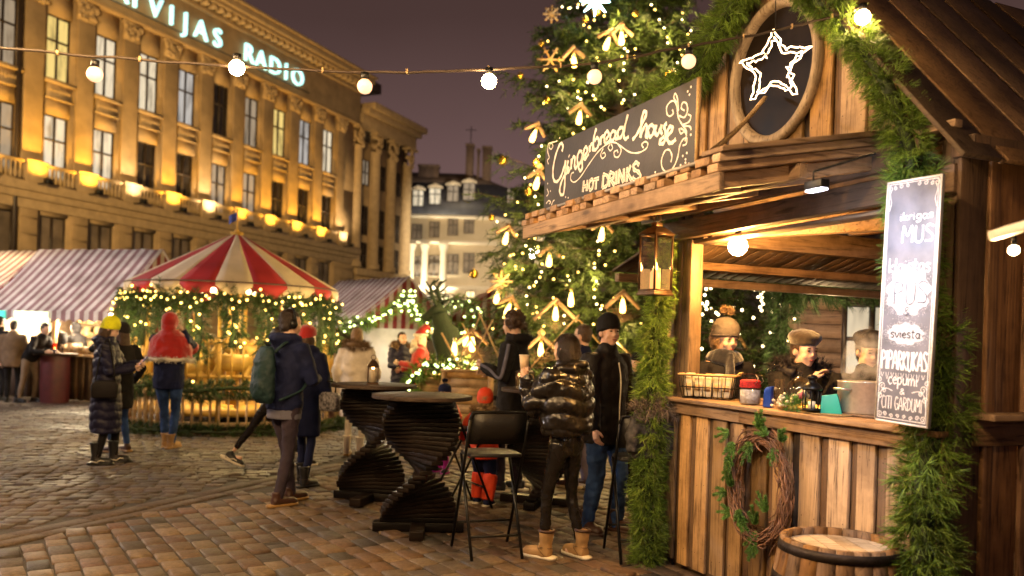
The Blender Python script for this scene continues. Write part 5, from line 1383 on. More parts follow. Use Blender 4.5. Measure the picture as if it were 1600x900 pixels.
# ride figures: small yellow horses on poles
def ride(parent, a, r0, dz):
    hx, hy = r0 * math.cos(a), r0 * math.sin(a); Mr = Matrix.Translation((hx, hy, .95 + dz)) @ Matrix.Rotation(a + PI / 2, 4, 'Z')
    T = lambda p: tuple(Mr @ Vector(p))
    m = MB()
    m.tube([T((-.32, 0, .05)), T((-.15, 0, .07)), T((.1, 0, .05)), T((.26, 0, .1))], [.10, .15, .14, .12], 10)
    m.tube([T((.22, 0, .10)), T((.36, 0, .3)), T((.42, 0, .42))], [.12, .08, .065], 9); m.tube([T((.38, 0, .45)), T((.52, 0, .38)), T((.6, 0, .32))], [.075, .055, .035], 8)
    for x, s in ((.2, 1), (.2, -1), (-.26, 1), (-.26, -1)): m.tube([T((x, s * .07, .02)), T((x + .1 * s, s * .08, -.2)), T((x + .02 * s, s * .08, -.42))], [.055, .035, .028], 7)
    m.tube([T((-.36, 0, .08)), T((-.46, 0, -.02)), T((-.44, 0, -.2))], [.03, .045, .015], 6)
    o = m.build('ride_horse', M['horse'], parent, True, world=False)
    m = MB(); m.tube([T((0, 0, -.65)), T((0, 0, 1.3))], .018, 6); m.build('ride_pole', M['gold'], o, True, world=False)
M['horse'] = mat('cream_yellow_paint', (.62, .42, .10), .4, var=.3, scale=4)
for a in (-2.3, -1.75, -1.2, -.6, .4, 1.4, 2.5): ride(car, a, 1.18, -.05 + .1 * (a > -1.5))
M['wlight'] = emit('carousel_lamp', (1, .80, .48), 10)
m = MB()
for k in range(6): a = 2 * PI * k / 6 + .2; m.ell((.55 * math.cos(a), .55 * math.sin(a), 2.2), .05, 10, 8)
m.build('lamp_ring', M['wlight'], car, True, world=False)
def ringpt(a, r, z): return Vector((CCX + r * math.cos(a), CCY + r * math.sin(a), z))
# evergreen belts and swags round it, with fairy lights
pts_f = []
for k in range(7):
    a0 = R(-185 + 30 * k); aa = np.linspace(a0, a0 + R(30), 5)
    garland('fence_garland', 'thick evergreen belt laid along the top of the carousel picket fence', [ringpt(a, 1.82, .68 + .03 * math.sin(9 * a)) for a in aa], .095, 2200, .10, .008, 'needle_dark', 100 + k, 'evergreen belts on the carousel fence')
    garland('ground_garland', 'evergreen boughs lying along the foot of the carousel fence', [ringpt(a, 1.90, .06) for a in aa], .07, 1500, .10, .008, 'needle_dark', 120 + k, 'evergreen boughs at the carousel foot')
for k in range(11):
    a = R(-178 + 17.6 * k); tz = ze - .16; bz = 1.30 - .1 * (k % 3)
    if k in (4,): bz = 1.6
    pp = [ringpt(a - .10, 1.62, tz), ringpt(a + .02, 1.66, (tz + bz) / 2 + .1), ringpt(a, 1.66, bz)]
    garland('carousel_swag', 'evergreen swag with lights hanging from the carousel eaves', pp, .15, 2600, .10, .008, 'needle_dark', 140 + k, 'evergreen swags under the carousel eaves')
    sp_ = smoothpts(pp, 8); r = np.random.default_rng(160 + k)
    for q in range(9):
        p = sp_[r.integers(len(sp_))]; out = Vector((p.x - CCX, p.y - CCY, 0)).normalized()
        pts_f.append(p + out * r.uniform(.08, .17) + Vector((r.normal(0, .10), 0, r.normal(0, .06))))
    if k < 10:
        sw = [ringpt(a - .1 + R(17.6) * t, 1.64, tz - .02 - .16 * math.sin(PI * t)) for t in np.linspace(0, 1, 6)]
        garland('eaves_garland', 'thin evergreen festoon under the scalloped carousel roof edge', sw, .08, 900, .09, .008, 'needle_dark', 180 + k, 'evergreen festoons under the carousel roof')
        for t in (.1, .3, .5, .7, .9): pts_f.append(ringpt(a - .1 + R(17.6) * t, 1.74, tz - .02 - .16 * math.sin(PI * t) + .03))
for a in np.linspace(R(-165), R(-10), 7): pts_f.append(ringpt(a, 1.96, .80))
def fairy(name, label, pts, r, mt, group=None, cable=False):
    pts = sorted(pts, key=lambda p: p.y); t = thing(name, label, 'string lights', pts[0], 0, group)
    base = MB(); base.ell((0, 0, 0), r, 6, 4); me = base.mesh('bulb'); me.polygons.foreach_set('use_smooth', [True] * len(me.polygons)); me.materials.append(M[mt])
    for p in pts[:98]:
        o = bpy.data.objects.new('bulb', me); COL.objects.link(o); o.parent = t; o.location = p - t.location
    if len(pts) > 98:
        m = MB()
        for p in pts[98:]: m.ell(p - t.location, r, 6, 4)
        o = m.build('bulbs', M[mt], t, True, world=False); o['kind'] = 'stuff'
    return t
M['fairy'] = emit('fairy_bulb_amber', (1, .62, .14), 8); M['fairy_w'] = emit('fairy_bulb_pale', (1, .80, .42), 9); M['fairy_g'] = emit('fairy_bulb_greenish', (.80, 1.0, .36), 6)
fairy('fairy_lights', 'warm yellow fairy lights wound through the carousel evergreens', pts_f, .019, 'fairy')
# ================================================================ the big Christmas tree
TX, TY, TH = P(960, 500, 16.0).x, 16.0, 12.5
tree = thing('christmas_tree', 'tall lit Christmas spruce hung with gold baubles and wooden lamps', 'christmas tree', (TX, TY, 0))
def TR(z): return float(np.interp(z, [.9, 1.9, 3.1, 4.4, 5.6, 6.8, 8, 10, 12.5], [2.3, 2.45, 2.15, 1.9, 1.8, 1.65, 1.4, .9, .1]))
m = MB(); m.tube([(0, 0, 0), (0, 0, 6), (0, 0, TH)], [.2, .13, .02], 10); M['bark'] = mat('spruce_bark', (.07, .045, .03), .9, var=.4, scale=14, bump=.6)
def spruce(t, rfun, z0, z1, nb, seed, ntw=20, nneed=15, nl=.10, wd=.016, mt='spruce', back=.75):
    r = np.random.default_rng(seed); Q = []; br = MB()
    for i in range(nb):
        z = z0 + (z1 - z0) * (1 - (1 - (i + r.uniform(0, 1)) / nb) ** 1.0); a = r.uniform(0, 2 * PI) if r.uniform() > .25 else r.uniform(-PI, 0)
        L_ = rfun(z) * r.uniform(.72, 1.10) * (1.35 if r.uniform() < .09 else 1); d = np.array((math.cos(a), math.sin(a), 0)); sag = r.uniform(.12, .30); k = 9
        s = np.linspace(0, 1, k); pts = d * (s * L_)[:, None]; pts[:, 2] = z + L_ * (.10 * s - sag * s ** 2 + .16 * s ** 4)
        br.tube([tuple(p) for p in pts[::2]], [.028, .022, .016, .010, .004], 4, False)
        n = int(ntw * max(.45, L_ / 2)); ts = r.uniform(.15, 1, n) ** .8
        base = np.stack([np.interp(ts, s, pts[:, c]) for c in range(3)], 1); tg = np.gradient(pts, axis=0); tg /= np.linalg.norm(tg, axis=1)[:, None]
        tt = np.stack([np.interp(ts, s, tg[:, c]) for c in range(3)], 1); side = np.cross(tt, (0, 0, 1.)); side /= np.linalg.norm(side, axis=1)[:, None]
        sg = np.where(r.uniform(size=n) < .5, -1, 1)[:, None]; td = tt * r.uniform(.4, 1, n)[:, None] + side * sg * r.uniform(.2, .9, n)[:, None]; td[:, 2] -= r.uniform(.05, .75, n); td /= np.linalg.norm(td, axis=1)[:, None]
        tl = L_ * .24 * r.uniform(.5, 1.2, n) * (1.15 - .55 * ts)
        B = np.repeat(base, nneed, 0); T = np.repeat(td, nneed, 0); u = np.tile(np.linspace(.02, 1, nneed), n) ; pos = B + T * (u * np.repeat(tl, nneed))[:, None]; pos[:, 2] -= (u ** 2) * np.repeat(tl, nneed) * .12
        D = T * .9 + r.normal(0, .55, pos.shape); D /= np.linalg.norm(D, axis=1)[:, None]; N = len(pos); Wv = np.cross(D, r.normal(size=(N, 3))); Wv /= np.linalg.norm(Wv, axis=1)[:, None]; Wv *= wd / 2
        ln = nl * r.uniform(.6, 1.2, N)[:, None]; Q.append(np.stack([pos - Wv, pos + Wv, pos + D * ln + Wv * .4, pos + D * ln - Wv * .4], 1))
    m = MB(); m.quads(np.concatenate(Q)); o = m.build('crown', M[mt], t, world=False); br.build('branches', M['bark'], o, world=False); print('needles', name_of(t), m.n // 4)
name_of = lambda t: t.name
M['spruce'] = needle_mat('spruce_needles', (.014, .028, .006), (.055, .085, .016), brown=(.05, .04, .015))
m.build('trunk', M['bark'], tree, True, world=False)
spruce(tree, TR, .9, 12.3, 760, 21, 26, 16, .12, .019)
def treepx(px, py, off=.05):
    """a point on the outside of the crown seen at a pixel"""
    d = 12.6
    while d < 17:
        p = P(px, py, d)
        if (p.x - TX) ** 2 + (p.y - TY) ** 2 < (TR(p.z) + off) ** 2: return p
        d += .04
    return P(px, py, 15.2)
r = np.random.default_rng(33); fa, fw = [], []
seeds = [(835 + 12 * math.sin(i * .9), 215 + i * 13) for i in range(22)] + [(972 + 3 * math.sin(i), 60 + i * 13) for i in range(9)] + [(930 + 3 * math.sin(i * 2), 380 + i * 14) for i in range(8)] + [(1065 + 14 * math.sin(i * .5), 20 + i * 11) for i in range(11)] + [(1020 + i * 5, 8 + i * 12) for i in range(6)] + [(880 + i * 6, 12 + 3 * math.sin(i)) for i in range(8)] + [(905 + i * 8, 160 + 8 * math.sin(i * 1.7)) for i in range(6)] + [(1110 + 2 * math.sin(i), 395 + 12 * i) for i in range(8)]
for i, (x, y) in enumerate(seeds): (fw if i % 3 else fa).append(treepx(x + r.normal(0, 3), y + r.normal(0, 3)))
for i in range(120):
    y = r.uniform(20, 590); hw_ = np.interp(y, [20, 200, 480, 590], [105, 165, 215, 200]); x = 960 + r.uniform(-1, 1) * hw_; (fa if r.uniform() < .6 else fw).append(treepx(x, y))
for i in range(30): fa.append(treepx(r.uniform(770, 850), r.uniform(360, 580)))
fairy('fairy_lights', 'amber fairy lights scattered deep in the Christmas tree', fa, .018, 'fairy'); fairy('fairy_lights', 'pale white fairy lights in hanging strands on the Christmas tree', fw, .017, 'fairy_w')
M['bauble'] = mat('gold_bauble_glass', (.55, .33, .05), .12, .85, var=.2, scale=4)
bpos = [((846, 68), 'high on the open side of the tree near a snowflake'), ((813, 118), 'alone on a branch tip over the sky'), ((855, 157), 'below the straw snowflake'), ((785, 251), 'at the end of a low branch over the corner house'), ((768, 340), 'on the middle branch before the mansard windows'), ((838, 255), 'above a wooden lamp beside the board corner'), ((932, 18), 'right under the blue star lamp'), ((915, 30), 'beside the top wooden stars'), ((993, 22), 'near the top strand of white lights'), ((740, 428), 'on the lowest outer branch'), ((910, 350), 'under the canopy edge'), ((1045, 118), 'half hidden beside the gable garland'), ((826, 300), 'between two bright wooden lamps')]
for (x, y), w in bpos:
    c_ = treepx(x, y, .15); t = thing('bauble', 'gold bauble ' + w, 'bauble', c_, 0, 'gold baubles on the tree'); rad = .062 + .012 * (x % 3)
    m = MB(); m.ell((0, 0, 0), rad, 16, 10); m.build('ball', M['bauble'], t, True, world=False); m = MB(); m.lathe([(0, rad * .95), (rad * .2, rad * .95), (rad * .2, rad * 1.18), (0, rad * 1.2)], n=8); m.build('cap', M['gold'], t, world=False)
M['tall_bulb'] = emit('tall_warm_bulb', (1, .62, .16), 9)
def glow(p, e, col=(1, .62, .2), r_=.05):
    l = bpy.data.lights.new('lamp_glow', 'POINT'); o = bpy.data.objects.new('lamp_glow', l); COL.objects.link(o); o.location = p; l.energy = e; l.color = col; l.shadow_soft_size = r_
def chevron(px, py, w, label, diamond=False, tilt=0.0, boards=True, sz=1.0, lattice=False, d=None):
    p = treepx(px, py, .22) if d is None else P(px, py, d); t = thing('chevron_lamp', label, 'lamp', p, tilt, 'wooden chevron lamps on the tree'); t.rotation_euler = (0, tilt, 0)
    m = MB(); m.lathe([(0, -.10), (.038, -.085), (.05, -.04), (.042, .03), (.026, .10), (.02, .13)], n=12); bo = m.build('bulb', M['tall_bulb'], t, True, world=False); glow(p + Vector((0, -.25, -.16)), 26); m = MB(); m.lathe([(.022, .13), (.022, .19), (0, .19)], n=8); m.build('socket', M['gold'], bo, world=False)
    if boards:
        L_ = .19 * sz
        for s in (-1, 1): m = MB(); m.bar((0 - s * .02, .03 * s, .27), (s * L_, .03 * s, .27 - L_), .03, .06); m.build('board', M['plank_x'], t, world=False)
    if diamond: m = MB(); m.prism([(0, .22), (.075, .30), (0, .38), (-.075, .30)], -.03, -.005); m.build('diamond', M['newwood'], t, world=False)
    if lattice:
        m = MB()
        for i in range(-5, 6): m.bar((i * .07, .05, .25 - abs(i * .07)), (i * .07 * .2 + .0, .05, -.25 + abs(i) * .01), .006, .006)
        for i in range(6): m.bar((-.3 + .05 * i, .05, -.03 - .05 * i + .0), (.3 - .05 * i, .05, -.03 - .05 * i), .006, .006)
        m.build('wire_lattice', M['brass'], t, world=False)
for a in ((905, 186, 1, 'lamp tucked under a wooden chevron behind the house end of the sign', False, .1), (897, 97, 1, 'wooden cross lamp just above the bulb cable', False, -.1), (833, 214, 1, 'tilted wooden lamp near the outer branch beside the sign', False, .35), (838, 288, 1, 'bright lamp level with the low corner of the long sign', True, .2), (971, 62, 1, 'lamp high in the tree over the word house', False, .0), (948, 70, 1, 'small chevron lamp high in the tree beside a strand', False, .3), (858, 408, 1, 'neat wooden chevron lamp in the dark middle of the tree', False, 0), (940, 368, 1, 'wooden lamp just below the canopy fascia', False, .1), (790, 374, 1, 'bright lamp low on the outer tree edge by the corner house', False, .2), (776, 466, 1, 'pair side wooden star lamp above the curly haired man', False, .15), (793, 486, 1, 'lowest lamp beside the curly haired man', False, .3), (868, 492, 1, 'lattice chevron lamp above the dark haired woman', False, 0, True, 1.9, True), (845, 548, 1, 'diamond topped lamp between the curly haired man and dark haired woman', True, 0, True, 1.6, True), (973, 480, 1, 'lattice chevron lamp behind the black beanie', False, 0, True, 1.5, True), (892, 470, 1, 'small round lamp above the cropped haired man', False, 0, False), (738, 540, 1, 'paired lamp on the lattice beside the reindeer', False, 0, True, 1.3, True, 13.0), (728, 532, 1, 'second paired lamp on the lattice beside the reindeer', False, 0, False, 1, False, 13.1), (710, 547, 1, 'round lamp near the reindeer flank', False, 0, False, 1, False, 13.2)):
    chevron(*a)
def straw_star(px, py, rad, label, nsp=8):
    p = treepx(px, py, .2); m = MB()
    for i in range(nsp // 2): a = PI * i / (nsp // 2); m.bar((-rad * math.cos(a), .003 * i, -rad * math.sin(a)), (rad * math.cos(a), .003 * i, rad * math.sin(a)), .025, .03)
    for i in range(nsp): a = 2 * PI * i / nsp; q = Vector((math.cos(a), 0, math.sin(a))) * rad * .65; e = Vector((-math.sin(a), 0, math.cos(a))) * rad * .2; m.bar(q - e + Vector((0, -.02, 0)), q + e + Vector((0, -.02, 0)), .02, .02)
    o = m.build('straw_star', M['newwood']); o.location = p; tag(o, label, 'ornament')
straw_star(860, 93, .24, 'wooden snowflake ornament near the outer tree edge', 6); straw_star(1050, 120, .12, 'small straw star beside the gable garland'); straw_star(783, 440, .2, 'straw star above the curly haired man'); straw_star(862, 22, .16, 'straw star near the very top of the picture')
p = treepx(930, 2, .3); t = thing('star_lamp', 'bluish white star lamp at the top of the view in the tree', 'lamp', p); m = MB()
for i in range(8): a = PI * i / 8 * 2; m.tube([(0, 0, 0), (.26 * math.cos(a), 0, .26 * math.sin(a))], [.04, .005], 6)
M['bluestar'] = emit('blue_star_light', (.45, .85, 1.0), 26); m.build('rays', M['bluestar'], t, world=False)
# pale lattice screens round the foot of the tree
def lattice(label, d, bars, posts=()):
    q0 = P(*bars[0][0], d); t = thing('lattice_screen', label, 'lattice screen', (q0.x, d, 0), 0, 'lattice screens round the tree')
    m = MB()
    for k, (a, b) in enumerate(bars): m.bar(P(*a, d + .025 * (k % 2)) - t.location, P(*b, d + .025 * (k % 2)) - t.location, .022, .085, up=(0, 1, 0))
    m.build('boards', M['newwood'], t, world=False); return t
lattice('crossed pale boards behind the cup of the dark haired woman', 13.1, [((800, 606), (905, 492)), ((842, 520), (915, 606)), ((790, 560), (838, 606)), ((905, 500), (940, 540))])
lattice('crossed pale boards behind the man in the black beanie', 13.3, [((950, 600), (1010, 540)), ((935, 505), (1005, 575)), ((890, 560), (930, 606))])
lattice('crossed pale boards between the reindeer and the curly haired man', 12.6, [((700, 600), (752, 490)), ((748, 488), (800, 606)), ((722, 505), (768, 590)), ((690, 520), (735, 606)), ((770, 500), (712, 606))])
lattice('crossed pale boards behind the pom pom hatted woman', 11.5, [((1165, 590), (1215, 500)), ((1095, 590), (1150, 510)), ((1140, 500), (1190, 585)), ((1190, 590), (1235, 520))])
# ================================================================ reindeer of dark greenery
rd = P(705, 560, 14.6); M['topiary'] = mat('dark_green_topiary', (.014, .030, .012), .8, var=.5, scale=30, bump=.8)
deer = thing('reindeer_figure', 'dark green topiary reindeer head and neck with branching antlers', 'statue', (rd.x, 14.6, 0))
def dpt(px, py, dy=0): q = P(px, py, 14.6) - deer.location; q.y += dy; return q
m = MB(); m.tube(smoothpts([dpt(715, 680), dpt(712, 620), dpt(706, 565), dpt(695, 520), dpt(686, 490)], 4), [.32] * 5 + [.30] * 4 + [.25] * 4 + [.16] * 4, 12)
m.tube([dpt(692, 478), dpt(678, 488), dpt(666, 496), dpt(660, 499)], [.105, .10, .075, .04], 10); m.tube([dpt(692, 474), dpt(700, 468, .1), dpt(706, 470, .1)], [.03, .03, .008], 6)
m.tube([dpt(720, 600), dpt(740, 590), dpt(757, 605)], [.26, .3, .22], 12)
m.build('body', M['topiary'], deer, True, world=False)
for dy, ox_ in ((-.08, 0), (.12, 9)):
    m = MB(); a = lambda x, y: dpt(x + ox_, y, dy); m.tube(smoothpts([a(683, 478), a(676, 462), a(674, 448), a(680, 438)], 4), [.035] * 8 + [.02] * 5, 6)
    for p, q in (((676, 462), (664, 452)), ((674, 452), (666, 440)), ((678, 456), (690, 446)), ((677, 444), (688, 436))): m.tube([a(*p), a(*q)], [.026, .012], 6)
    m.build('antler', M['topiary'], deer, True, world=False)
g_pts = [P(*q) for q in ((535, 508, 18.2), (575, 502, 18.2), (605, 488, 18.2), (625, 470, 18.2), (642, 463, 18.2))]; g2 = [P(*q) for q in ((640, 470, 18.2), (655, 494, 18.2), (672, 512, 18.2), (695, 528, 18.2))]
garland('arch_garland', 'green garland arching over the middle stall gable, rising side', g_pts, .11, 1800, .12, .012, 'needle', 301); garland('arch_garland', 'green garland on the middle stall gable, falling beside the reindeer', g2, .11, 1500, .12, .012, 'needle', 302)
fl = []
for gp in (g_pts, g2):
    sp_ = smoothpts(gp, 7)
    for p in sp_: fl.append(p + Vector((r.normal(0, .05), -.13, r.normal(0, .06))))
fl += [P(x + r.normal(0, 3), y, 18.1) for x in (628, 640, 652) for y in (455, 462, 470, 478, 486)]
fairy('fairy_lights', 'greenish white fairy lights along the middle stall garlands', fl, .024, 'fairy_g')
wreath2 = [P(700 + 26 * math.cos(a), 497 + 22 * math.sin(a) - 5, 17.0) + Vector((1.0, 0, 0)) * .25 for a in np.linspace(0, 2 * PI, 14)]
garland('lit_wreath', 'round lit wreath on the far striped gable', wreath2, .10, 1500, .12, .012, 'needle', 303, cat='wreath')
fairy('fairy_lights', 'fairy lights on the round wreath of the far gable', [p + Vector((r.normal(0, .05), -.12, r.normal(0, .05))) for p in wreath2] + [p + Vector((r.normal(0, .08), -.13, r.normal(0, .08))) for p in wreath2], .024, 'fairy_g')
low = [P(*q) for q in ((640, 612, 12.6), (650, 585, 12.6), (668, 572, 12.6), (690, 572, 12.6), (708, 566, 12.6), (730, 572, 12.7), (745, 578, 12.7))]
garland('low_garland', 'low evergreen arch with green lights before santa and the reindeer', low, .10, 2600, .10, .009, 'needle', 304)
fairy('fairy_lights', 'green tinted fairy lights on the low evergreen arch', [p + Vector((r.normal(0, .05), -.12, r.normal(0, .05))) for p in smoothpts(low, 5)] + [P(640 + r.uniform(-4, 4), 600 + i * 9, 12.5) for i in range(4)], .02, 'fairy_g')
# wooden planters
def planter(px0, px1, pyt, pyb, d, label):
    a, b = P(px0, pyt, d), P(px1, pyb, d); t = thing('wooden_planter', label, 'planter', ((a.x + b.x) / 2, d, 0)); w = (b.x - a.x) / 2; h0, h1 = 0.0, a.z
    m = MB(); z = .06
    while z < h1 - .05: m.box((-w, -.02, z), (w, .02, z + .12)); m.box((w - .02, .022, z), (w, .55, z + .12)); m.box((-w, .022, z), (-w + .02, .55, z + .12)); z += .128
    m.build('boards', M['newwood'], t, world=False); m = MB()
    for x in (-w, w):
        for ya, yb in ((-.045, -.021), (.555, .59)): m = MB(); m.box((x - .035, ya, 0), (x + .035, yb, h1)); m.build('post', M['newwood'], t, world=False)
    m = MB()
    m.box((-w - .05, -.06, h1), (w + .05, .6, h1 + .03)); m.build('rim', M['newwood'], t, world=False)
planter(694, 765, 580, 640, 12.3, 'pale slatted wooden box before the lattice'); planter(655, 690, 588, 640, 12.9, 'brown wooden box behind the low lit arch')
# ================================================================ beyond the stall: trees, far houses, another hut
def fir(label, px, d, h, rad, seed, name='fir_tree', nb=150):
    x = P(px, 500, d).x; t = thing(name, label, 'tree', (x, d, 0)); m = MB(); m.tube([(0, 0, 0), (0, 0, h)], [.07, .01], 8); m.build('trunk', M['bark'], t, True, world=False)
    spruce(t, lambda z: rad * max(.06, 1 - z / h), .25, h - .1, nb, seed, 14, 12, .09, .014); return t
fir('young fir with lights seen through the stall hatch behind the pom pom hat', 1118, 10.4, 3.0, 1.0, 41); fir('young fir seen through the stall hatch beside the brown hut', 1215, 11.2, 2.6, .9, 42)
fl = []
for i in range(46):
    x = r.uniform(1090, 1245); y = r.uniform(440, 590); fl.append(P(x, y, r.uniform(9.6, 10.2)))
for i in range(14): fl.append(P(1108 + r.normal(0, 5), 340 + i * 11, 9.8)); fl.append(P(1190 + r.normal(0, 2), 420 + i * 5, 9.8))
fairy('fairy_lights', 'fairy lights seen through the stall hatch behind the pom pom hat', fl, .018, 'fairy_w')
hp = P(1250, 520, 9.6); h2 = thing('brown_hut', 'brown weatherboarded hut with glowing window beyond the hatch', 'hut', (hp.x, 9.6, 0), R(-10))
m = MB(); z = .05
while z < 2.3: m.box((0, -.01 - .0, z), (2.4, .03, z + .155)); z += .163
m.box((0, .031, 0), (.06, 2.0, 2.3)); M['brownboard'] = wood('brown_weatherboard', (.10, .055, .035), (.19, .11, .07), 'x', island=.2, knots=False); m.build('wall', M['brownboard'], h2, world=False)
wx_ = P(1358, 520, 9.4).x - hp.x; f = bwin(wx_ + .05, Zat(1350, 590, 9.5), Zat(1350, 475, 9.5), .62, 'W', y=-.06, parent=h2, rows=(.52,), t=.04)
m = MB(); m.box((-.1, -.3, 2.3), (2.6, 2.2, 2.36)); m.build('roof', M['plank_dark'], h2, world=False)
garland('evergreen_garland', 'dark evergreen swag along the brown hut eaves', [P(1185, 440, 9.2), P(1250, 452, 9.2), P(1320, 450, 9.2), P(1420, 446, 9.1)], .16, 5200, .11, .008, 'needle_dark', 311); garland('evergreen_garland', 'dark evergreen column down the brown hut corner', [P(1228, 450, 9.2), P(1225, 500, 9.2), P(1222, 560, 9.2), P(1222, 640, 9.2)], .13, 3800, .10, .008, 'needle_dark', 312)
for i, (a, b, d, top, cn, lab) in enumerate(((835, 1010, 62, 350, (.20, .16, .12), 'plain ochre house far behind the tree'), (1010, 1180, 58, 300, (.13, .11, .11), 'grey house far behind the tree beside the stall'), (1180, 1420, 55, 280, (.15, .12, .11), 'dim long house far behind the stall'), (1420, 1750, 50, 200, (.13, .11, .10), 'dim tall house far behind the stall wall'))):
    x0, x1 = P(a, 500, d).x, P(b, 500, d).x; zt = Zat((a + b) / 2, top, d); t = thing('far_house', lab, 'building', ((x0 + x1) / 2, d, 0)); w = (x1 - x0) / 2
    m = MB(); m.box((-w, 0, 0), (w, 12, zt)); m.build('wall', mat('far_render_%d' % i, cn, .9, var=.15, scale=.5), t, world=False)
    m = MB(); m.add([(-w - .3, -.4, zt), (w + .3, -.4, zt), (w + .3, 12.4, zt), (-w - .3, 12.4, zt), (-w + 1, 3.5, zt + 2.6), (w - 1, 3.5, zt + 2.6), (w - 1, 9, zt + 2.6), (-w + 1, 9, zt + 2.6)], [(3,2,1,0),(4,5,6,7),(0,1,5,4),(1,2,6,5),(2,3,7,6),(3,0,4,7)]); m.build('roof', M['mansard'], t, world=False)
    n = int(w * 2 / 2.4)
    for q in range(n):
        for z in np.arange(1.2, zt - 1.5, 3.3): bwin(-w + (q + .5) * 2 * w / n, z, z + 1.7, 1.1, 'P' if (q * 7 + int(z)) % 5 == 0 else 'G', y=-.06, parent=t)
for k in range(5): a = R(-160 + 35 * k); glow(ringpt(a, 1.0, 2.0), 70, (1, .7, .3), .1)
for k in range(7): a = R(-172 + 27 * k); glow(ringpt(a, 2.15, 1.55), 34, (1, .68, .26), .1)
glow(Vector((E.x - 1.3, E.y + 1.0, ez - .25)), 520, (1, .78, .48), .3); glow(Vector((E.x - 2.5, E.y + 1.6, ez - .25)), 520, (1, .78, .48), .3)
for (x, y, e) in ((835, 250, 30), (900, 130, 40), (1000, 60, 40), (960, 30, 40), (1050, 60, 40), (870, 330, 45), (930, 440, 50), (800, 420, 45), (880, 560, 40), (960, 540, 40), (1000, 150, 40)): glow(treepx(x, y, .3), e * 1.6, (1, .68, .26), .1)
glow(P(600, 500, 16.6), 150, (1, .82, .55), .2); glow(P(640, 560, 17.6), 25, (1, .85, .6), .2)  # added point lights brightening the middle stall, no bulbs of their own
glow(P(1290, 500, 8.6), 45, (1, .66, .32), .1); glow(P(1150, 540, 9.2), 25, (1, .7, .3), .1)  # added point lights beyond the hatch, warming the brown hut
# ================================================================ tables and chairs
M['black_slat'] = wood('black_stained_slats', (.003, .002, .0015), (.011, .0065, .0045), 'x', rough=.42, island=.5, knots=False, spec=.18)
M['table_top'] = wood('dark_table_top', (.018, .010, .007), (.06, .035, .022), 'x', rough=.6, island=.2, knots=False, spec=.2)
def spiral_table(label, loc, h, rad, a0, hand=1, tilt=0):
    t = thing('spiral_table', label, 'table', loc, a0, 'spiral slat bar tables')
    m = MB(); m.box((-.36, -.055, 0), (.36, .055, .075)); m.box((-.055, -.36, .001), (.055, -.057, .074)); m.box((-.055, .057, .001), (.055, .36, .074)); m.build('foot', M['black_slat'], t, False, .006, world=False)
    m = MB(); n = 28; pitch = (h - .045 - .078) / n; r_ = np.random.default_rng(int(h * 1000) + 3)
    for i in range(n):
        a = hand * R(8.4) * i + r_.normal(0, .012); L_ = .305 + r_.normal(0, .006); Mr = Matrix.Translation((0, 0, .078 + i * pitch)) @ Matrix.Rotation(a, 4, 'Z')
        m.box((-L_, -.05, .0012), (L_, .05, pitch - .0012), Mr)
    m.build('slat_stack', M['black_slat'], t, False, .003, world=False)
    m = MB(); m.lathe([(0, h - .04), (rad * .55, h - .04), (rad * .55, h - .030), (rad, h - .030), (rad, h), (0, h)], n=44); m.build('table_top', M['table_top'], t, False, .004, world=False)
    return t
T1 = G(650, 836); T2 = G(575, 786); T3 = P(846, 600, 7.9); T3.z = 0
spiral_table('black spiral slat bar table in front, before the folding chair', (T1.x, T1.y + .15, 0), 1.085, .40, R(4))
tb2 = spiral_table('black spiral slat bar table with a candle lantern, behind the front one', (T2.x, T2.y + .15, 0), 1.09, .40, R(-14))
tb3 = spiral_table('black spiral slat bar table half hidden by the woman in leather', (T3.x, T3.y, 0), 1.09, .38, R(75))
lantern('candle_lantern', 'bronze lantern with unlit pillar candle on the second spiral table', (P(577, 600, 7.6).x, T2.y + .12, 1.09), .10, .235, R(12), 'brass', .034, .12, roof_h=.28, flame=True)
lantern('candle_lantern', 'bronze lantern with bright candle on the table beside the leather jacket', (P(820, 600, 7.75).x, 7.75, 1.09), .13, .20, R(25), 'brass', .04, .09, roof_h=.18, wax='wax_glow')
M['chair_fabric'] = mat('black_chair_panel', (.010, .009, .009), .45, bump=.15)
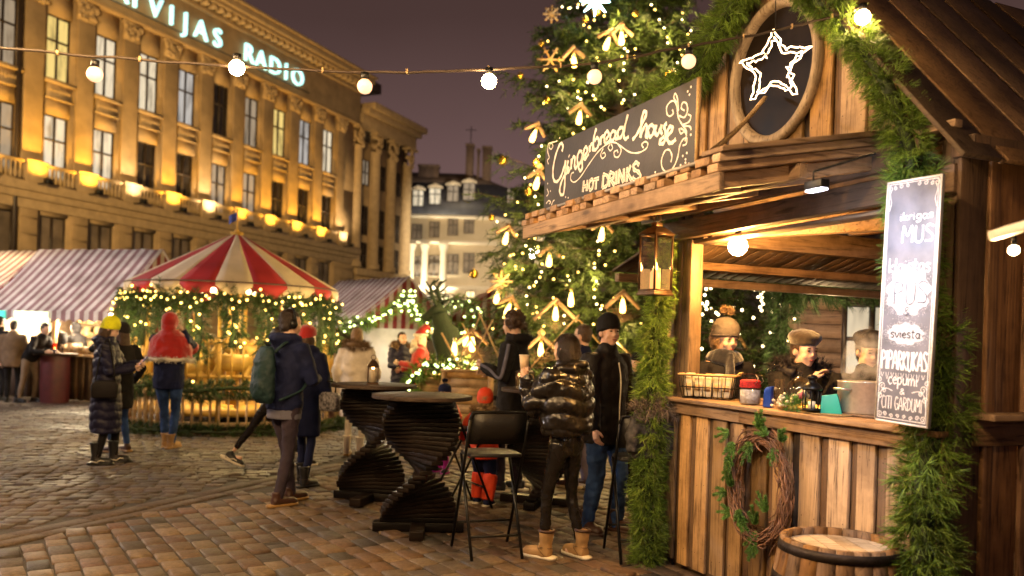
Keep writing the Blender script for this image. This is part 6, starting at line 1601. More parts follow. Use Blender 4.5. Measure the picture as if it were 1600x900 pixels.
def chair(label, loc, rz):
    t = thing('folding_chair', label, 'chair', loc, rz, 'black folding bar chairs')
    w = .215; rt = .0115
    for s in (-1, 1):
        m = MB(); m.tube([(s * w, .22, 0), (s * w, -.12, .78), (s * w, -.19, .98)], rt, 8); m.build('leg', M['black_metal'], t, True, world=False)
        m = MB(); m.tube([(s * (w - .03), -.24, 0), (s * (w - .03), .14, .70)], rt, 8); m.build('leg', M['black_metal'], t, True, world=False)
    m = MB(); m.tube(smoothpts([(-w, -.19, .98), (-w + .015, -.197, 1.015), (-w + .05, -.20, 1.03), (w - .05, -.20, 1.03), (w - .015, -.197, 1.015), (w, -.19, .98)], 5), rt, 8); m.tube([(-w, .135, .195), (w, .135, .195)], .009, 6); m.tube([(-w + .03, -.16, .15), (w - .03, -.16, .15)], .009, 6); m.build('frame', M['black_metal'], t, True, world=False)
    m = MB(); v = []
    for z, y in ((.80, -.128), (.90, -.162), (1.02, -.198)):
        for x, dy in ((-w + .01, 0), (-w * .5, -.018), (0, -.024), (w * .5, -.018), (w - .01, 0)): v.append((x, y + dy, z))
    f = [(j * 5 + i, j * 5 + i + 1, (j + 1) * 5 + i + 1, (j + 1) * 5 + i) for j in range(2) for i in range(4)]
    m.add(v, f); o = m.build('backrest', M['chair_fabric'], t, True, world=False); s_ = o.modifiers.new('t', 'SOLIDIFY'); s_.thickness = .012
    pl = []
    for a in np.linspace(0, PI, 12): pl.append((.205 * math.cos(a), .02 + .20 * math.sin(a) ** .7))
    pl += [(-.19, -.15), (.19, -.15)]
    m = MB(); m.add([(x, y, .705) for x, y in pl] + [(x, y, .73) for x, y in pl], [tuple(range(len(pl) - 1, -1, -1)), tuple(range(len(pl), 2 * len(pl)))] + [(i, (i + 1) % len(pl), (i + 1) % len(pl) + len(pl), i + len(pl)) for i in range(len(pl))]); m.build('seat', M['chair_fabric'], t, False, .008, world=False)
    return t
c1 = G(762, 862); chair('black folding bar chair in front of the child in red', (c1.x, c1.y, 0), R(18))
c2 = P(725, 690, 7.6); chair('black folding bar chair between the front table and the children', (c2.x - .02, 7.7, 0), R(-62))
c3 = G(948, 879); chair('black folding bar chair half hidden behind the evergreen column, bag on it', (c3.x + .26, c3.y + .22, 0), R(5))
# ================================================================ people
def evalmesh(mb, vox, smooth=6, disp=0, dscale=.05, keep=None):
    me = mb.mesh('tmp'); o = bpy.data.objects.new('tmp', me); COL.objects.link(o)
    r_ = o.modifiers.new('r', 'REMESH'); r_.mode = 'VOXEL'; r_.voxel_size = vox; r_.adaptivity = 0
    if smooth: s_ = o.modifiers.new('s', 'SMOOTH'); s_.iterations = smooth; s_.factor = .5
    if disp:
        tx = bpy.data.textures.new('fold', 'CLOUDS'); tx.noise_scale = dscale; tx.noise_depth = 2
        d = o.modifiers.new('d', 'DISPLACE'); d.texture = tx; d.strength = disp; d.mid_level = .5; d.texture_coords = 'LOCAL'
    dg = bpy.context.evaluated_depsgraph_get(); dg.update()
    out = bpy.data.meshes.new_from_object(o.evaluated_get(dg)); bpy.data.objects.remove(o); bpy.data.meshes.remove(me)
    return out
def arr(me):
    a = np.empty(len(me.vertices) * 3); me.vertices.foreach_get('co', a); return a.reshape(-1, 3)
def nrm(me):
    a = np.empty(len(me.vertices) * 3); me.vertices.foreach_get('normal', a); return a.reshape(-1, 3)
def addmesh(mb, me):
    V = arr(me); return mb.add(V, [tuple(p.vertices) for p in me.polygons])
def ik(a, b, l1, l2, pole):
    a, b, pole = Vector(a), Vector(b), Vector(pole); d = b - a; L = d.length
    if L > (l1 + l2) * .999: b = a + d * ((l1 + l2) * .999 / L); d = b - a; L = d.length
    x = (l1 * l1 - l2 * l2 + L * L) / (2 * L); h = math.sqrt(max(0, l1 * l1 - x * x)); t = d.normalized(); p = pole - t * pole.dot(t); p.normalize()
    return a + t * x + p * h, b
def loft(m, rings, n=16):
    """rings of (centre, rx, ry, rotation about z, tilt about x)"""
    v, f = [], []
    for c, rx, ry, tw, lean in rings:
        Mr = Matrix.Rotation(tw, 3, 'Z') @ Matrix.Rotation(-lean, 3, 'X')
        for k in range(n):
            a = 2 * PI * k / n; q = Mr @ Vector((rx * math.cos(a), ry * math.sin(a), 0)); v.append((c[0] + q.x, c[1] + q.y, c[2] + q.z))
    for j in range(len(rings) - 1):
        for k in range(n): f.append((j * n + k, j * n + (k + 1) % n, (j + 1) * n + (k + 1) % n, (j + 1) * n + k))
    f.append(tuple(range(n - 1, -1, -1))); f.append(tuple(range((len(rings) - 1) * n, len(rings) * n)))
    m.add(v, f)
def skin(name, col): 
    m = mat(name, col, .5, var=.12, scale=30, bump=.06, bscale=160); b = m.node_tree.nodes['Principled BSDF']; b.inputs['Subsurface Weight'].default_value = .12; b.inputs['Subsurface Radius'].default_value = (.02, .008, .004); return m
def cloth(name, col, rough=.8, var=.25, bs=220, bump=.25, sheen=0, **k): return mat(name, col, rough, var=var, scale=7, bump=bump, bscale=bs, sheen=sheen, spec=.22, **k)
M['skin'] = skin('fair_skin', (.62, .41, .31)); M['skin2'] = skin('ruddy_skin', (.56, .34, .25))
M['eyew'] = mat('eye_dark', (.03, .02, .015), .15, var=.1); M['lip'] = mat('lips', (.30, .09, .08), .45, var=.1); M['brow'] = mat('brow_hair', (.05, .03, .018), .8)
M['hair_dk'] = mat('dark_brown_hair', (.020, .010, .006), .42, var=.5, scale=60, bump=.5, bscale=120); M['hair_br'] = mat('brown_hair', (.055, .028, .014), .5, var=.5, scale=60, bump=.5, bscale=120); M['hair_bl'] = mat('dark_blond_hair', (.26, .155, .07), .5, var=.4, scale=60, bump=.5, bscale=120)
M['leather'] = mat('black_leather', (.008, .0065, .006), .30, var=.3, scale=10, bump=.14, bscale=60, coat=.12); M['legging'] = mat('coated_black_leggings', (.008, .007, .007), .26, var=.3, scale=8, bump=.12, bscale=40)
M['navy'] = cloth('navy_cloth', (.006, .010, .045)); M['navy_puff'] = cloth('navy_nylon', (.012, .012, .034), .5, bump=.1); M['black_cl'] = cloth('black_cloth', (.008, .007, .008)); M['brownblack'] = cloth('brown_black_shell', (.0065, .0048, .0055), .6)
M['jeans'] = cloth('blue_denim', (.022, .052, .16), .85, var=.5, bs=400); M['greyjeans'] = cloth('faded_lilac_denim', (.13, .12, .20), .85, var=.3); M['plum'] = cloth('plum_grey_trousers', (.035, .026, .040), .8); M['greyknit'] = cloth('grey_knit', (.10, .10, .14), .9)
M['tanboot'] = mat('tan_nubuck', (.33, .20, .085), .75, var=.2, scale=14, bump=.2, bscale=120); M['whitesole'] = mat('white_sole', (.6, .55, .45), .6, var=.15); M['brownshoe'] = mat('brown_leather_shoe', (.045, .018, .010), .4, var=.3, bump=.1); M['gum'] = mat('gum_sole', (.30, .17, .05), .6); M['blackshoe'] = mat('black_shoe', (.010, .010, .011), .45); M['white_cl'] = cloth('cream_coat', (.74, .67, .56), .75)
M['red_cl'] = cloth('red_velvet', (.34, .014, .014), .75, sheen=.5); M['orange_red'] = cloth('orange_red_shell', (.62, .055, .018), .6, bump=.1); M['pink'] = cloth('pink_shell', (.60, .04, .42), .6, bump=.1); M['yellow'] = cloth('neon_yellow_knit', (.62, .66, .02), .85); M['taupe'] = cloth('taupe_knit', (.10, .085, .075), .9, bs=300); M['greyhat'] = cloth('grey_knit_hat', (.016, .014, .015), .9); M['brownfelt'] = cloth('brown_felt', (.026, .017, .012), .95, sheen=.6); M['tancoat'] = cloth('tan_coat', (.16, .11, .07)); M['beige'] = cloth('beige_trousers', (.20, .15, .11)); M['scarf'] = cloth('navy_scarf', (.004, .004, .010), .95, sheen=.5); M['blue_hood'] = cloth('blue_hood', (.06, .17, .42), .7); M['teal_bag'] = cloth('dark_teal_nylon', (.010, .028, .033), .6, bump=.1)
M['fur_br'] = needle_mat('brown_fur', (.09, .055, .03), (.26, .17, .09), rough=.8); M['fur_wh'] = needle_mat('white_fur', (.5, .46, .4), (.72, .68, .6), rough=.8); M['fur_gr'] = needle_mat('grey_fur', (.05, .042, .04), (.22, .18, .16), rough=.8); M['fur_bk'] = needle_mat('black_fur', (.006, .005, .006), (.022, .018, .020), rough=.7)
def person(label, loc, yaw, H=1.75, near=True, lean=0.0, twist=0.0, head=(0, 0), feet=None, hands=None, poles=None, coat=None, legs=None, shoes=None, hair=None, hat=None, skin_m='skin', face=True, curl=.5, hipz=None, fem=False, scarf=None, seed=1, headk=1.0):
    t = thing('person', label, 'person', (loc[0], loc[1], 0), yaw); s = H / 1.75; vx = .0085 if near else .015
    rs = np.random.default_rng(seed)
    hz = (hipz or .515) * H; pel = Vector((0, 0, hz)); sp = Vector((0, math.sin(lean), math.cos(lean))); tw3 = Matrix.Rotation(twist, 3, 'Z')
    chest = pel + sp * (.175 * H); neck = pel + sp * (.305 * H); sh = pel + sp * (.278 * H); sw = (.100 if fem else .108) * H
    shL, shR = sh + tw3 @ Vector((-sw, 0, 0)), sh + tw3 @ Vector((sw, 0, 0))
    feet = feet or ((-.10 * s, .02, 0), (.10 * s, -.02, 0)); ank = [Vector((f[0], f[1], f[2] + .075 * s)) for f in feet]; hips = [pel + Vector((-.052 * H, 0, -.02)), pel + Vector((.052 * H, 0, -.02))]
    knees = []
    for i in (0, 1):
        k, a = ik(hips[i], ank[i], .237 * H, .230 * H, (.1 * (-1, 1)[i], 1, 0)); knees.append(k); ank[i] = a
    hands = hands or ((-.25 * s, .06, .47 * H), (.25 * s, .06, .47 * H)); poles = poles or ((-.5, -.8, -.6), (.5, -.8, -.6)); elb, wr = [], []
    for i, shd in enumerate((shL, shR)):
        e, w = ik(shd, hands[i], .172 * H, .150 * H, poles[i]); elb.append(e); wr.append(w)
    # ---- head frame
    hc = neck + sp * (.052 * H) + Vector((0, .018 * s, (.040 + .030 * (headk - 1)) * H + .06 * (headk - 1) * s)); HMx = Matrix.Translation(hc) @ Matrix.Rotation(twist + head[0], 4, 'Z') @ Matrix.Rotation(head[1], 4, 'X') @ Matrix.Scale(s * .98 * headk, 4)
    def he(m, c, r, n=14, k=10):
        m.ell((0, 0, 0), 1, n, k, HMx @ Matrix.Translation(c) @ Matrix.Diagonal((*r, 1)))
    # ---- body: one continuous skin
    lk = .72 * min(1, legs.get('fit', 1)) if legs else 1
    m = MB()
    he(m, (0, -.005, .018), (.073, .094, .098), 18, 12); he(m, (0, .028, -.050), (.056, .064, .062)); he(m, (0, .060, -.092), (.026, .026, .020)); he(m, (0, .060, .004), (.058, .030, .045))
    he(m, (0, .094, -.022), (.013, .017, .018)); he(m, (0, .088, -.002), (.008, .011, .024)); he(m, (0, .080, .026), (.048, .012, .010))
    for q in (-1, 1): he(m, (q * .034, .064, -.034), (.026, .022, .024)); he(m, (q * .074, -.008, -.012), (.011, .022, .031)); he(m, (q * .012, .090, -.030), (.009, .010, .007))
    he(m, (0, .082, -.058), (.023, .012, .006)); he(m, (0, .080, -.069), (.019, .012, .007))
    hb0 = HMx @ Vector((0, -.012, -.05)); m.tube([hb0, neck + sp * (.01 * H), neck - sp * (.04 * H)], [.058 * s, .056 * s, .075 * s], 12)
    loft(m, [(pel - sp * .05 * H, .11 * s, .08 * s, 0, lean), (pel + sp * .03 * H, .12 * s, .09 * s, twist * .2, lean), (pel + sp * .10 * H, .115 * s, .085 * s, twist * .5, lean), (chest, .145 * s, .10 * s, twist, lean), (pel + sp * .26 * H, .13 * s, .085 * s, twist, lean), (neck - sp * .01 * H, .06 * s, .06 * s, twist, lean)])
    for i in (0, 1):
        m.tube([hips[i] + Vector((0, 0, .03)), hips[i], hips[i].lerp(knees[i], .5), knees[i], knees[i].lerp(ank[i], .35), ank[i], ank[i] - Vector((0, 0, .05 * s))], [q * s * lk for q in (.07, .08, .068, .050, .050, .034, .034)], 10)
        m.tube([ank[i] - Vector((0, .05, .04)) * s, ank[i] + Vector((0, .13, -.045)) * s], [.035 * s, .028 * s], 8)
        shd = (shL, shR)[i]; m.tube([shd.lerp(sh, .3), shd, shd.lerp(elb[i], .5), elb[i], elb[i].lerp(wr[i], .3), wr[i]], [.05 * s, .055 * s, .044 * s, .036 * s, .036 * s, .024 * s], 9)
        d = (wr[i] - elb[i]).normalized(); m.tube([wr[i] - d * .01, wr[i] + d * .03 * s, wr[i] + d * .085 * s], [.022 * s, .034 * s, .033 * s], 9, True, .55)
    body = evalmesh(m, vx, 3)
    m = MB(); addmesh(m, body); bpy.data.meshes.remove(body)
    for i in (0, 1):     # fingers, rooted inside the palm
        d = (wr[i] - elb[i]).normalized(); inw = Vector((1 if i == 0 else -1, .25, 0)); inw = (inw - d * inw.dot(d)).normalized(); lat = d.cross(inw).normalized()
        if lat.y < 0: lat = -lat
        base = wr[i] + d * .07 * s
        for q, (ln, o_) in enumerate(((.068, .029), (.078, .010), (.072, -.010), (.056, -.029))):
            p = base + lat * o_ * s; cu = curl * (1 + .08 * q); d1 = (d * math.cos(cu * .7) + inw * math.sin(cu * .7)); d2 = (d * math.cos(cu * 1.6) + inw * math.sin(cu * 1.6)); d3 = (d * math.cos(cu * 2.4) + inw * math.sin(cu * 2.4))
            a = p + d1 * ln * .5 * s; b = a + d2 * ln * .32 * s; c_ = b + d3 * ln * .25 * s; m.tube([p - d * .02, p, a, b, c_], [.0085 * s, .0095 * s, .0088 * s, .008 * s, .0062 * s], 7)
        p = wr[i] + d * .025 * s + lat * .022 * s; td = (d * .6 + lat * .6 + inw * .35).normalized(); a = p + td * .035 * s; b = a + (d * .8 + lat * .1 + inw * .5).normalized() * .032 * s; m.tube([p - td * .015, p, a, b], [.011 * s, .0125 * s, .0105 * s, .0075 * s], 7)
    m.build('body', M[skin_m], t, True, world=False)
    B = lambda mb, n, mt, par=t, sm_=True: mb.build(n, M[mt] if isinstance(mt, str) else mt, par, sm_, world=False)
    if face:
        for q in (-1, 1):
            mm = MB(); he(mm, (q * .031, .0885, .006), (.0125, .006, .0058)); B(mm, 'eye', 'eyew'); mm = MB(); he(mm, (q * .032, .0915, .026), (.017, .005, .0035)); B(mm, 'eyebrow', 'brow')
        mm = MB(); he(mm, (0, .0915, -.0625), (.021, .0045, .0062)); B(mm, 'mouth', 'lip')
    # ---- trousers
    if legs:
        ft = legs.get('fit', 1.0); m = MB(); hh = hips
        loft(m, [(pel - sp * .065 * H, .125 * s * (ft * .4 + .6), .098 * s, 0, lean), (pel + sp * .0 * H, .152 * s, .115 * s, 0, lean), (pel + sp * .06 * H, .138 * s, .10 * s, 0, lean)])
        for i in (0, 1):
            e = ank[i].lerp(knees[i], legs.get('crop', -.04)); m.tube([hh[i] + Vector((0, 0, .02)), hh[i] - Vector((0, 0, .03)), hh[i].lerp(knees[i], .55), knees[i], knees[i].lerp(ank[i], .35), e], [.085 * s, .092 * s * (.5 + .5 * ft), .074 * s * ft, .059 * s * ft, .056 * s * ft, .045 * s * ft * legs.get('cuff', 1.0)], 12)
        me = evalmesh(m, vx * 1.15, 5, legs.get('fold', .014) * s, .055); link('trousers', me, M[legs['m']], t, True, world=False)
        if legs.get('lower'):
            m = MB()
            for i in (0, 1): m.tube([knees[i].lerp(hips[i], .05), knees[i].lerp(ank[i], .4), ank[i].lerp(knees[i], .02)], [.078 * s * ft, .076 * s * ft, .066 * s * ft], 12)
            link('gaiter', evalmesh(m, vx * 1.2, 4, .012, .05), M[legs['lower']], t, True, world=False)
    # ---- shoes
    if shoes:
        sf = shoes.get('shaft', .0)
        for i in (0, 1):
            m = MB(); ay = feet[i][3] if len(feet[i]) > 3 else (.18, -.18)[i]; pit = feet[i][4] if len(feet[i]) > 4 else 0; Mr = Matrix.Translation(ank[i]) @ Matrix.Rotation(ay, 4, 'Z') @ Matrix.Rotation(pit, 4, 'X'); T = lambda x, y, z: Mr @ Vector((x * s, y * s, z * s)); k = shoes.get('bulk', 1.0)
            m.tube([T(0, -.055, -.035), T(0, .0, -.030), T(0, .08, -.038), T(0, .15, -.046), T(0, .185, -.05)], [.040 * s * k, .046 * s * k, .047 * s * k, .044 * s * k, .026 * s], 12)
            m.tube([T(0, -.015, -.03), T(0, -.012, .03), T(0, -.018, .04 + sf)], [.044 * s * k, .043 * s * k, (.042 + .012 * (sf > .05)) * s * k], 12)
            me = evalmesh(m, vx, 3, .006 * (sf > .05), .04); V = arr(me); zmin = (ank[i].z - .078 * s)
            if not pit: V[:, 2] = np.maximum(V[:, 2], zmin + .02 * s); me.vertices.foreach_set('co', V.ravel())
            so = link('shoe', me, M[shoes['m']], t, True, world=False)
            m = MB(); out = [(-.038, -.075), (-.030, -.098), (0, -.105), (.030, -.098), (.038, -.075), (.036, 0), (.046, .08), (.046, .13), (.034, .18), (0, .205), (-.034, .18), (-.046, .13), (-.046, .08), (-.036, 0)]; k2 = k * 1.05
            m.add([tuple(T(x * k2, y, -.076)) for x, y in out] + [tuple(T(x * k2, y, -.052)) for x, y in out], [tuple(range(13, -1, -1)), tuple(range(14, 28))] + [(j, (j + 1) % 14, (j + 1) % 14 + 14, j + 14) for j in range(14)]); B(m, 'sole', shoes['sole'], so, False)
            if shoes.get('stripe'):
                m = MB()
                for q in (-1, 1): m.tube([T(q * .047, -.05, -.03), T(q * .05, .02, -.045), T(q * .05, .06, -.02), T(q * .044, .10, -.03)], .006 * s, 5)
                B(m, 'side_stripe', 'whitesole', so)
            if sf > .05:
                m = MB(); m.tube([T((.048 * k) * math.cos(a), -.018 + (.050 * k) * math.sin(a), .038 + sf) for a in np.linspace(0, 2 * PI, 17)], .012 * s, 7, False); B(m, 'collar', shoes.get('collar', shoes['m']), so)
                m = MB()
                for q in (-1, 1): m.tube([T(q * .047 * k, -.03, -.045), T(q * .049 * k, .02, .0), T(q * .045 * k, .035, .05)], .0022 * s, 4)
                m.tube([T(-.03, .045, .0), T(-.046 * k, .0, .015), T(-.03, -.055, .01), T(0, -.07, .01), T(.03, -.055, .01), T(.046 * k, 0, .015), T(.03, .045, 0)], .0022 * s, 4); B(m, 'seam', 'brownshoe', so)
            if sf > .05 and shoes.get('lace'):
                m = MB()
                for q in range(4): m.tube([T(-.022, .045 - .012 * q, .0 + .028 * q), T(0, .058 - .014 * q, .008 + .028 * q), T(.022, .045 - .012 * q, .0 + .028 * q)], .004 * s, 5)
                B(m, 'laces', 'whitesole', so)
    # ---- coat: torso and sleeves in one shell
    if coat:
        p = coat.get('puff', 1.0); hem = coat.get('hem', .46) * H; fl_ = coat.get('flare', 1.0); m = MB(); rx, ry = (.168 if fem else .178) * s * p, .128 * s * p
        rings = []
        hv = Vector((0, 0, hem)); hp_ = pel + sp * ((hem - hz)) if hem > hz - .12 * H else Vector((pel.x, pel.y, hem))
        rings.append((hp_, rx * .98 * fl_ * coat.get('cinch', 1.0), ry * 1.05 * fl_ * coat.get('cinch', 1.0), 0, lean * .5 if hem < hz else lean))
        if hem < hz - .1 * H: rings.append(((hp_ + pel) / 2, rx * 1.0 * fl_, ry * 1.1 * fl_, 0, lean * .5))
        lo_ = max(hem + .03 * H, hz - .03 * H)
        for zz, a, b in ((lo_, 1.03, 1.08), (hz + .08 * H, .98 if fem else 1.0, 1.0), (hz + .175 * H, 1.08, 1.08), (hz + .245 * H, 1.04, .96), (hz + .285 * H, .80, .78), (hz + .315 * H, .46, .60)):
            if zz > hem + .02: rings.append((pel + sp * (zz - hz), rx * a, ry * b, twist * min(1, max(0, (zz - hz) / (.2 * H))), lean))
        loft(m, rings, 20)
        for i in (0, 1):
            shd = (shL, shR)[i]; we = wr[i] + (wr[i] - elb[i]).normalized() * .012; e_ = (elb[i] - shd).normalized()
            m.tube([shd.lerp(sh, .45) - sp * .015 * H, shd - sp * .008 * H, shd.lerp(elb[i], .5), elb[i], elb[i].lerp(we, .5), we], [.070 * s * p, .078 * s * p, .070 * s * p, .062 * s * p, .055 * s * p, .043 * s * p ** .5], 12)
        c0_ = neck + sp * .012 * H
        if coat.get('collar', True): m.tube([neck - sp * .03 * H, c0_ + Vector((0, .01, 0)), c0_ + sp * .028 * H], [.092 * s, .084 * s, .080 * s], 12)
        if coat.get('hood') == 'down':
            q = neck + Vector((0, -.075 * s, .01)); m.ell(tuple(q), (.125 * s, .075 * s, .07 * s), 14, 9); m.tube(smoothpts([neck + Vector((-.11 * s, .03 * s, .01)), neck + Vector((-.12 * s, -.06 * s, .03)), neck + Vector((0, -.135 * s, .035)), neck + Vector((.12 * s, -.06 * s, .03)), neck + Vector((.11 * s, .03 * s, .01))], 4), .045 * s, 9)
        me = evalmesh(m, vx * 1.25, 6, coat.get('fold', .022) * s, coat.get('fs', .07)); 
        if coat.get('quilt'):
            V, Nn = arr(me), nrm(me); ph = coat['quilt']; a = np.abs(np.sin((V[:, 2] + .012 * np.sin(V[:, 0] * 23 + seed) + .010 * np.sin(V[:, 1] * 31)) / ph * PI)) ** .6; V += Nn * ((a - .6) * coat.get('qd', .016))[:, None]; me.vertices.foreach_set('co', V.ravel())
        co = link('coat', me, M[coat['m']], t, True, world=False)
        if coat.get('hood') == 'up':
            m = MB(); he(m, (0, -.022, .022), (.105, .118, .125), 18, 12); he(m, (0, -.05, -.06), (.10, .09, .09)); me = evalmesh(m, vx, 5, .015, .06)
            import bmesh
            bm = bmesh.new(); bm.from_mesh(me); inv = HMx.inverted(); kill = [v for v in bm.verts if (lambda l: l.y > .035 and l.z < .085)(inv @ v.co)]; bmesh.ops.delete(bm, geom=kill, context='VERTS'); bm.to_mesh(me); bm.free()
            link('hood', me, M[coat.get('hood_m', coat['m'])], t, True, world=False)
            if coat.get('hood_trim'):
                pts = [HMx @ Vector((.098 * math.cos(a), .045, .005 + .105 * math.sin(a))) for a in np.linspace(-1.0, PI + 1.0, 14)]; m = MB(); m.quads(needles(pts, .016 * s, 2200, .022, .002, seed=seed)); B(m, 'hood_trim', coat['hood_trim'], t, False)
        if coat.get('fur'):
            pts = smoothpts([neck + Vector((-.10 * s, .07 * s, .0)), neck + Vector((-.15 * s, -.04 * s, .03)), neck + Vector((0, -.165 * s, .05)), neck + Vector((.15 * s, -.04 * s, .03)), neck + Vector((.10 * s, .07 * s, .0))], 5); m = MB(); m.quads(needles(pts, .05 * s * coat.get('furw', 1), 5200, .045 * s, .0028, seed=seed)); B(m, 'fur_trim', coat['fur'], t, False); m = MB(); m.tube(pts, .035 * s, 8); B(m, 'fur_roll', coat['fur'], t)
        if coat.get('zip'):
            m = MB(); pts = [pel + sp * (zz * H) + tw3 @ Vector((0, ry * k_ + .012 * s, 0)) for zz, k_ in ((-.04, 1.06), (.06, 1.02), (.14, 1.06), (.2, 1.03), (.26, .86))]; m.tube(smoothpts(pts, 4), .006 * s, 5); B(m, 'zip', coat['zip'])
        if coat.get('trim'):     # pale band round the hem
            m = MB(); m.tube([hp_ + Vector((rx * 1.0 * fl_ * math.cos(a), ry * 1.08 * fl_ * math.sin(a), .02)) for a in np.linspace(0, 2 * PI, 25)], .03 * s, 8, False); B(m, 'hem_trim', coat['trim'])
        if coat.get('armstripe'):
            for i in (0, 1):
                shd = (shL, shR)[i]; sd = -1 if i == 0 else 1; e = elb[i]; w_ = wr[i]; n1 = ((shd - e).normalized().cross((w_ - e).normalized())); out = Vector((sd, -.25, .1)); 
                m = MB(); off = lambda pnt, r_, ax: pnt + (out - ax * out.dot(ax)).normalized() * r_
                ax1 = (e - shd).normalized(); ax2 = (w_ - e).normalized(); pts = [off(shd, .082 * s * p, ax1), off(shd.lerp(e, .5), .074 * s * p, ax1), off(e, .066 * s * p, (ax1 + ax2).normalized()), off(e.lerp(w_, .5), .059 * s * p, ax2), off(w_, .047 * s, ax2)]; pts = smoothpts(pts, 5); m.tube(pts, .018 * s, 6, True, .6); B(m, 'sleeve_stripe', coat['armstripe'])
        if coat.get('under'):    # jumper hem showing under the jacket
            m = MB(); loft(m, [(hp_ - sp * .045 * H, rx * .95, ry * 1.0, 0, lean), (hp_ + sp * .02 * H, rx * .95, ry * 1.0, 0, lean)], 20); link('jumper', evalmesh(m, vx * 1.3, 3, .008, .05), M[coat['under']], t, True, world=False)
    if scarf:
        m = MB(); c = neck + sp * .025 * H + Vector((0, .012, 0))
        for k in range(3): m.tube([c + Vector(((.088 + .008 * k) * s * math.cos(a), (.085 + .008 * k) * s * math.sin(a), -.02 * k + .012 * math.sin(a * 2 + k))) for a in np.linspace(0, 2 * PI, 18)], .032 * s, 8, False)
        m.tube([c + Vector((.03, .10, 0)) * s, c + Vector((.05, .15, -.12)) * s, c + Vector((.05, .16, -.30)) * s], [.045 * s, .05 * s, .05 * s], 9, True, .5); link('scarf', evalmesh(m, vx * 1.1, 3, .012, .03), M[scarf], t, True, world=False)
    # ---- hair
    if hair:
        m = MB(); k = hair.get('k', 'short'); he(m, (0, -.018, .032), (.083, .098, .098), 18, 12)
        if k == 'bob': he(m, (0, -.045, -.02), (.086, .075, .09)); he(m, (0, -.03, -.06), (.078, .055, .06)); he(m, (-.055, .0, -.02), (.03, .05, .07)); he(m, (.055, .0, -.02), (.03, .05, .07))
        elif k == 'long': he(m, (0, -.05, -.05), (.085, .065, .12)); he(m, (0, -.07, -.15), (.085, .045, .12)); he(m, (-.06, -.01, -.06), (.03, .04, .09)); he(m, (.06, -.01, -.06), (.03, .04, .09))
        elif k == 'curly':
            for q in range(46): a = rs.uniform(0, 2 * PI); zz = rs.uniform(-.06, .13); rr = .085 * math.sqrt(max(.05, 1 - (max(0, zz - .03) / .105) ** 2)); y_ = -.02 + 1.1 * rr * math.sin(a); he(m, (rr * math.cos(a), y_ if y_ < .05 else y_ * .5, zz), (.026, .028, .024), 8, 6)
        else: he(m, (0, -.04, -.02), (.074, .066, .07))
        me = evalmesh(m, vx, 2 if k == 'curly' else 4, hair.get('fold', .014), .02 if k == 'curly' else .03)
        import bmesh
        bm = bmesh.new(); bm.from_mesh(me); inv = HMx.inverted(); lim = hair.get('front', .062)
        kill = [v for v in bm.verts if (lambda l: l.y > .030 and l.z < lim and abs(l.x) < .07)(inv @ v.co)]; bmesh.ops.delete(bm, geom=kill, context='VERTS'); bm.to_mesh(me); bm.free()
        if near and len(me.vertices) > 50:
            V, Nn = arr(me), nrm(me); q = rs.integers(0, len(V), 2600); p0, n0 = V[q], Nn[q]; dn = np.tile((0, -.25, -1.0), (len(q), 1)) + rs.normal(0, .28, (len(q), 3)); dn -= n0 * (dn * n0).sum(1)[:, None]; dn /= np.maximum(np.linalg.norm(dn, axis=1), 1e-6)[:, None]
            sd_ = np.cross(dn, n0); sd_ *= .0011; L3 = (rs.uniform(.02, .055, len(q)) * (1 if k in ('bob', 'long') else .6))[:, None]; a0 = p0 + n0 * .001; a1 = p0 + dn * L3 + n0 * rs.uniform(.001, .007, len(q))[:, None]
            mm = MB(); addmesh(mm, me); mm.quads(np.stack([a0 - sd_, a0 + sd_, a1 + sd_ * .4, a1 - sd_ * .4], 1)); me = mm.mesh('hair')
        link('hair', me, M[hair['m']], t, True, world=False)
    # ---- hats
    if hat:
        k = hat['k']; m = MB()
        if k in ('beanie', 'pom'):
            top = hat.get('top', .135); rings = []
            prof_ = [(.090, .105, .024), (.0945, .1095, .055)] + [(.0935 * math.cos(q), .1085 * math.cos(q), .06 + (top - .06) * math.sin(q)) for q in (.3, .6, .9, 1.15, 1.38)] + [(.005, .005, top + .001)]
            v, f = [], []; n = 28
            for (a_, b_, z_) in prof_:
                for q in range(n): th = 2 * PI * q / n; v.append(tuple(HMx @ Vector((a_ * math.cos(th), -.010 + b_ * math.sin(th) , z_ - .030 * (1 - math.sin(th)) * (z_ < .07) * .8))))
            for j in range(len(prof_) - 1):
                for q in range(n): f.append((j * n + q, j * n + (q + 1) % n, (j + 1) * n + (q + 1) % n, (j + 1) * n + q))
            f.append(tuple(range(n - 1, -1, -1))); f.append(tuple(range((len(prof_) - 1) * n, len(prof_) * n))); m.add(v, f); ho = link('hat', evalmesh(m, vx * .9, 3, .006, .02), M[hat['m']], t, True, world=False)
            m = MB(); m.tube([HMx @ Vector((.088 * math.cos(th), -.010 + .103 * math.sin(th), zz - .027 * (1 - math.sin(th)))) for zz in (.040,) for th in np.linspace(0, 2 * PI, 25)], .0075 * s, 8, False); B(m, 'cuff', hat['m'], ho)
            if k == 'pom': c = HMx @ Vector((0, -.03, top + .035)); m = MB(); m.ell(tuple(c), .022 * s, 10, 8); m.quads(needles([c - Vector((0, 0, .012)), c + Vector((0, 0, .012))], .028 * s, 2600, .028 * s, .002, seed=seed)); B(m, 'pompom', hat.get('pm', hat['m']), ho, False)
        elif k == 'beret': he(m, (-.012, -.025, .092), (.118, .124, .060), 20, 12); he(m, (0, -.012, .058), (.097, .110, .040), 18, 8); link('hat', evalmesh(m, vx, 4, .012, .05), M[hat['m']], t, True, world=False)
        elif k == 'santa':
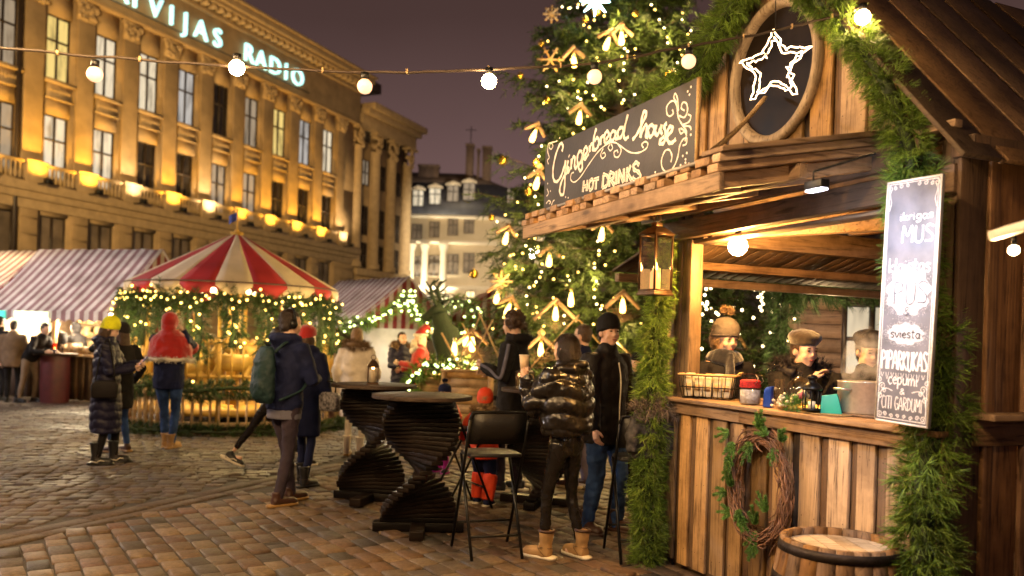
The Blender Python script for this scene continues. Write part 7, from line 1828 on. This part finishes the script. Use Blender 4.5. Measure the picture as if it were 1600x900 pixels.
            he(m, (0, -.01, .075), (.09, .105, .065)); m.tube(smoothpts([HMx @ Vector(q) for q in ((0, -.02, .09), (0, -.06, .17), (.02, -.13, .20), (.03, -.18, .13))], 4), [.075 * s] * 4 + [.06 * s] * 4 + [.035 * s] * 4 + [.015 * s], 10); ho = link('hat', evalmesh(m, vx, 4, .01, .05), M[hat['m']], t, True, world=False)
            m = MB(); m.tube([HMx @ Vector((.093 * math.cos(th), -.012 + .108 * math.sin(th), .055)) for th in np.linspace(0, 2 * PI, 21)], .026 * s, 8, False); m.ell(tuple(HMx @ Vector((.03, -.19, .11))), .035 * s, 10, 8); B(m, 'hat_trim', 'fur_wh', ho)
    return t, dict(wr=wr, elb=elb, neck=neck, sh=sh, pel=pel, HMx=HMx, sp=sp, ank=ank)
def W_(t, p): return Matrix.Translation(t.location) @ Matrix.Rotation(t.rotation_euler.z, 4, 'Z') @ Vector(p)
# ---------------------------------------------------------------- who stands where
BOOT = dict(collar='brownshoe', m='tanboot', sole='whitesole', shaft=.10, bulk=1.12, lace=True)
g = G(880, 876)
wl_, j = person('woman in glossy black leather puffer jacket, leather leggings and tan boots, holding a paper cup', (g.x, g.y + .06), R(52), 1.63, lean=.02, fem=True, feet=((-.09, .10, 0, .1), (.12, -.07, 0, -.25)), hands=((-.10, .30, 1.27), (.12, .22, 1.02)), poles=((-.3, -.4, -1), (.6, -.8, -.5)), head=(.05, -.08),
    coat=dict(m='leather', puff=1.36, hem=.545, cinch=.88, hood='down', quilt=.115, qd=.022, fold=.03), legs=dict(m='legging', fit=.80, fold=.022, crop=.12, cuff=.95), shoes=BOOT, hair=dict(k='bob', m='hair_dk'), curl=.75, seed=2)
def cup(label, p, rz=0):
    t = thing('paper_cup', label, 'cup', p, rz); m = MB(); m.lathe([(0, -.05), (.028, -.05), (.038, .05), (.036, .05), (.034, .04), (0, .04)], n=18); m.build('cup', mat('paper_cup_card', (.55, .42, .28), .7), t, True, world=False); m = MB(); m.lathe([(.0385, .044), (.041, .047), (.0385, .054), (.036, .05)], n=18); m.build('rim', M['white_trim'], t, True, world=False)
e = j['wr'][0]; d = (j['wr'][0] - j['elb'][0]).normalized(); cup('beige paper cup in the raised hand of the leather jacket woman', W_(wl_, e + d * .085 + Vector((.042, .03, .045))))
g = G(940, 832)
person('man in black knit cap, dark zip jacket and blue jeans, looking past the stall', (g.x, g.y + .05), R(222), 1.79, lean=0, feet=((-.12, .06, 0), (.12, -.05, 0)), hands=((-.26, .10, .86), (.26, .14, .84)), head=(-.32, .02), skin_m='skin2', coat=dict(m='brownblack', hem=.405, puff=1.10, fold=.025, zip='whitesole'), legs=dict(m='jeans', fit=1.15, fold=.03, crop=-.1), shoes=dict(m='brownshoe', sole='brownshoe', shaft=.06, bulk=1.1, lace=False), hair=dict(k='short', m='hair_dk'), hat=dict(k='beanie', m='black_cl', top=.165), scarf=None, seed=3)
g = P(802, 600, 8.5)
person('curly haired man in black hooded jacket with white sleeve stripes, turned in profile', (g.x, 8.5), R(74), 1.87, feet=((-.1, .08, 0), (.1, -.06, 0)), hands=((-.17, .27, 1.27), (.16, .30, 1.2)), poles=((-.5, -1, -.5), (.5, -1, -.5)), head=(.1, -.12), coat=dict(m='black_cl', hem=.42, puff=1.12, hood='down', armstripe='greyknit'), legs=dict(m='plum'), shoes=dict(m='blackshoe', sole='whitesole'), hair=dict(k='curly', m='hair_br'), curl=.4, seed=4)
g = P(910, 600, 8.9)
person('man with short brown hair and lilac jeans, hidden behind the leather jacket woman', (g.x, 8.9), R(58), 1.77, near=False, coat=dict(m='navy', hem=.46), legs=dict(m='greyjeans', fit=1.15, fold=.03), shoes=dict(m='brownshoe', sole='whitesole'), hair=dict(k='short', m='hair_br'), seed=5)
g = G(436, 790)
hm, j = person('man with black headphones, navy jacket and plum trousers wearing a teal backpack', (g.x, g.y + .08), R(-38), 1.79, lean=.03, feet=((-.05, .14, 0, .05), (.08, -.10, 0, -.1)), hands=((-.05, .30, 1.12), (.07, .30, 1.13)), poles=((-.8, -.6, -.6), (.8, -.6, -.6)), head=(-.25, -.05), coat=dict(m='navy', hem=.475, puff=1.04, hood='down', under='greyknit', fold=.02), legs=dict(m='plum', fit=.98, fold=.018), shoes=dict(m='brownshoe', sole='gum', shaft=.02), hair=dict(k='short', m='hair_dk'), curl=.9, seed=6)
m = MB()
Hx = j['HMx']
m.tube([Hx @ Vector((.098 * math.cos(a), -.005, .035 + .105 * math.sin(a))) for a in np.linspace(-.1, PI + .1, 16)], .010, 7)
for q in (-1, 1): m.ell((0, 0, 0), 1, 14, 10, Hx @ Matrix.Translation((q * .094, -.008, -.008)) @ Matrix.Diagonal((.024, .036, .044, 1)))
m.build('headphones', M['black_metal'], hm, True, world=False)
bp = thing('backpack', 'dark teal nylon backpack on the back of the headphones man', 'backpack', W_(hm, (0, -.03, 1.17)), R(-38))
m = MB(); loft(m, [((0, -.19, -.25), .10, .05, 0, 0), ((0, -.20, -.20), .135, .07, 0, 0), ((0, -.21, -.05), .14, .08, 0, 0), ((0, -.20, .12), .13, .07, 0, 0), ((0, -.185, .22), .10, .05, 0, 0), ((0, -.18, .25), .07, .04, 0, 0)], 18); m.ell((0, -.265, -.12), (.10, .04, .10), 14, 9)
link('bag', evalmesh(m, .009, 4, .02, .05), M['teal_bag'], bp, True, world=False)
m = MB()
for q in (-1, 1): m.tube(smoothpts([(q * .09, -.16, .20), (q * .11, -.03, .30), (q * .13, .11, .24), (q * .155, .155, .05), (q * .19, .08, -.12), (q * .15, -.14, -.22)], 5), .024, 7, True, .5)
m.build('strap', M['teal_bag'], bp, True, world=False); m = MB(); m.tube([(0, -.17, .25), (0, -.2, .29), (.03, -.2, .29), (.03, -.17, .25)], .007, 5); m.build('handle', M['black_cl'], bp, True, world=False)
g = G(468, 757)
cm, j = person('person in long dark navy coat with blue hood and red hat beside the headphones man', (g.x + .03, g.y), R(-22), 1.66, near=False, fem=True, feet=((-.09, .10, 0), (.1, -.1, 0)), hands=((-.22, .12, .8), (.24, .10, .80)), coat=dict(m='navy', hem=.30, flare=1.05, hood='down', puff=1.05), legs=dict(m='navy', fit=.85), shoes=dict(m='blackshoe', sole='blackshoe', shaft=.1), hair=dict(k='long', m='hair_br'), hat=dict(k='beanie', m='red_cl'), seed=7)
hd = thing('handbag', 'small dark handbag with white pattern on the navy coat person', 'handbag', W_(cm, (.30, .0, .86)), R(-30)); m = MB(); m.prism([(-.11, -.09), (.11, -.09), (.12, .06), (.08, .10), (-.08, .10), (-.12, .06)], -.04, .04); M['patterned'] = mat('black_white_pattern', (.012, .012, .016), .6, scale=38, var=.2, two=(.5, .48, .5)); m.build('bag', M['patterned'], hd, False, .015, world=False); m = MB(); m.tube(smoothpts([(-.07, 0, .10), (-.06, 0, .2), (.06, 0, .2), (.07, 0, .10)], 5), .008, 6); m.build('handle', M['black_cl'], hd, True, world=False)
g = P(424, 700, 9.3)
person('woman in black striding behind the headphones man, black sneaker lifted', (g.x, 9.3), R(-86), 1.64, near=False, fem=True, lean=.06, feet=((-.07, .34, 0), (.08, -.44, .085, 0, -.42)), hands=((-.2, -.15, .82), (.2, .2, .85)), coat=dict(m='black_cl', hem=.44), legs=dict(m='legging', fit=.82, crop=.22), shoes=dict(m='blackshoe', sole='whitesole', stripe=True), hair=dict(k='bob', m='hair_dk'), seed=8)
g = G(552, 712)
ww_, j = person('woman in long cream coat with brown fur hood, seen from behind', (g.x, g.y), R(-6), 1.68, near=False, fem=True, feet=((-.1, .05, 0), (.1, -.05, 0)), hands=((-.24, .14, .86), (.2, .26, 1.0)), coat=dict(m='white_cl', hem=.30, puff=1.16, flare=1.08, fur='fur_br', furw=.9, hood='down', quilt=.13, qd=.012), legs=dict(m='white_cl', fit=.85), shoes=dict(m='white_cl', sole='gum', shaft=.14), hair=dict(k='long', m='hair_bl'), seed=9)
sb_ = thing('shopping_bag', 'white paper shopping bag carried by the cream coat woman', 'bag', W_(ww_, (-.33, .10, .58)), R(14)); m = MB(); m.prism([(-.15, 0), (.15, 0), (.165, .33), (-.165, .33)], -.05, .05); m.build('paper_bag', M['white_trim'], sb_, False, .004, world=False); m = MB(); m.tube(smoothpts([(-.07, 0, .33), (-.05, 0, .42), (.05, 0, .42), (.07, 0, .33)], 5), .006, 5); m.build('handle', M['rope'], sb_, True, world=False)
g = P(627, 560, 14.2)
person('dark haired woman in shiny dark puffer coat beside santa', (g.x, 14.2), R(215), 1.66, near=False, fem=True, hands=((-.1, .3, 1.05), (.12, .28, 1.1)), coat=dict(m='navy_puff', hem=.28, quilt=.10, fur='fur_br', puff=1.1), legs=dict(m='black_cl', fit=.85), shoes=dict(m='blackshoe', sole='blackshoe', shaft=.1), hair=dict(k='long', m='hair_dk'), seed=10)
g = P(657, 560, 13.6)
sa, j = person('person dressed as santa in red coat and hat with white beard and hair', (g.x, 13.6), R(98), 1.68, near=False, hands=((-.1, .33, 1.12), (.15, .3, 1.0)), coat=dict(m='red_cl', hem=.30, puff=1.18, flare=1.1, trim='fur_wh'), legs=dict(m='red_cl', fit=1.1), shoes=dict(m='blackshoe', sole='blackshoe', shaft=.16), hair=dict(k='long', m='white_cl'), hat=dict(k='santa', m='red_cl'), seed=11)
m = MB(); Hx = j['HMx']; m.tube([Hx @ Vector(q) for q in ((0, .075, -.06), (0, .09, -.12), (0, .085, -.22), (0, .08, -.30))], [.05, .075, .06, .02], 10); m.ell(tuple(Hx @ Vector((0, .1, -.045))), (.05, .05, .02), 10, 8); link('beard', evalmesh(m, .014, 3, .02, .03), M['white_trim'], sa, True, world=False)
m = MB(); m.tube([(-.13, .06, 1.36), (-.05, .14, 1.32), (.05, .14, 1.32), (.13, .06, 1.36)], .05, 8); m.build('fur_collar', M['fur_wh'], sa, True, world=False)
g = G(258, 700)
rh, j = person('person in red hooded cape with white trim and jeans, back turned', (g.x, g.y + .05), R(6), 1.79, near=True, feet=((-.04, .06, 0, .2), (.07, -.05, 0, -.3)), hands=((-.07, .26, 1.50), (.09, .27, 1.52)), poles=((-.45, -.1, -1), (.6, -.1, -.9)), head=(-.3, .1), coat=dict(m='navy', hem=.43, puff=1.05, hood='up', hood_m='red_cl', hood_trim='fur_wh'), legs=dict(m='jeans', fit=1.0, fold=.025), shoes=dict(m='tanboot', sole='gum', shaft=.06), hair=dict(k='short', m='hair_br'), seed=12)
m = MB(); z = j['neck']
loft(m, [((0, .02, 1.17), .285, .225, 0, 0), ((0, .02, 1.30), .275, .20, 0, 0), ((0, .01, 1.42), .245, .16, 0, 0), ((0, 0, 1.50), .15, .115, 0, 0), ((0, .0, 1.545), .095, .09, 0, 0)], 22)
for i in (0, 1): m.tube([j['sh'] + Vector(((-.1, .1)[i], 0, 0)), j['elb'][i]], [.09, .088], 10)
link('cape', evalmesh(m, .012, 5, .03, .07), M['red_cl'], rh, True, world=False)
m = MB(); pts = [Vector((.288 * math.cos(a), .02 + .228 * math.sin(a), 1.155 + .008 * math.sin(a * 7))) for a in np.linspace(0, 2 * PI, 26)]; m.quads(needles(pts, .026, 5000, .026, .0025, seed=4)); m.build('cape_trim', M['fur_wh'], rh, world=False); m = MB(); m.tube(pts, .022, 8, False); m.build('trim_core', M['fur_wh'], rh, True, world=False)
g = G(163, 724)
yw, j = person('woman in neon yellow knit hat and long dark puffer coat looking at a phone', (g.x, g.y), R(-72), 1.67, fem=True, feet=((-.08, .09, 0), (.08, -.07, 0)), hands=((-.02, .33, 1.14), (.10, .28, 1.10)), poles=((-.8, -.8, -.6), (.6, -.8, -.8)), head=(0, -.32), coat=dict(m='navy_puff', hem=.215, puff=1.14, flare=1.1, hood='down', quilt=.10, qd=.014), legs=dict(m='black_cl', fit=.9), shoes=dict(m='blackshoe', sole='blackshoe', shaft=.14, bulk=1.1, stripe=True), hair=dict(k='long', m='hair_br'), hat=dict(k='beanie', m='yellow', top=.175), curl=.9, seed=13)
d = (j['wr'][1] - j['elb'][1]).normalized(); p = j['wr'][1] + d * .10; phn = thing('phone', 'lit phone in the hand of the yellow hat woman', 'phone', W_(yw, p + Vector((-.02, .01, .045))), R(-72)); Mr = Matrix.Rotation(R(-40), 4, 'X'); m = MB(); m.box((-.036, -.005, -.07), (.036, .004, .075), Mr); m.build('case', M['black_metal'], phn, False, .003, world=False); m = MB(); m.box((-.033, -.0068, -.066), (.033, -.0055, .071), Mr); m.build('screen', emit('phone_screen', (.6, .62, 1), 1.2), phn, world=False)
sbag = thing('shoulder_bag', 'dark brown shoulder bag hanging on the long puffer coat', 'shoulder bag', W_(yw, (.27, .02, .86)), R(18)); m = MB(); m.prism([(-.13, -.10), (.13, -.10), (.14, .04), (.11, .10), (-.11, .10), (-.14, .04)], -.05, .05); m.build('bag', M['brownblack'], sbag, False, .02, world=False); m = MB(); m.tube(smoothpts([(-.10, 0, .09), (-.06, .02, .35), (.0, .06, .56), (.06, .02, .35), (.10, 0, .09)], 5), .009, 6); m.build('strap', M['black_cl'], sbag, True, world=False)
g = G(186, 706)
person('woman in grey knit hat raising a hand to her face behind the yellow hat', (g.x, g.y), R(62), 1.64, near=False, fem=True, hands=((-.06, .20, 1.45), (.24, .1, .85)), poles=((-.8, .2, -1), (.5, -.8, -.5)), coat=dict(m='black_cl', hem=.33), legs=dict(m='jeans', fit=.9), shoes=dict(m='brownshoe', sole='gum'), hair=dict(k='long', m='hair_br'), hat=dict(k='beanie', m='greyhat'), seed=14)
# people round the dark red barrel table
RT = G(85, 629); rt = thing('barrel_table', 'dark red drum bar table with a glowing red jar', 'table', (RT.x, RT.y, 0)); m = MB(); m.lathe([(.26, 0), (.275, .3), (.275, .7), (.26, .96)], n=28); m.build('drum', mat('oxblood_paint', (.065, .010, .012), .5, bump=.1), rt, True, world=False); m = MB(); m.lathe([(0, .96), (.40, .96), (.40, 1.0), (0, 1.0)], n=32); m.build('table_top', M['table_top'], rt, world=False)
jr = thing('candle_jar', 'red glass jar with candle on the drum table', 'candle', (RT.x, RT.y - .05, 1.0)); m = MB(); m.lathe([(0, 0), (.055, 0), (.06, .02), (.06, .15), (.045, .18), (.05, .2)], n=16); m.build('jar', glassy('red_glass', (1, .25, .12), .15), jr, True, world=False); m = MB(); m.lathe([(0, .01), (.03, .01), (.03, .07), (0, .07)], n=12); m.build('candle', M['wax_glow'], jr, True, world=False); m = MB(); m.ell((0, 0, .09), (.012, .012, .025), 8, 6); m.build('flame', M['candle_glow'], jr, True, world=False)
g = G(44, 628); person('man in dark jacket and beige trousers leaning over the drum table', (g.x, g.y), R(-100), 1.72, near=False, lean=.55, feet=((-.12, .02, 0), (.12, -.12, 0)), hands=((.02, .62, 1.02), (.25, .55, 1.02)), head=(0, -.3), coat=dict(m='black_cl', hem=.48), legs=dict(m='beige'), shoes=dict(m='blackshoe', sole='blackshoe'), hair=dict(k='short', m='hair_dk'), seed=15)
g = P(86, 560, 17.4); person('person in black bobble hat facing the drum table from the stall side', (g.x, 17.4), R(170), 1.74, near=False, coat=dict(m='black_cl', hem=.42), legs=dict(m='plum'), shoes=dict(m='blackshoe', sole='blackshoe'), hair=dict(k='short', m='hair_dk'), hat=dict(k='pom', m='black_cl', pm='fur_bk'), seed=16)
g = P(20, 560, 16.6); person('person in tan jacket with back turned at the glowing stall counter', (g.x, 16.6), R(14), 1.66, near=False, coat=dict(m='tancoat', hem=.42, puff=1.1), legs=dict(m='black_cl'), shoes=dict(m='blackshoe', sole='blackshoe'), hair=dict(k='short', m='hair_dk'), seed=17)
g = P(-2, 560, 16.9); person('person in black coat cut off by the picture edge at the stall', (g.x, 16.9), R(-20), 1.74, near=False, coat=dict(m='black_cl', hem=.40), legs=dict(m='black_cl'), shoes=dict(m='blackshoe', sole='blackshoe'), hair=dict(k='short', m='hair_dk'), seed=18)
g = G(124, 622); person('person in dark hooded jacket reaching across to the drum table', (g.x + .05, g.y), R(82), 1.70, near=False, lean=.32, feet=((-.1, .22, 0), (.1, -.14, 0)), hands=((-.12, .62, 1.03), (.1, .45, 1.04)), coat=dict(m='black_cl', hem=.45, hood='up'), legs=dict(m='jeans'), shoes=dict(m='blackshoe', sole='whitesole'), hair=dict(k='short', m='hair_dk'), seed=19)
# children
g = G(752, 790); person('child in orange red snowsuit and knit hat with fur hood by the folding chair', (g.x, g.y + .05), R(-22), 1.03, feet=((-.07, .05, 0), (.07, -.03, 0)), hands=((-.26, .10, .58), (.24, .12, .60)), head=(.3, 0), coat=dict(m='orange_red', hem=.42, puff=1.40, fur='fur_br', furw=1.3, fold=.03), legs=dict(m='navy', fit=1.5, lower='orange_red'), shoes=dict(m='navy', sole='whitesole', bulk=1.3), hair=dict(k='short', m='hair_bl'), hat=dict(k='beanie', m='orange_red', top=.16), seed=20, headk=1.42)
g = G(708, 738); person('child in navy bobble hat and pink trousers behind the front table', (g.x - .12, g.y), R(150), .98, near=False, feet=((-.07, .04, 0), (.07, -.03, 0)), hands=((-.22, .14, .6), (.22, .12, .58)), head=(0, -.2), coat=dict(m='orange_red', hem=.44, puff=1.35, hood='down'), legs=dict(m='pink', fit=1.5), shoes=dict(m='blackshoe', sole='pink', bulk=1.3), hair=dict(k='short', m='hair_br'), hat=dict(k='pom', m='navy', pm='navy'), scarf='blue_hood', seed=21, headk=1.42)
g = P(1000, 600, 7.9); person('person in black hat mostly hidden behind the stall post', (g.x, 7.9), R(120), 1.50, near=False, coat=dict(m='black_cl', hem=.40), legs=dict(m='black_cl'), shoes=dict(m='blackshoe', sole='blackshoe'), hair=dict(k='short', m='hair_dk'), hat=dict(k='beanie', m='black_cl'), seed=22)
# jacket thrown over the half hidden chair
q = Vector((c3.x + .33, c3.y + .22, 0)); dj = thing('draped_jacket', 'patterned dark jacket with grey fur collar hung over the half hidden chair', 'jacket', q, R(5))
m = MB(); loft(m, [((-.02, -.19, .74), .18, .05, 0, 0), ((-.02, -.20, .86), .20, .06, 0, 0), ((-.02, -.20, .98), .20, .06, 0, 0), ((-.02, -.20, 1.06), .17, .05, 0, 0)], 16); m.tube([(-.17, -.20, 1.02), (-.20, -.23, .9), (-.2, -.24, .78)], [.05, .05, .04], 9); link('shell', evalmesh(m, .012, 4, .04, .06), mat('dark_patterned_cloth', (.010, .010, .013), .7, scale=38, var=.2, two=(.07, .065, .07)), dj, True, world=False)
m = MB(); m.quads(needles([Vector((-.19, -.24, 1.05)), Vector((-.1, -.26, 1.12)), Vector((.1, -.25, 1.10)), Vector((.22, -.2, 1.04))], .055, 5000, .05, .003, seed=9)); m.build('fur_collar', M['fur_gr'], dj, world=False)
# three women at the far hatch
g = P(1130, 560, 5.95); person('woman in taupe bobble hat and thick navy scarf at the far hatch', (g.x, 5.95), R(-160), 1.76, fem=True, hands=((-.12, .3, 1.1), (.12, .3, 1.08)), head=(.05, -.22), coat=dict(m='black_cl', hem=.42, puff=1.1), legs=dict(m='black_cl'), shoes=dict(m='blackshoe', sole='blackshoe'), hair=dict(k='bob', m='hair_bl'), hat=dict(k='pom', top=.15, m='taupe', pm='fur_br'), scarf='scarf', seed=23, headk=1.02)
g = P(1254, 560, 5.75); person('woman in brown felt beret and black fur collar with a hand at her chin', (g.x, 5.75), R(-168), 1.68, fem=True, hands=((-.2, .25, 1.1), (.05, .20, 1.33)), poles=((-.6, -.8, -.5), (.8, .1, -1)), head=(.12, -.1), coat=dict(m='black_cl', hem=.42, puff=1.15, fur='fur_bk', furw=1.3), legs=dict(m='black_cl'), shoes=dict(m='blackshoe', sole='blackshoe'), hair=dict(k='short', m='hair_br'), hat=dict(k='beret', m='brownfelt'), seed=24, headk=1.02)
g = P(1356, 560, 5.6); person('woman in dark beret looking down behind the steaming pot', (g.x, 5.6), R(-190), 1.69, fem=True, hands=((-.2, .25, 1.05), (.2, .25, 1.05)), head=(.2, -.2), coat=dict(m='black_cl', hem=.42, puff=1.1), legs=dict(m='black_cl'), shoes=dict(m='blackshoe', sole='blackshoe'), hair=dict(k='short', m='hair_dk'), hat=dict(k='beret', m='greyhat'), seed=25)
# ================================================================ added fill lamps, none of them seen: second bulb string, globe lamps, floodlight mast
def bulbline(name, label, a, b, n, sag, rad, matn):
    a, b = Vector(a), Vector(b); t = thing(name, label, 'string lights', a); pts = []
    for i in range(25): s = i / 24; q = a.lerp(b, s); q.z -= sag * math.sin(PI * s); pts.append(q)
    m = MB(); m.tube(pts, .007, 6); m.build('cable', M['cable'], t)
    for i in range(n):
        s = (i + .5) / n; q = a.lerp(b, s); q.z -= sag * math.sin(PI * s) + .1; m = MB(); m.ell(q, rad, 14, 9); bo = m.build('bulb', M[matn], t, True); m = MB(); m.lathe([(0, rad * .85), (rad * .5, rad * .8), (rad * .55, rad * 1.8), (0, rad * 1.9)], tuple(q), 10); m.build('socket', M['black_metal'], bo, True)
M['fill_bulb'] = emit('fill_bulb_warm', (1, .62, .27), 1500)  # added unseen bulbs, the key light for the stall front
bulbline('bulb_string', 'added unseen bulb string lighting the stall front from the carousel side', (.3, 1.9, 3.2), (-6.0, 5.6, 3.95), 7, .25, .06, 'fill_bulb')
def fill_lamp(label, x, y, h, r_, col, st):
    t = thing('fill_lamp', label, 'added lamp', (x, y, 0)); m = MB(); m.lathe([(.16, 0), (.16, .4), (.09, .5), (.06, 1.2), (.05, h - r_), (.1, h - r_), (0, h - r_ + .02)], n=14); m.build('post', M['black_metal'], t, True, world=False); m = MB(); m.ell((0, 0, h), r_, 16, 10); m.build('globe', emit('fill_globe', col, st), t, True, world=False)  # added lamps, none of them seen, brightening facade, stalls and houses
fill_lamp('added unseen globe lamp beyond the lilac striped stall, lighting the facade foot', -17.5, 19, 5.5, .22, (1, .74, .42), 900)
fill_lamp('added unseen white globe lamp brightening the lilac striped stall roof', -14.5, 11.5, 6.0, .22, (1, .88, .86), 1500)
fill_lamp('added tall globe lamp hidden behind the Christmas tree, lighting the corner house', 1.3, 56, 7.5, .4, (1, .84, .6), 150)
fill_lamp('added globe lamp hidden behind the Christmas tree trunk, lighting the far wing', 2.4, 27, 5.5, .22, (1, .70, .34), 350)
fm = thing('fill_mast', 'added unseen mast with floodlight washing the long building', 'floodlight', (-9.5, 3, 0)); m = MB(); m.tube([(0, 0, 0), (0, 0, 8)], .09, 10); m.build('mast', M['black_metal'], fm, True, world=False)  # added mast, not seen, to even out the light on the building
hd_ = Vector((-9.5, 3, 8.2)); m = MB(); m.box((-.25, -.1, 7.95), (.25, .12, 8.35)); m.build('lamp_head', M['black_metal'], fm, world=False)
def flood(p, tgt, e, col, size):
    l = bpy.data.lights.new('fill_flood', 'SPOT'); o = bpy.data.objects.new('fill_flood', l); COL.objects.link(o); l.energy = e; l.color = col; l.spot_size = R(size); l.spot_blend = .6; l.shadow_soft_size = .2; o.location = p; o.rotation_euler = (Vector(tgt) - Vector(p)).to_track_quat('-Z', 'Y').to_euler()
flood(hd_ + Vector((0, .3, 0)), (-15, 56, 10.5), 68000, (1, .62, .20), 44)
# pale metal awning arm with a bulb, poking in at the picture's edge
a, b = P(1548, 369, 2.9), P(1680, 330, 2.6); aw = thing('awning_arm', 'pale metal awning arm with a small bulb poking in before the dark stall wall', 'awning arm', a)
m = MB(); m.bar(a, b, .03, .034); m.build('arm', mat('pale_painted_metal', (.55, .52, .46), .5, var=.15), aw, False, .006)
c = P(1584, 391, 2.85); m = MB(); m.ell(c, .017, 14, 10); bo = m.build('bulb', emit('arm_bulb', (1, .72, .34), 60), aw, True); m = MB(); m.tube([c + Vector((0, 0, .014)), c + Vector((0, 0, .05))], .009, 8); m.build('socket', M['black_metal'], bo, True)
glow(P(1560, 410, 2.95), 14, (1, .62, .28), .03)
flood((1.3, 56, 7.9), (-6, 86, 9.5), 60000, (1, .82, .55), 56)  # added spot above the hidden globe, brightening the corner house
